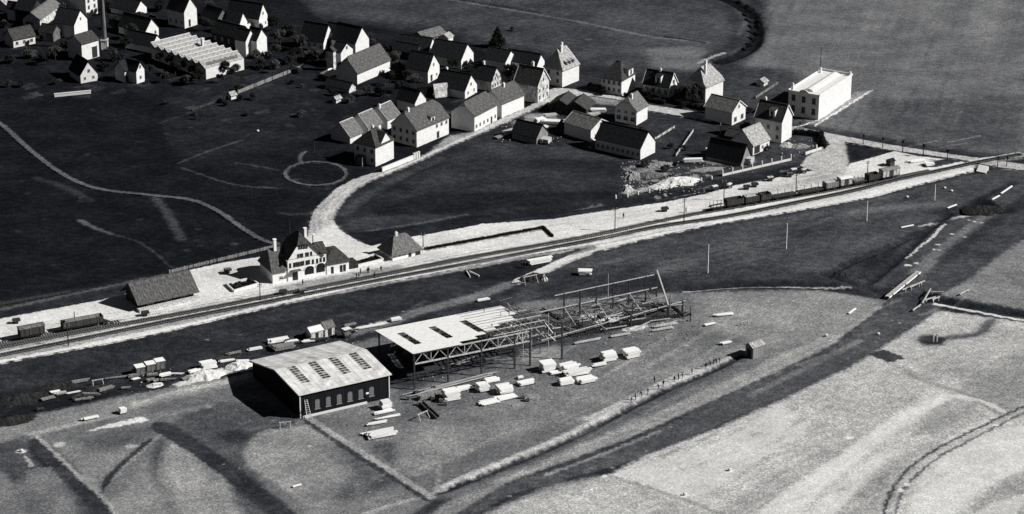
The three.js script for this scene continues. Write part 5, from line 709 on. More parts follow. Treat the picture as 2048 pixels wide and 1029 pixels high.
function bed(label, c) {
  const w = c.map((p) => G(...p)), m = w.reduce((s, p) => s.add(p), V(0, 0, 0)).multiplyScalar(0.25), t = thing('walled_bed', label, 'garden bed', m); const r = w.map((p) => p.clone().sub(m));
  for (let i = 0; i < 4; i++) { const a = r[i], b = r[(i + 1) % 4]; part('low_wall', merge([beam([a.x, 0.3, a.z], [b.x, 0.3, b.z], 0.4, 0.9)]), M.white, t); }
  const v = []; for (const f of r) v.push(new THREE.Vector2(f.x * 0.97, -f.z * 0.97)); const g = new THREE.ShapeGeometry(new THREE.Shape(v)); g.rotateX(-Math.PI / 2); g.translate(0, 0.08, 0); part('soil', boxUV(g), M.soilDark, t);
  for (let i = 0; i < 40; i++) { const f = rnd(), k = rnd(), x = (r[0].x * (1 - f) + r[1].x * f) * (1 - k) + (r[3].x * (1 - f) + r[2].x * f) * k, z = (r[0].z * (1 - f) + r[1].z * f) * (1 - k) + (r[3].z * (1 - f) + r[2].z * f) * k; const b = part('shrub', leafBall(0), leafMat, t); b.scale.setScalar(rr(0.25, 0.5)); b.position.set(x * 0.9, 0.25, z * 0.9); } }
// leaf clumps: many small leaf faces spread through the volume
const clumps = [];
function leafBall(k) {
  if (!clumps[k]) { const v = []; for (let i = 0; i < 260; i++) { const d = V(rr(-1, 1), rr(-1, 1), rr(-1, 1)); if (d.length() > 1) { i--; continue; } const R = 0.72 + 0.28 * n3(d.x * 2 + k * 9, d.y * 2, d.z * 2); d.normalize().multiplyScalar(R * Math.pow(rnd(), 0.35)); const s = rr(0.1, 0.2), q = new THREE.Quaternion().setFromEuler(new THREE.Euler(rr(0, 6), rr(0, 6), rr(0, 6))), A = [V(-s, -s * 0.7, 0), V(s, -s * 0.7, 0), V(0, s, 0)].map((p) => p.applyQuaternion(q).add(d)); for (const p of A) v.push(p.x, p.y, p.z); } const g = new THREE.BufferGeometry(); g.setAttribute('position', new THREE.Float32BufferAttribute(v, 3)); g.computeVertexNormals(); g.setAttribute('uv', new THREE.Float32BufferAttribute(new Float32Array(v.length / 3 * 2), 2)); clumps[k] = g; }
  return clumps[k];
}
const crownGeo = new Map();
function crown(kind, k) {                                 // unit height crown, several clumps
  const key = kind + k; if (crownGeo.has(key)) return crownGeo.get(key);
  const gs = [], add = (x, y, z, s, sy = s) => { const g = leafBall((gs.length + k) % 3).clone(); g.scale(s, sy, s); g.rotateY(rr(0, 6)); g.translate(x, y, z); gs.push(g); };
  if (kind === 'cone') for (let i = 0; i < 16; i++) { const f = i / 16, r = 0.26 * (1 - f); for (let j = 0; j < 3; j++) { const a = rr(0, 6.3); add(Math.cos(a) * r, 0.12 + f * 0.85, Math.sin(a) * r, 0.17 * (1 - f * 0.75)); } }
  else if (kind === 'bush') for (let i = 0; i < 7; i++) { const a = rr(0, 6.3), r = rr(0, 0.4); add(Math.cos(a) * r, rr(0.3, 0.65), Math.sin(a) * r, rr(0.25, 0.4)); }
  else for (let i = 0; i < 18; i++) { const a = rr(0, 6.3), e = rr(-0.7, 1.3), r = 0.27 * Math.cos(e * 0.9); add(Math.cos(a) * r, 0.62 + 0.25 * Math.sin(e), Math.sin(a) * r, rr(0.12, 0.2)); }
  const g = mergeGeometries(gs); g.computeVertexNormals(); crownGeo.set(key, g); return g;
}
const trunkGeo = (() => { const gs = [new THREE.CylinderGeometry(0.018, 0.035, 0.6, 7).translate(0, 0.28, 0).toNonIndexed()]; for (let i = 0; i < 6; i++) { const a = i * 1.05, g = new THREE.CylinderGeometry(0.006, 0.014, 0.34, 5).toNonIndexed(); g.translate(0, 0.17, 0); g.rotateZ(0.7); g.rotateY(a); g.translate(0, 0.4 + 0.03 * i, 0); gs.push(g); } return mergeGeometries(gs); })();
function tree(name, label, category, px, py, hp, kind, k = 0, m = leafMat, wide = 1, group) {
  const b = G(px, py), h = hpx(b, hp), t = thing(name, label, category, b, rr(0, 6), group); const tr = part('trunk', trunkGeo, M.bark, t); tr.scale.set(h, kind === 'bush' ? h * 0.6 : h, h); const c = part('crown', crown(kind, k), m, t); c.scale.set(h * wide, h, h * wide); return t;
}
bed('dark garden bed inside a low white wall between station and goods shed', [[452, 571], [500, 560], [516, 571], [467, 585]]);
bed('dark garden bed inside a low white wall between station and lodge', [[701, 525], [750, 512], [766, 522], [716, 534]]);
const hedge = (name, label, p, q, h, w) => along(name, label, 'hedge', p, q, (t, L) => { const g = []; for (let x = -L / 2; x < L / 2; x += w * 0.7) { const c = leafBall(Math.floor(rr(0, 3))).clone(); c.scale(w * rr(0.5, 0.8), h * rr(0.5, 0.7), w * rr(0.5, 0.8)); c.rotateY(rr(0, 6)); c.translate(x, h * 0.45, rr(-0.1, 0.1) * w); g.push(c); } part('foliage', mergeGeometries(g), leafMat, t); part('stems', merge([bx(L, h * 0.5, w * 0.35, 0, h * 0.2, 0)]), M.bark, t); });
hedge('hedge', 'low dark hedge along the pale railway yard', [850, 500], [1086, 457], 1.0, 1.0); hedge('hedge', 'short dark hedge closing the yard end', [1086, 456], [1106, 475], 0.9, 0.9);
hedge('hedge', 'dark clipped hedge round the corner garden, along the road', [1590, 268], [1642, 272], 2.2, 1.8); hedge('hedge', 'dark clipped hedge round the corner garden, facing the pale lane', [1642, 272], [1650, 298], 2.2, 1.8);
hedge('hedge', 'low dark hedge along the village road beside the hipped house', [1250, 192], [1330, 208], 1.6, 1.4); hedge('hedge', 'dark hedge along the village road before the white villa', [1345, 205], [1420, 222], 1.8, 1.6);
along('picket_fence', 'white-posted garden fence with dark boards above the goods yard', 'fence', [1444.5, 352], [1583, 320], (t, L, a) => { const h = hpx(a, 11); part('base_wall', merge([bx(L, 0.75, 0.3, 0, 0.25, 0)]), M.white, t); for (let i = 0; i < 8; i++) part('post', merge([bx(0.32, h, 0.32, -L / 2 + 0.2 + i * (L - 0.4) / 7, h / 2, 0.05), bx(0.42, 0.1, 0.42, -L / 2 + 0.2 + i * (L - 0.4) / 7, h + 0.05, 0.05)]), M.trim, t); for (let i = 0; i < 7; i++) part('board_panel', merge([bx((L - 0.4) / 7 - 0.5, h - 0.9, 0.08, -L / 2 + 0.2 + (i + 0.5) * (L - 0.4) / 7, h / 2 + 0.25, 0)]), M.wood, t); });
along('garden_wall', 'short white wall with one post at the corner garden', 'wall', [1611, 309], [1651, 296], (t, L) => { part('wall_face', merge([bx(L, 0.9, 0.35, 0, 0.3, 0)]), M.white, t); part('post', merge([bx(0.4, 2.2, 0.4, 0.5, 1.0, 0.05)]), M.trim, t); });
function boardFence(label, p, q, h, n, m = M.boardgrey) { along('board_fence', label, 'fence', p, q, (t, L) => { for (let i = 0; i <= n; i++) part('post', merge([bx(0.14, h + 0.25, 0.14, -L / 2 + i * L / n, h / 2, 0)]), m, t); for (let i = 0; i < n; i++) { const w = L / n - 0.16, g = []; for (let k = 0; k < 8; k++) if (rnd() < 0.9) g.push(bx(w / 8 - 0.05, h * rr(0.8, 1.0), 0.05, -L / 2 + (i + 0.5) * L / n - w / 2 + (k + 0.5) * w / 8, h * 0.48, 0.08)); g.push(bx(w, 0.08, 0.06, -L / 2 + (i + 0.5) * L / n, h * 0.25, 0), bx(w, 0.08, 0.06, -L / 2 + (i + 0.5) * L / n, h * 0.75, 0)); part('paling_panel', merge(g), m, t); } }); }
boardFence('pale garden fence climbing from the hut towards the long grey-roofed house', [475, 188], [605, 136], 1.5, 9); boardFence('faint dark garden fence running down from the tiny hut', [384, 222], [460, 195], 1.0, 6, M.wood);
boardFence('pale fence between two gardens above the long barn', [1310, 280], [1349, 256], 0.9, 4, M.palewood); boardFence('pale fence running up beside the white-posted yard', [1352, 313], [1387, 263], 1.0, 6, M.palewood); boardFence('pale fence beyond the white villa', [1512, 197], [1556, 168], 1.0, 6);
boardFence('pale fence along the edge of the dark meadow behind the siding wagons', [0, 611], [140, 586], 1.0, 8, M.wood); boardFence('pale yard fence behind the goods shed and station', [338, 547], [545, 497], 1.1, 14);
along('garden_wall', 'long low white wall alone in the dark gardens', 'wall', [108, 193], [181, 186], (t, L) => part('wall_face', merge([bx(L, 1.1, 0.5, 0, 0.35, 0), bx(L + 0.2, 0.14, 0.7, 0, 0.97, 0)]), M.white, t));
{ const pts = [[1231.5, 396.5], [1255, 394], [1276, 389], [1298.5, 385], [1319, 381], [1341, 376], [1361, 372], [1382, 367], [1402.6, 362], [1423.5, 358]], g = merge([new THREE.CylinderGeometry(0.28, 0.36, 0.9, 9).translate(0, 0.4, 0), new THREE.SphereGeometry(0.28, 9, 5).translate(0, 0.85, 0)]);
  for (const p of pts) { const m = part(numbered('marker_stone'), g, M.white, scene); m.position.copy(G(...p)); m.userData = { label: 'small white marker stone in the row below the rubble yard', category: 'marker stone', group: 'white marker stones above the goods yard' }; } }
// pale culvert walls near the spur
along('culvert_wall', 'thin white wing wall of the culvert, the longer one', 'wall', [939, 544], [958, 553], (t, L) => part('coping', merge([bx(L, 0.5, 0.25, 0, 0.1, 0)]), M.white, t)); along('culvert_wall', 'thin white wing wall of the culvert, the shorter one', 'wall', [933, 543], [940, 555], (t, L) => part('coping', merge([bx(L, 0.5, 0.25, 0, 0.1, 0)]), M.white, t));

// ------------------------------------------------------------------ trees
tree('conifer_tree', 'dark pointed conifer at the edge of the bare field', 'tree', 995, 93, 42, 'cone', 0, leafMat, 1.1);
tree('round_tree', 'round dark tree before the white-gabled cottage', 'tree', 1022, 168, 40, 'ball', 0, leafMat, 1.1);
tree('garden_tree', 'dark tree between the two white cottage gables', 'tree', 905, 142, 26, 'ball', 1, leafMat, 1.2); tree('garden_tree', 'small dark tree against the tall steep gable', 'tree', 898, 148, 20, 'bush', 1, leafMat);
tree('garden_tree', 'dark tree beside the gable of the brick villa', 'tree', 1361, 202, 30, 'ball', 2, leafMat, 1.1); tree('garden_tree', 'grey leafy tree between brick villa and white villa', 'tree', 1385, 204, 36, 'ball', 0, leafMat2, 1.1); tree('garden_tree', 'grey leafy tree close to the white villa wall', 'tree', 1398, 206, 30, 'ball', 1, leafMat2, 1.0);
tree('garden_tree', 'dark tree at the end of the factory roof', 'tree', 457, 122, 30, 'cone', 1, leafMat, 1.3); tree('garden_tree', 'dark bush beside the porch house', 'tree', 1490, 262, 20, 'bush', 0, leafMat2); tree('garden_tree', 'dark bush below the hipped house', 'tree', 1205, 190, 16, 'bush', 2, leafMat);
const gtrees = [[250, 100, 16], [262, 78, 18], [232, 58, 16], [110, 120, 16], [90, 128, 14], [60, 115, 12], [130, 105, 14], [225, 120, 14], [205, 140, 12], [330, 165, 12], [350, 150, 16], [372, 168, 14], [395, 168, 12], [560, 90, 18], [580, 70, 16], [600, 100, 18], [592, 120, 14], [625, 118, 16], [548, 60, 16], [552, 112, 14], [575, 128, 12], [640, 125, 16], [780, 170, 16], [800, 150, 18], [812, 165, 14], [830, 175, 16], [760, 190, 14], [735, 192, 12], [800, 185, 14], [700, 205, 10], [845, 195, 12], [790, 130, 16], [770, 108, 14], [520, 135, 12], [545, 145, 10], [470, 145, 12], [440, 165, 10], [300, 150, 12], [20, 125, 12], [30, 30, 14], [135, 60, 18], [125, 30, 16], [212, 30, 16], [240, 20, 16], [320, 20, 14], [420, 30, 16], [410, 60, 14]];
gtrees.forEach(([x, y, h], i) => tree('garden_tree', 'dark leafy tree standing among the village gardens', 'tree', x, y, h * 1.75, i % 3 === 2 ? 'bush' : 'ball', i % 3, i % 2 ? leafMat2 : leafMat, rr(1.0, 1.35), 'dark trees in the village gardens'));
for (let i = 0; i < 110; i++) { const x = rr(5, 1060), y = rr(30, 240); if ((x > 560 && y < 60) || (x < 320 && y > 200) || (x > 330 && x < 470 && y < 150 && y > 60) || (y > 170 && x > 690)) continue; tree('garden_bush', 'small leafy bush in the dark plots of the village gardens', 'bush', x, y, rr(8, 18), 'bush', i % 3, rnd() < 0.7 ? leafMat2 : leafMat, rr(0.9, 1.6), 'bushes in the village gardens'); }
for (const [x, y] of [[320, 118], [340, 125], [362, 134], [384, 143], [398, 152], [460, 130], [448, 140]]) tree('garden_tree', 'dark tree standing close along the factory wall', 'tree', x, y + 8, rr(20, 27), 'ball', Math.floor(rr(0, 3)), leafMat, 1.2, 'trees along the factory wall');
for (const [x, y, h] of [[1180, 180, 14], [1196, 186, 12], [1300, 198, 16], [1290, 190, 12], [1312, 200, 12], [1365, 215, 12], [1450, 225, 12], [1480, 215, 14], [1500, 225, 12], [1285, 262, 10], [1230, 262, 9], [1340, 296, 9], [1370, 300, 10], [1330, 342, 12], [1290, 332, 11], [1350, 335, 10], [1555, 262, 10], [1535, 300, 9], [1180, 300, 8]]) tree('yard_bush', 'grey bush among the yards of the houses above the goods yard', 'bush', x, y, h * 1.2, 'bush', Math.floor(rr(0, 3)), rnd() < 0.6 ? leafMat2 : leafMat, rr(1, 1.5), 'bushes in the house yards');
for (const [x, y, h] of [[1727, 288, 20], [1766, 296, 22], [1806, 304, 24], [1847, 313, 26], [1895, 322, 24], [1996, 334, 22], [2014, 333, 20], [1600, 262, 18]]) { const b = G(x, y), hh = hpx(b, h), t = thing('young_tree', 'thin bare young tree beside the pale country road', 'tree', b, rr(0, 6), 'young trees along the country road'); part('trunk', trunkGeo, M.bark, t).scale.set(hh * 1.3, hh * 1.5, hh * 1.3); const c = part('crown', crown('ball', 1), leafMat, t); c.scale.set(hh * 0.25, hh * 0.45, hh * 0.25); c.position.y = hh * 0.55; }
for (const [x, y, h] of [[1360, 600, 14], [1505, 40, 10]]) void 0;
{ const pts = [[1478, 8], [1492, 18], [1503, 27], [1510, 38], [1515, 50], [1516, 62], [1514, 74], [1509, 86], [1500, 96]]; for (const [x, y] of pts) tree('stream_bush', 'dark bush on the bank of the curving stream', 'bush', x, y, rr(9, 15), 'bush', Math.floor(rr(0, 3)), leafMat, rr(1.0, 1.7), 'dark bushes along the stream'); }

// ------------------------------------------------------------------ poles
function pole(name, label, px, py, hp, m, arms, group) { const b = G(px, py), h = hpx(b, hp), t = thing(name, label, 'pole', b, 0.4, group); part('shaft', new THREE.CylinderGeometry(0.11, 0.17, h + 0.4, 8).translate(0, h / 2 - 0.2, 0), m, t); for (let i = 0; i < arms; i++) { const a = part('cross_arm', merge([bx(1.4, 0.12, 0.12, 0, h - 0.4 - i * 0.5, 0)]), m, t); part('insulator', merge([bx(0.1, 0.2, 0.1, -0.6, h - 0.24 - i * 0.5, 0), bx(0.1, 0.2, 0.1, 0.6, h - 0.24 - i * 0.5, 0)]), M.trim, a); } }
for (const [x, y, h] of [[1416, 545, 56], [1573, 497, 50], [1734, 441, 38], [1870, 400, 30]]) pole('tall_pole', 'pale slender pole standing in the grey field below the railway', x, y, h, M.board, 0, 'pale poles in the field');
for (const [x, y, h] of [[1230, 463, 48], [1368, 447, 50], [1448, 402, 42], [1592, 392, 46], [846, 494, 28], [136, 692, 44], [520, 601, 34], [1735, 356, 34]]) pole('telegraph_pole', 'dark telegraph pole beside the railway tracks', x, y, h, M.bark, 2, 'telegraph poles along the railway');
pole('site_pole', 'pale pole rising behind the bare hangar posts', 1216, 596, 48, M.palewood, 0); pole('yard_pole', 'dark pole at the buffer end of the siding', 149, 650, 26, M.bark, 0); pole('garden_pole', 'pale post in the meadow by the ring path', 628, 302, 20, M.wood, 0); pole('garden_pole', 'grey post in the meadow behind the station', 579, 466, 24, M.wood, 0); pole('roof_pole', 'slender dark pole behind the flat-roofed building', 1640, 164, 70, M.bark, 0);
pole('yard_post', 'dark post in the shaded yard below the crossroads', 1388, 262, 24, M.bark, 0); pole('yard_post', 'pale post beside the porch house', 1441, 266, 20, M.palewood, 0);

// ------------------------------------------------------------------ wagons
const wheelGeo = merge([new THREE.CylinderGeometry(0.48, 0.48, 0.14, 18).rotateX(Math.PI / 2), new THREE.CylinderGeometry(0.14, 0.14, 0.22, 8).rotateX(Math.PI / 2)]);
function wagon(kind, L, label, px0, px1, m, load) {        // on the inner track between two columns of the photograph
  const curve = train, at = (px) => { let lo = 0, hi = 1; for (let i = 0; i < 40; i++) { const k = (lo + hi) / 2, p = curve.getPointAt(k), X = p.x, Z = p.z, dep = HCAM * SP - Z * CP, c = 1024 + FOC * X / dep; c < px ? lo = k : hi = k; } return curve.getPointAt((lo + hi) / 2); };
  const a = at(px0), b = at(px1); L = a.distanceTo(b) - 0.7; const t = thing(kind, label, 'wagon', a.clone().add(b).multiplyScalar(0.5).setY(0.3), Math.atan2(-(b.z - a.z), b.x - a.x), 'goods train'); wagonParts(kind, t, L, m, load); return t;
}
function wagonParts(kind, t, L, m, load) {
  part('underframe', merge([bx(L, 0.3, 2.2, 0, 1.0, 0), bx(L * 0.5, 0.12, 0.12, 0, 0.7, 1.0), bx(L * 0.5, 0.12, 0.12, 0, 0.7, -1.0)]), M.iron, t);
  for (const x of [-L * 0.3, L * 0.3]) for (const z of [-0.75, 0.75]) { const w = part('wheel', wheelGeo, M.iron, t); w.position.set(x, 0.48, z); }
  for (const x of [-1, 1]) for (const z of [-0.85, 0.85]) { const g = new THREE.CylinderGeometry(0.16, 0.1, 0.5, 8); g.rotateZ(-x * Math.PI / 2); part('buffer', g, M.iron, t).position.set(x * (L / 2 + 0.22), 1.02, z); }
  if (kind === 'open_wagon') { for (const z of [-1.25, 1.25]) part('side_board', merge([bx(L, 1.7, 0.1, 0, 2.0, z), ...[-0.4, -0.2, 0, 0.2, 0.4].map((f) => bx(0.12, 1.75, 0.18, f * L, 2.0, z))]), m, t); for (const x of [-1, 1]) part('end_board', merge([bx(0.1, 1.75, 2.4, x * (L / 2 - 0.06), 2.02, 0)]), m, t); part('floor', merge([bx(L - 0.2, 0.1, 2.3, 0, 1.2, 0)]), M.soilDark, t); }
  if (kind === 'flat_wagon') { part('deck', merge([bx(L, 0.16, 2.5, 0, 1.23, 0)]), m, t); for (const x of [-0.45, -0.15, 0.15, 0.45]) for (const z of [-1.2, 1.2]) part('stake', merge([bx(0.12, 1.2, 0.12, x * L, 1.85, z)]), M.iron, t); }
  if (kind === 'covered_wagon') { part('body', merge([bx(L, 2.1, 2.5, 0, 2.2, 0), ...[-0.48, -0.3, -0.12, 0.12, 0.3, 0.48].map((f) => bx(0.1, 2.1, 0.1, f * L, 2.2, 1.28))]), m, t); const p = []; for (let i = 0; i <= 10; i++) { const q = Math.PI * i / 10; p.push([1.4 * Math.cos(q), 0.5 * Math.sin(q)]); } part('roof', merge([prismZ(p, -L / 2 - 0.15, L / 2 + 0.15)]).rotateY(Math.PI / 2), load ?? M.rust, t).position.y = 3.25; part('door', merge([bx(1.6, 1.9, 0.08, 0, 2.2, 1.32)]), M.wood, t); }
  if (kind === 'tank_wagon') { part('tank', merge([new THREE.CylinderGeometry(1.05, 1.05, L - 0.6, 20).rotateZ(Math.PI / 2).translate(0, 2.3, 0), new THREE.CylinderGeometry(0.35, 0.35, 0.4, 12).translate(0, 3.4, 0)]), m, t); }
  if (load && kind !== 'covered_wagon') { const g = []; for (let i = 0; i < 6; i++) g.push(bx(L * rr(0.6, 0.9), 0.3, 0.36, rr(-0.3, 0.3), (kind === 'open_wagon' ? 2.5 : 1.5) + 0.3 * Math.floor(i / 4), (i % 4 - 1.5) * 0.42)); part('timber_load', merge(g), load, t); }
}
wagon('flat_wagon', 0, 'low dark wagon with one pale beam at the tail of the goods train', 1420, 1449, M.wood, null); { const a = scene.children[scene.children.length - 1]; part('pale_beam', merge([bx(4.6, 0.3, 0.4, -0.2, 1.5, 0.9)]), M.board, a); }
wagon('open_wagon', 0, 'dark open wagon next to the low one with the pale beam', 1449, 1486, M.wood); wagon('open_wagon', 0, 'dark open wagon heaped with pale timber', 1486, 1517, M.wood, M.palewood); wagon('open_wagon', 0, 'short dark open wagon after the timber load', 1517, 1541, M.rust);
wagon('flat_wagon', 0, 'long dark flat wagon with upright stakes behind two yard carts', 1541, 1592, M.wood); wagon('flat_wagon', 0, 'second dark flat wagon with stakes, towards the pale van', 1594, 1645, M.wood, null); wagon('open_wagon', 0, 'open wagon with pale boards next to the pale van', 1647, 1675, M.boardgrey, M.palewood);
wagon('covered_wagon', 0, 'covered van with pale roof and pale slatted side', 1676, 1702, M.plaster, M.felt); wagon('flat_wagon', 0, 'low flat wagon beyond the pale van', 1703, 1731, M.wood, M.boardgrey); wagon('open_wagon', 0, 'dark open wagon before the last pale one', 1732, 1757, M.wood); wagon('covered_wagon', 0, 'pale covered wagon at the head of the goods train', 1760, 1797, M.plaster, M.boardgrey);
{ const put = (kind, label, p, q, m, load) => { const a = G(...p), b = G(...q), t = thing(kind, label, 'wagon', a.clone().add(b).multiplyScalar(0.5).setY(0.3), Math.atan2(-(b.z - a.z), b.x - a.x)); wagonParts(kind, t, a.distanceTo(b) - 0.5, m, load); return t; };
  const A = put('covered_wagon', 'small covered goods wagon with dark sides on the siding', [36, 681.5], [89, 671.5], M.wood, M.grey); put('open_wagon', 'long dark open wagon at the end of the siding', [122, 665], [206, 649.5], M.wood, M.boardgrey); }
along('buffer_stop', 'dark timber buffer stop at the end of the siding', 'buffer stop', [208, 650], [212, 649], (t) => { part('beam', merge([bx(0.4, 0.5, 2.6, 0, 1.1, 0)]), M.wood, t); for (const z of [-0.8, 0.8]) part('strut', merge([beam([0, 1.3, z], [2.4, 0, z], 0.3), bx(0.3, 1.5, 0.3, 0, 0.6, z)]), M.wood, t); });

// ------------------------------------------------------------------ stacks, crates, heaps
const MS = { pale: M.board, grey: M.boardgrey, wood: M.palewood, dark: M.wood };
function stack(name, label, category, px, py, L, W, H, turn, m = M.board, group) {  // bearers and layers of boards, each board a piece
  const p = G(px, py), t = thing(name, label, category, p, turn, group); const nl = Math.max(2, Math.min(5, Math.round(H / 0.45))), nb = Math.max(2, Math.min(4, Math.round(W / 0.9))), lh = (H - 0.15) / nl;
  for (const x of [-0.35, 0.35]) part('bearer', boxUV(bx(0.2, 0.16, W, x * L, 0.06, 0)), M.wood, t);
  for (let i = 0; i < nl; i++) for (let k = 0; k < nb; k++) { const b = part('board', boxUV(bx(L * rr(0.82, 1.08), lh * 0.9, W / nb * 0.93, 0, 0, 0)), m === M.board && rnd() < 0.3 ? M.board2 : m, t); b.position.set(rr(-0.07, 0.07) * L, 0.15 + lh * (i + 0.5), -W / 2 + (k + 0.5) * W / nb); b.rotation.y = rr(-0.05, 0.05); }
  return t;
}
const BT = 0.43;
for (const [x, y, L, W, H, tn, m, lab] of [
  [1095, 741, 3.8, 3.0, 2.6, BT, 'pale', 'tall white stack of boards at the foot of a tall hangar post'], [1112, 747, 3.4, 1.6, 0.5, BT, 'pale', 'flat white pile of boards in front of the tall white stack'], [1138, 740, 4.8, 3.2, 1.7, BT + 0.1, 'pale', 'white stack of sheets beside the second tall hangar post'], [1155, 749, 6.8, 2.2, 1.4, BT, 'pale', 'long white stack of boards between shorter piles'],
  [1132, 768, 4.2, 2.2, 1.5, BT, 'pale', 'white stack with a dark end, beside the low white stack'], [1173, 763, 5.0, 3.0, 1.1, BT, 'pale', 'low white stack beside the one with the dark end'], [1199, 731, 4.2, 1.6, 0.5, BT, 'pale', 'flat white pile before the detached block'], [1217, 720, 4.0, 2.8, 2.2, BT, 'pale', 'detached white block of boards near the end of the row'], [1263, 713, 4.2, 3.0, 2.1, BT, 'pale', 'last white block of boards at the end of the row'], [1053, 768, 4.8, 2.2, 0.8, BT, 'pale', 'single long low white stack apart from the other white piles'],
  [902, 798, 4.2, 3.2, 2.6, BT, 'pale', 'square white stack with greyish top under the half-built hangar front'], [930, 779, 4.2, 2.0, 0.8, BT, 'pale', 'low white stack touching the square white stack'], [965, 781, 3.0, 2.6, 2.0, BT, 'pale', 'upright pale stack in the middle of the timber place'], [984, 762, 4.2, 2.6, 0.6, BT, 'pale', 'flat white sheets behind the upright pale stack'], [1008, 784, 4.0, 3.4, 1.8, BT, 'pale', 'broad white stack with a dark hollow at its side'], [978, 806, 5.2, 2.8, 0.5, BT, 'pale', 'spread white sheets lying flat before the upright pale stack'], [1012, 797, 5.4, 2.6, 0.5, BT, 'pale', 'spread white sheets below the broad white stack'], [1040, 757, 1.6, 0.9, 0.6, BT, 'pale', 'small white box behind the broad white stack'],
  [852, 797, 4.2, 2.0, 1.1, BT, 'grey', 'grey stack of planks near the long poles'], [868, 790, 3.4, 1.8, 0.9, BT, 'grey', 'small grey stack of planks behind the grey one'], [771, 817, 2.8, 2.2, 2.2, BT, 'pale', 'white stack leaning at the corner of the finished hangar'], [768, 826, 5.6, 1.4, 0.5, BT, 'pale', 'white planks lying before the hangar corner stack'], [775, 836, 7.2, 0.9, 0.35, BT, 'pale', 'long thin white plank pile by the hangar'], [755, 848, 5.4, 1.0, 0.5, BT, 'pale', 'short thin white plank pile by the hangar'], [762, 871, 7.6, 3.2, 1.0, BT, 'pale', 'large low white pile alone on the dark grass'], [738, 868, 4.0, 1.0, 0.4, BT, 'pale', 'narrow white plank pile beside the large low pile'],
  [1452, 688, 3.0, 1.0, 0.6, BT, 'pale', 'lone white plank pile on the grey field near the trench hut'], [1447, 631, 5.6, 1.3, 0.5, 0.3, 'pale', 'long white slab lying alone beyond the hangar posts'], [1420, 650, 3.6, 1.0, 0.4, BT, 'pale', 'thin pale planks near the end of the hangar'], [1330, 652, 7.0, 1.2, 0.5, BT, 'wood', 'pale beams stacked beside the sleepers'], [1325, 660, 6.5, 1.0, 0.5, BT, 'wood', 'pale beams stacked in front of the other beams'], [1240, 672, 6.0, 1.0, 0.4, BT, 'wood', 'long pale beams before the lying girder'], [1175, 684, 7.5, 0.8, 0.5, BT, 'wood', 'long pale beams on the ground by the hangar posts'],
  [415, 736, 4.0, 2.6, 1.8, BT, 'pale', 'fan of white sheets stacked by the track side'], [556, 684, 5.6, 1.8, 1.0, BT, 'pale', 'white stack of boards behind the finished hangar'], [566, 698, 6.0, 2.4, 1.2, BT, 'grey', 'grey bundled timber behind the finished hangar'], [510, 700, 4.2, 1.2, 0.6, BT, 'pale', 'low pale planks between timber and sand'], [468, 708, 4.0, 1.0, 0.5, BT, 'grey', 'grey planks along the track side'], [330, 752, 3.2, 1.4, 0.7, BT, 'pale', 'small pale stack beside the three crates'], [300, 762, 2.4, 1.0, 0.6, BT, 'grey', 'small grey stack below the three crates'], [245, 826, 1.9, 1.6, 1.4, BT, 'pale', 'single white cube of boards beside the pale path'], [180, 838, 4.4, 1.2, 0.5, BT, 'pale', 'pale planks lying along the pale path'], [160, 765, 4.6, 1.0, 0.7, BT, 'grey', 'grey planks among the dark heaps'], [240, 756, 7.5, 0.7, 0.4, 0.3, 'grey', 'long grey rail lying next to the three crates'], [120, 788, 3.4, 0.9, 0.5, BT, 'wood', 'pale planks among the dark heaps'], [165, 800, 5.0, 0.8, 0.5, BT, 'grey', 'low grey plank pile below the dark heaps'],
  [792, 641, 3.4, 1.6, 0.7, BT, 'pale', 'white slab beside the track behind the half-built hangar'], [968, 601, 3.8, 1.2, 0.5, BT, 'pale', 'thin white slab on the dark strip behind the hangar'], [1078, 526, 7.8, 2.2, 1.3, 0.42, 'pale', 'long white stack under the spur of the railway'], [1170, 549, 4.0, 2.4, 1.4, -0.05, 'pale', 'white box-like stack in the field beside the spur'], [740, 655, 8.0, 0.9, 0.5, 0.42, 'pale', 'long pale beams along the track behind the hangars'],
  [1076, 258, 6.5, 2.4, 0.9, 0.2, 'pale', 'white sawn boards spread in the timber yard'], [1108, 247, 8.5, 2.6, 1.1, -0.1, 'pale', 'long white sawn boards in the timber yard'], [1080, 243, 3.6, 2.0, 1.3, 0.6, 'pale', 'short high stack in the timber yard'], [1058, 245, 4.0, 2.2, 1.0, 0.6, 'grey', 'grey stack at the street side of the timber yard'], [1100, 233, 4.5, 2.0, 0.9, 0.3, 'wood', 'pale boards below the yard sheds'], [1196, 224, 5.5, 2.2, 1.2, 0.0, 'pale', 'white boards beside the yard sheds'], [1188, 231, 4.0, 1.8, 0.9, 0.3, 'wood', 'pale boards in front of the yard sheds'], [1018, 266, 5.0, 2.6, 0.9, 0.7, 'wood', 'pale timber beside the road above the small barn'], [1000, 275, 4.0, 1.8, 0.6, 0.7, 'grey', 'grey timber beside the road'], [1092, 285, 3.4, 3.0, 1.6, 1.2, 'wood', 'pale timber leaning at the gable of the small barn'], [1496, 326, 3.0, 3.4, 2.0, 1.1, 'wood', 'pale timber piled at the gable of the low barn'], [1386, 324, 6.5, 1.6, 1.2, 0.1, 'pale', 'white blocks stacked like a wall in the rubble yard'], [1420, 303, 2.4, 1.6, 1.2, 0.4, 'pale', 'small white pile beside the low barn'], [1834, 324, 6.0, 1.8, 0.7, 0.35, 'pale', 'white slab pile between road and railway'], [1860, 331, 3.0, 1.8, 0.8, 0.35, 'pale', 'small white slab pile at the track side'],
]) stack('timber_stack', lab, 'timber stack', x, y, L, W, H, tn, MS[m], 'stacks of building timber');
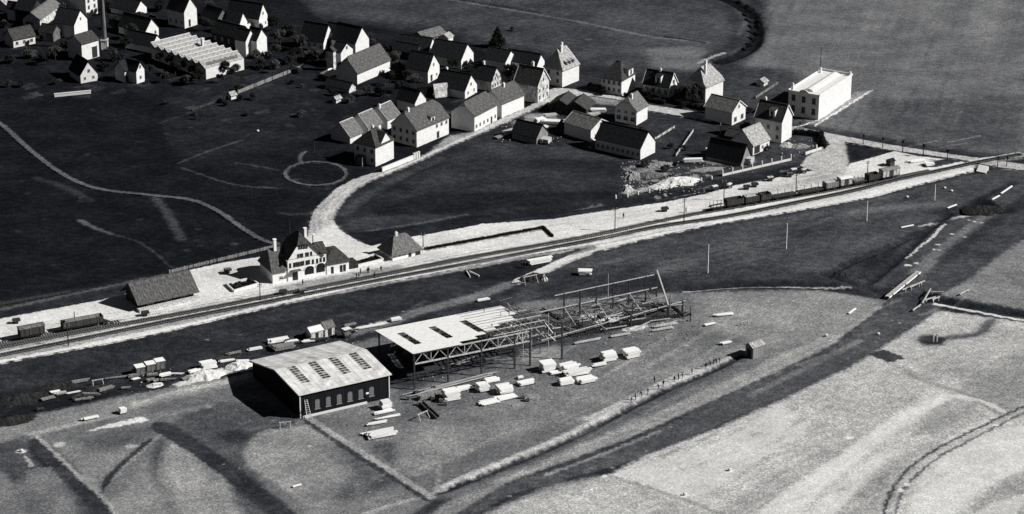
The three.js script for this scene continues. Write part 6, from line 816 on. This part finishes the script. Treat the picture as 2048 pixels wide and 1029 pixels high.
for (let i = 0; i < 46; i++) { const f = rnd(), left = i < 30, x = left ? 60 + f * 450 : 520 + f * 190, y = left ? 812 - f * 100 + rr(-16, 16) : 700 - f * 48 + rr(-12, 12); stack('plank_pile', 'low plank pile in the cluttered line between the railway and the hangars', 'timber stack', x, y, rr(1.6, 4.5), rr(0.5, 1.3), rr(0.3, 0.8), BT + rr(-0.5, 0.3), rnd() < 0.35 ? M.board : rnd() < 0.5 ? M.boardgrey : M.wood, 'plank piles along the track side'); }
for (let i = 0; i < 14; i++) stack('plank_pile', 'small board pile among the white stacks before the half-built hangar', 'timber stack', rr(800, 1180), 0, 1, 1, 1, 0, M.boardgrey, 'board piles at the building site').position.copy(G(rr(800, 1060), rr(770, 815)));
[[279, 748, 'grey crate with pale lid, nearest the dark heaps'], [300, 742, 'grey crate with pale lid, middle of three'], [319, 736, 'grey crate with pale lid, nearest the sand heaps']].forEach(([x, y, l]) => { const t = thing('crate', l, 'crate', G(x, y), BT, 'three crates by the track'); part('box', merge([bx(2.5, 2.3, 2.4, 0, 1.15, 0), ...[-1.15, 0, 1.15].map((q) => bx(0.14, 2.3, 0.06, q, 1.15, 1.23))]), M.grey, t); part('lid', merge([bx(2.65, 0.14, 2.55, 0, 2.38, 0)]), M.board, t); });
function heap(name, label, px, py, rx, rz, h, turn, m) { const g = new THREE.PlaneGeometry(2, 2, 26, 26); g.rotateX(-Math.PI / 2); const p = g.attributes.position, o = rr(0, 90); for (let i = 0; i < p.count; i++) { let x = p.getX(i), z = p.getZ(i); const k = Math.max(Math.abs(x), Math.abs(z)), d = Math.hypot(x, z) || 1; x *= k / d; z *= k / d; const q = Math.max(0, 1 - k), y = h * (Math.pow(q, 0.8) * (1 + 0.35 * n2(x * 2 + o, z * 2)) + (m === M.sand ? 0.05 : 0.12) * n2(x * 7 + o, z * 7) * (k < 1 ? 1 : 0)) - 0.25; const e = 1 + 0.16 * n2(Math.atan2(z, x) * 1.5 + o, 1); p.setXYZ(i, x * rx * e, y, z * rz * e); } const t = thing(name, label, 'heap', G(px, py), turn); part('mound', boxUV(g), m, t); return t; }
heap('sand_heap', 'long white sand heap beside the fan of white sheets', 408, 752, 5.6, 3.2, 1.9, BT, M.sand); heap('sand_heap', 'white sand heap close behind the finished hangar', 478, 732, 4.2, 2.6, 1.5, BT, M.sand); heap('sand_heap', 'low pale sand heap beside the small stacks', 310, 770, 2.4, 1.6, 0.6, BT, M.sand); heap('sand_heap', 'broad white sand heap in the rubble yard', 1356, 364, 7.5, 4.4, 1.8, 0.3, M.sand); heap('sand_heap', 'white gravel heap beside the broad sand heap', 1322, 372, 4, 3, 0.8, 0.3, M.sand);
heap('rubble_heap', 'grey rubble heap at the corner of the long barn', 1262, 352, 3.4, 4.4, 1.8, 0.2, M.stonegrey); heap('rubble_heap', 'grey rubble heap with weeds behind the sand', 1320, 330, 5.5, 3.0, 1.2, 0.2, M.stonegrey); heap('rubble_heap', 'pale rubble heap beside the marker stones', 1254, 378, 2.0, 3.0, 1.6, 0.2, M.stone); heap('rubble_heap', 'dark rubble heap behind the broad sand heap', 1298, 350, 4, 3.4, 1.2, 0.3, M.earth); heap('rubble_heap', 'grey stony ground between barn and fence', 1416, 338, 6, 2.4, 0.5, 0.25, M.stonegrey); heap('rubble_heap', 'scrap heap in the corner garden', 1600, 292, 3.5, 2.5, 1.0, 0.2, M.stonegrey); heap('rubble_heap', 'scrap heap below the bright gable house', 1575, 290, 2.5, 3, 0.9, 0.4, M.stone);
heap('earth_heap', 'dark earth heap farthest from the hangar along the track side', 40, 800, 8, 3.6, 1.6, BT, M.soilDark); heap('earth_heap', 'dark earth heap beside grey planks', 110, 775, 7, 3, 1.4, BT, M.soilDark); heap('earth_heap', 'dark earth heap near the long grey rail', 190, 780, 6, 2.6, 1.2, BT, M.soilDark); heap('earth_heap', 'low dark earth heap near the pale path', 30, 840, 6, 3, 1.0, BT, M.soilDark); heap('earth_heap', 'white chalk heap by the spur of the railway', 1088, 558, 1.2, 1.8, 1.4, 0.3, M.stone); heap('earth_heap', 'dark earth bank beside the spur', 1066, 556, 5, 2.6, 1.6, 0.45, M.soilDark); heap('earth_heap', 'dark earth heap in the cutting beyond the trestle', 1965, 420, 7, 4, 1.3, 0.2, M.soilDark); heap('earth_heap', 'pale spoil heap inside the hangar frame', 1215, 640, 4.5, 1.8, 0.7, BT, M.gravel); heap('earth_heap', 'pale spoil heap before the lying girder', 1272, 656, 4.5, 1.6, 0.7, BT, M.gravel); heap('earth_heap', 'small pale spoil heap among the hangar posts', 1178, 632, 3, 1.6, 0.6, BT, M.gravel);
// scattered rubble blocks, one mass of small stones
{ const g = [], blk = new THREE.DodecahedronGeometry(1, 0); for (const [x0, x1, y0, y1, n, s0, s1] of [[1240, 1410, 322, 388, 230, 0.1, 0.32], [1000, 1130, 225, 285, 90, 0.1, 0.3], [1560, 1640, 278, 312, 50, 0.1, 0.3], [1400, 1520, 322, 345, 60, 0.1, 0.25], [560, 720, 660, 715, 40, 0.1, 0.25], [250, 510, 735, 785, 50, 0.1, 0.25], [820, 1120, 735, 815, 60, 0.1, 0.25], [1060, 1380, 605, 690, 140, 0.1, 0.28]]) for (let i = 0; i < n; i++) { const p = G(rr(x0, x1), rr(y0, y1)), s = rr(s0, s1), b = blk.clone(); b.scale(s * rr(0.7, 1.6), s * rr(0.5, 1), s * rr(0.7, 1.4)); b.rotateY(rr(0, 6)); b.translate(p.x, s * 0.2 - 0.1, p.z); g.push(b); }
  const o = part('rubble', merge(g), M.rubble, scene); o.userData = { kind: 'stuff', label: 'loose pale stones and scraps strewn over yards and building site', category: 'rubble' }; }
// long poles, trough, sawhorses, sleepers of the site track
along('log_pile', 'long pale poles lying side by side before the half-built hangar', 'timber', [800, 797], [1005, 744], (t, L) => { for (let i = 0; i < 6; i++) { const l = L * rr(0.55, 0.9), g = new THREE.CylinderGeometry(0.13, 0.18, l, 8); g.rotateZ(Math.PI / 2); const o = part('pole', g, i % 3 ? M.palewood : M.boardgrey, t); o.position.set(rr(-0.1, 0.1) * L, 0.25 + 0.1 * (i % 2), -1 + i * 0.38); o.rotation.y = rr(-0.02, 0.02); } });
along('trough', 'dark slanting timber trough lying on the grass', 'trough', [842, 808], [875, 838], (t, L) => { part('floor', merge([bx(L, 0.12, 1.0, 0, 0.3, 0)]), M.wood, t); for (const z of [-0.5, 0.5]) part('side', merge([bx(L, 0.6, 0.1, 0, 0.5, z)]), z > 0 ? M.boardgrey : M.wood, t); for (const x of [-0.3, 0.3]) part('trestle', merge([bx(0.2, 0.4, 1.1, x * L, 0.1, 0)]), M.wood, t); });
function sawhorse(px, py, s, turn, label) { const t = thing('sawhorse', label, 'sawhorse', G(px, py), turn, 'pale timber frames on the site'); part('beam', merge([beam([-s, s * 0.9, 0], [s, s * 0.9, 0], 0.2)]), M.palewood, t); for (const x of [-0.8, 0.8]) for (const z of [-0.5, 0.5]) part('leg', merge([beam([x * s, s * 0.9, 0], [x * s * 1.1, 0, z * s], 0.14)]), M.palewood, t); }
sawhorse(845, 838, 1.9, 0.8, 'pale timber frame beside the slanting trough'); sawhorse(570, 855, 1.6, 0.2, 'pale timber frame near the foot of the hangar ladder'); sawhorse(1066, 800, 1.5, 0.1, 'thin pale timber frame on the open grass'); sawhorse(1060, 566, 2.4, 0.5, 'pale timber frame at the end of the railway spur'); sawhorse(1490, 650, 1.2, 0.4, 'small pale timber frame beyond the hangar'); sawhorse(195, 640 + 130, 1.6, 0.4, 'pale timber frame among the dark heaps');
along('white_gantry', 'white T-shaped timber frame beside the hangar windows', 'frame', [733, 803], [756, 797], (t, L) => { part('beam', merge([bx(L + 1, 0.5, 1.4, 0, 2.6, 0)]), M.board, t); for (const x of [-0.3, 0.35]) part('post', merge([bx(0.45, 2.6, 0.45, x * L, 1.2, 0)]), M.board, t); });
{ const a = G(1140, 672), b = G(1382, 627), n = 46, t = thing('site_track', 'row of dark sleepers laid through the hangar frame', 'railway track', a.clone().add(b).multiplyScalar(0.5), Math.atan2(-(b.z - a.z), b.x - a.x)); const L = a.distanceTo(b), g = boxUV(bx(0.3, 0.22, 2.6, 0, 0, 0)); for (let i = 0; i < n; i++) { const s = part('sleeper', g, M.wood, t); s.position.set(-L / 2 + (i + 0.5) * L / n, 0.1, rr(-0.1, 0.1)); s.rotation.y = rr(-0.05, 0.05); } }
for (const [p, q, l] of [[[1200, 650], [1222, 640], 'dark beam lying inside the hangar frame, nearest the posts'], [[1258, 628], [1276, 640], 'dark beam lying askew inside the hangar frame'], [[1308, 612], [1330, 624], 'dark beam lying near the raking shore'], [[1085, 618], [1122, 640], 'dark slanting beam across the unroofed bay'], [[1340, 606], [1368, 632], 'dark raking timber behind the last posts']]) along('loose_beam', l, 'beam', p, q, (t, L) => part('timber', merge([bx(L, 0.35, 0.4, 0, 0.2, 0)]), M.wood, t));
{ const b = G(1366, 636); for (const [x, y] of [[1366, 636], [1381, 642]]) pole('site_post', 'dark thick post at the far end of the hangar frame', x, y, 30, M.bark, 0, 'end posts of the hangar frame'); }
// sheds and huts of the site
house('site_hut', 'small white site hut beside its twin behind the finished hangar', 'hut', { k: [622, 681], r: [646, 675], L: 3, e: 15, g: 20, ax: 'R', rm: M.felt, w: M.plaster, door: ['R', 0.5, 0.9, 1.7], o: 0.2 }); house('site_hut', 'site hut with grey roof next to the small white one', 'hut', { k: [650, 674], r: [669, 669], L: 3.5, e: 16, g: 23, ax: 'R', rm: M.slate, w: M.plaster, door: ['R', 0.5, 1.2, 1.9], o: 0.2 });
house('trench_hut', 'small pale hut on wheels at the end of the trench', 'hut', { k: [1506, 718], r: [1529, 710], L: 3, e: 21, g: 26, ax: 'R', rm: M.tilepale, w: M.boardgrey, door: ['L', 0.5, 1.4, 2.2], o: 0.2 }); house('track_hut', 'small dark hut by the track near the head of the train', 'hut', { k: [1781, 334], r: [1790, 331.5], L: 2, e: 10, g: 12, ax: 'R', rm: M.tiledark, w: M.wood, o: 0.15 });
along('pump_cart', 'grey site machine with pale canopy beside the huts', 'cart', [686, 676], [700, 672], (t, L) => { part('body', merge([bx(2, 1, 1.4, 0, 0.9, 0)]), M.grey, t); for (const x of [-0.6, 0.6]) for (const z of [-0.7, 0.7]) part('wheel', wheelGeo, M.iron, t).position.set(x, 0.4, z); part('canopy', merge([bx(2.4, 0.1, 1.8, 0, 2.5, 0)]), M.felt, t); for (const x of [-1, 1]) for (const z of [-0.7, 0.7]) part('post', merge([bx(0.08, 1.2, 0.08, x, 1.9, z)]), M.iron, t); });
// carts in the goods yard
const cartRoot = [];
function cart(px, py, turn, m, label) { const t = thing('hand_cart', label, 'cart', G(px, py), turn); part('box', merge([bx(2.2, 0.1, 1.2, 0, 0.75, 0), bx(2.2, 0.5, 0.08, 0, 1.0, 0.6), bx(2.2, 0.5, 0.08, 0, 1.0, -0.6), bx(0.08, 0.5, 1.2, 1.1, 1.0, 0)]), M.wood, t); part('load', merge([bx(1.9, 0.7, 1.0, 0, 1.15, 0)]), m, t); for (const z of [-0.72, 0.72]) { const w = part('wheel', wheelGeo, M.iron, t); w.scale.set(1.1, 1.1, 0.6); w.position.set(0, 0.5, z); } part('shaft', merge([beam([-1.1, 0.75, 0.4], [-2.4, 0.45, 0.35], 0.08), beam([-1.1, 0.75, -0.4], [-2.4, 0.45, -0.35], 0.08)]), M.wood, t); }
cart(1330, 423, 0.3, M.wood, 'dark hand cart alone on the pale yard'); cart(1430, 380, 0.5, M.felt, 'cart with pale load at the edge of the yard bank'); cart(1459, 376, 1.0, M.felt, 'cart with pale load beside the first pale-loaded one'); cart(1494, 379, 0.2, M.wood, 'dark loaded cart near the goods train'); cart(1510, 374, 0.2, M.wood, 'second dark loaded cart near the goods train'); cart(1588, 346, 0.4, M.felt, 'pale-topped cart below the white-posted fence'); cart(1608, 346, 0.9, M.plaster, 'round pale-topped cart by the yard road'); cart(1580, 354, 0.1, M.grey, 'small grey cart by the yard road'); cart(1541, 362, 0.3, M.plaster, 'small pale-loaded cart in mid yard'); cart(566, 589, 0.3, M.wood, 'dark platform cart before the station'); cart(604, 587, 0.3, M.boardgrey, 'flat platform cart before the station arches'); cart(290, 632, 0.3, M.wood, 'dark cart before the goods shed'); cart(455, 546, 0.3, M.grey, 'grey cart in the shaded station yard'); cart(32, 647, 0.3, M.wood, 'dark cart behind the siding wagon');
// trestle and timbers at the crossing of the two cuttings
along('trestle_bridge', 'pale timber trestle of two long beams over the cutting', 'bridge', [1775, 599], [1838, 548], (t, L) => { for (const z of [-0.7, 0.7]) part('beam', merge([bx(L, 0.4, 0.3, 0, 0.6, z * 0.8)]), M.board, t); const dk = boxUV(bx(L / 15 * 0.9, 0.1, 1.4, 0, 0, 0)); for (let i = 0; i < 14; i++) { const d = part('deck_plank', dk, M.palewood, t); d.position.set(-L / 2 + (i + 0.5) * L / 14, 0.86, 0); } for (const x of [-0.4, 0, 0.4]) part('bent', merge([bx(0.3, 2.4, 0.3, x * L, -0.2, 0.7), bx(0.3, 2.4, 0.3, x * L, -0.2, -0.7), bx(0.3, 0.3, 2.4, x * L, 0.6, 0)]), M.wood, t); });
for (const [p, q, h, l] of [[[1805, 585], [1850, 567], 0.8, 'pale beam lying beside the trestle'], [[1820, 582], [1842, 572], 1.1, 'short pale beam on the trestle side'], [[1845, 612], [1862, 583], 0.8, 'pale beam crossing the ditch end'], [[1826, 624], [1842, 613], 0.5, 'short pale beam lying apart on the grass'], [[1850, 604], [1872, 598], 0.6, 'pale beam at the ditch edge'], [[1862, 588], [1888, 588], 0.6, 'pale beam lying across the ditch'], [[1920, 592], [1940, 582], 0.5, 'thin pale beam beyond the ditch'], [[1865, 606], [1880, 600], 1.0, 'pale strut at the ditch mouth']]) along('loose_beam', l, 'beam', p, q, (t, L) => part('timber', merge([bx(L, 0.3, 0.3, 0, h, 0), bx(0.25, h, 0.25, -L * 0.35, h / 2 - 0.1, 0), bx(0.25, h, 0.25, L * 0.35, h / 2 - 0.1, 0)]), M.palewood, t));
along('well_frame', 'white two-posted well frame over a dark pit', 'frame', [1867, 682], [1876, 682], (t, L) => { for (const x of [-0.4, 0.4]) part('post', merge([bx(0.35, 2.4, 0.35, x * L, 0.9, 0)]), M.board, t); part('cross_bar', merge([bx(L, 0.25, 0.25, 0, 1.7, 0)]), M.board, t); });
along('bridge_abutment', 'white sloping abutment slab where the road crosses the railway', 'wall', [1952, 341], [1971, 345], (t, L) => { part('slab', merge([slab([[-L / 2, 1.3, -2.6], [L / 2, 1.3, -2.6], [L / 2 + 0.8, 0.3, 1.2], [-L / 2 + 0.8, 0.3, 1.2]], 0.5)]), M.white, t); part('base', merge([bx(L, 1.2, 0.8, 0, 0.4, -2.4)]), M.stone, t); });
for (const [p, q, l] of [[[1896, 417], [1914, 410], 'pale plank beside the dark cutting, nearest the railway'], [[1803, 456], [1828, 451], 'pale plank beyond the long pale bank'], [[1985, 400], [2000, 392], 'pale plank on the rim of the cutting'], [[2003, 388], [2025, 373], 'longer pale plank on the rim of the cutting'], [[1698, 628], [1712, 618], 'bent pale scrap near the trestle path'], [[585, 975], [602, 970], 'small white plank on the grass below the hangar']]) along('loose_plank', l, 'plank', p, q, (t, L) => part('timber', merge([bx(L, 0.25, 0.5, 0, 0.12, 0)]), M.board, t));
for (const [x, y, l] of [[1904, 383, 'round white stone in the grey field'], [1815, 395, 'small white stone below the railway'], [1460, 941, 'white boundary stone in the pale field'], [1890, 377, 'oblong white stone in the grey field'], [1757, 669, 'white stone post on the strip edge'], [515, 263, 'small white stone in the dark garden'], [42, 903, 'large white block in the grass beside the bent pale path'], [1653, 672, 'white stone beside the dark strip'], [1370, 990, 'pale stone on the field path']]) { const m = part(numbered('boundary_stone'), merge([new THREE.DodecahedronGeometry(0.48, 1).scale(1.1, 0.8, 0.8).translate(0, 0.2, 0)]), M.white, scene); m.position.copy(G(x, y)); m.userData = { label: l, category: 'stone' }; }

// ------------------------------------------------------------------ people: one continuous body each, three poses
function person(pose) {
  const J = (x, y, z, r) => [V(x, y, z), r], S = pose === 'stoop' ? 0.45 : 0;
  const hip = V(0, 0.92 - S * 0.1, 0), ch = V(0, 1.32 - S * 0.25, S * 0.5), nk = V(0, 1.5 - S * 0.35, S * 0.7), hd = V(0, 1.64 - S * 0.4, S * 0.85), st = pose === 'walk' ? 0.2 : 0.03;
  const bones = [[hip, 0.15, ch, 0.17], [ch, 0.17, nk, 0.07], [nk, 0.06, hd, 0.06]];
  for (const s of [-1, 1]) { const hj = hip.clone().add(V(s * 0.09, -0.03, 0)), kn = V(s * 0.11, 0.48, st * s * 0.5 + 0.04), an = V(s * 0.11, 0.08, st * s), sh = ch.clone().add(V(s * 0.19, 0.08, 0)), el = sh.clone().add(V(s * 0.06, -0.28, S * 0.3 - st * s * 0.4)), ha = el.clone().add(V(-s * 0.02, -0.25, 0.08 + S * 0.3)); bones.push([hj, 0.095, kn, 0.065], [kn, 0.065, an, 0.05], [an, 0.05, an.clone().add(V(0, -0.04, 0.13)), 0.045], [sh, 0.06, el, 0.05], [el, 0.05, ha, 0.04], [ha, 0.042, ha.clone().add(V(0, -0.09, 0.02)), 0.032]); }
  const N = 54, mc = new MarchingCubes(N, new THREE.MeshBasicMaterial(), false, false, 60000); mc.isolation = 0;
  const A = V(0, 0, 0), B = V(0, 0, 0);
  for (let k = 0; k < N; k++) for (let j = 0; j < N; j++) for (let i = 0; i < N; i++) { const p = V((i / (N / 2) - 1), (j / (N / 2) - 1) + 0.9, (k / (N / 2) - 1)); let d = 9; for (const [a, ra, b, rb] of bones) { A.subVectors(p, a); B.subVectors(b, a); const h = Math.max(0, Math.min(1, A.dot(B) / B.dot(B))), q = A.addScaledVector(B, -h).length() - (ra + (rb - ra) * h), t = Math.max(0, 0.05 - Math.abs(d - q)) / 0.05; d = Math.min(d, q) - t * t * 0.0125; } const he = p.clone().sub(hd); const hq = Math.hypot(he.x / 0.085, he.y / 0.12, he.z / 0.1) - 1; d = Math.min(d, hq * 0.09); const nose = p.clone().sub(hd).sub(V(0, -0.01, 0.1)).length() - 0.022; d = Math.min(d, nose); mc.field[i + j * N + k * N * N] = -d; }
  mc.update(); const n = mc.count, g = new THREE.BufferGeometry(); g.setAttribute('position', new THREE.BufferAttribute(mc.positionArray.slice(0, n * 3), 3)); g.setAttribute('normal', new THREE.BufferAttribute(mc.normalArray.slice(0, n * 3), 3)); g.translate(0, 0.9, 0);
  const col = new Float32Array(n * 3), P = g.attributes.position; for (let i = 0; i < n; i++) { const y = P.getY(i), z = P.getZ(i), head = V(P.getX(i), y, z).distanceTo(hd) < 0.15; const c = head ? 0.3 : y > 0.95 - S * 0.1 ? 0.022 : 0.03; col[3 * i] = col[3 * i + 1] = col[3 * i + 2] = c; } g.setAttribute('color', new THREE.BufferAttribute(col, 3)); g.computeVertexNormals();
  const hat = merge([new THREE.CylinderGeometry(0.17, 0.18, 0.02, 14), new THREE.CylinderGeometry(0.085, 0.1, 0.11, 14).translate(0, 0.05, 0)]); hat.translate(hd.x, hd.y + 0.09, hd.z); return [g, hat];
}
const skinMat = new THREE.MeshPhysicalMaterial({ vertexColors: true, roughness: 1, specularIntensity: 0.1 }), POSES = ['stand', 'walk', 'stoop'].map(person);
function man(px, py, k, turn, label, group) { const t = thing('person', label, 'person', G(px, py).setY(0.02), turn, group); part('body', POSES[k][0], skinMat, t); part('hat', POSES[k][1], M.cloth, t); t.scale.setScalar(rr(0.97, 1.06)); }
for (const [x, y, k] of [[713, 558, 0], [717.5, 556, 1], [721, 549, 0], [735, 547, 0], [737.5, 545.5, 1], [749, 556, 1], [672, 545, 0], [683, 544, 0], [605, 571, 0], [762, 543, 1]]) man(x, y, k, rr(0, 6), 'dark-clothed person with hat waiting on the station platform', 'people on the platform');
for (const [x, y, k] of [[1262, 806, 2], [1271, 800, 0], [1284, 793, 2], [1296, 789, 0], [1318, 779, 2], [1327, 773, 0], [1349, 763, 2], [1357, 760, 0], [1366, 757, 2], [1384, 750, 0], [1412, 738, 0], [1421, 732, 2], [1428, 729, 0], [1433, 727, 2], [1309, 766, 1], [1440, 725, 2]]) man(x, y, k, rr(0, 6), 'dark-clothed worker with hat on the edge of the long trench', 'workers along the trench');
for (const [x, y, k] of [[1670, 552, 0], [1680, 554, 2], [1691, 556, 0]]) man(x, y, k, rr(0, 6), 'worker standing at the corner of the dark triangular ditch', 'workers at the ditch corner');
for (const [x, y, k] of [[1044, 534, 0], [1050, 536, 1], [1056, 535, 0]]) man(x, y, k, rr(0, 6), 'worker at the end of the long white stack under the spur', 'workers by the spur');
for (const [x, y, k] of [[1372, 426, 1], [1247, 437, 0], [825, 806, 0], [858, 822, 2]]) man(x, y, k, rr(0, 6), ['man walking on the pale yard beside the telegraph pole', 'man standing alone on the pale yard', 'worker standing by the long pale poles', 'worker stooping beside the slanting trough'].shift() && { 1372: 'man walking on the pale yard beside the telegraph pole', 1247: 'man standing alone on the pale yard', 825: 'worker standing by the long pale poles', 858: 'worker stooping beside the slanting trough' }[x]);
renderer.render(scene, camera);
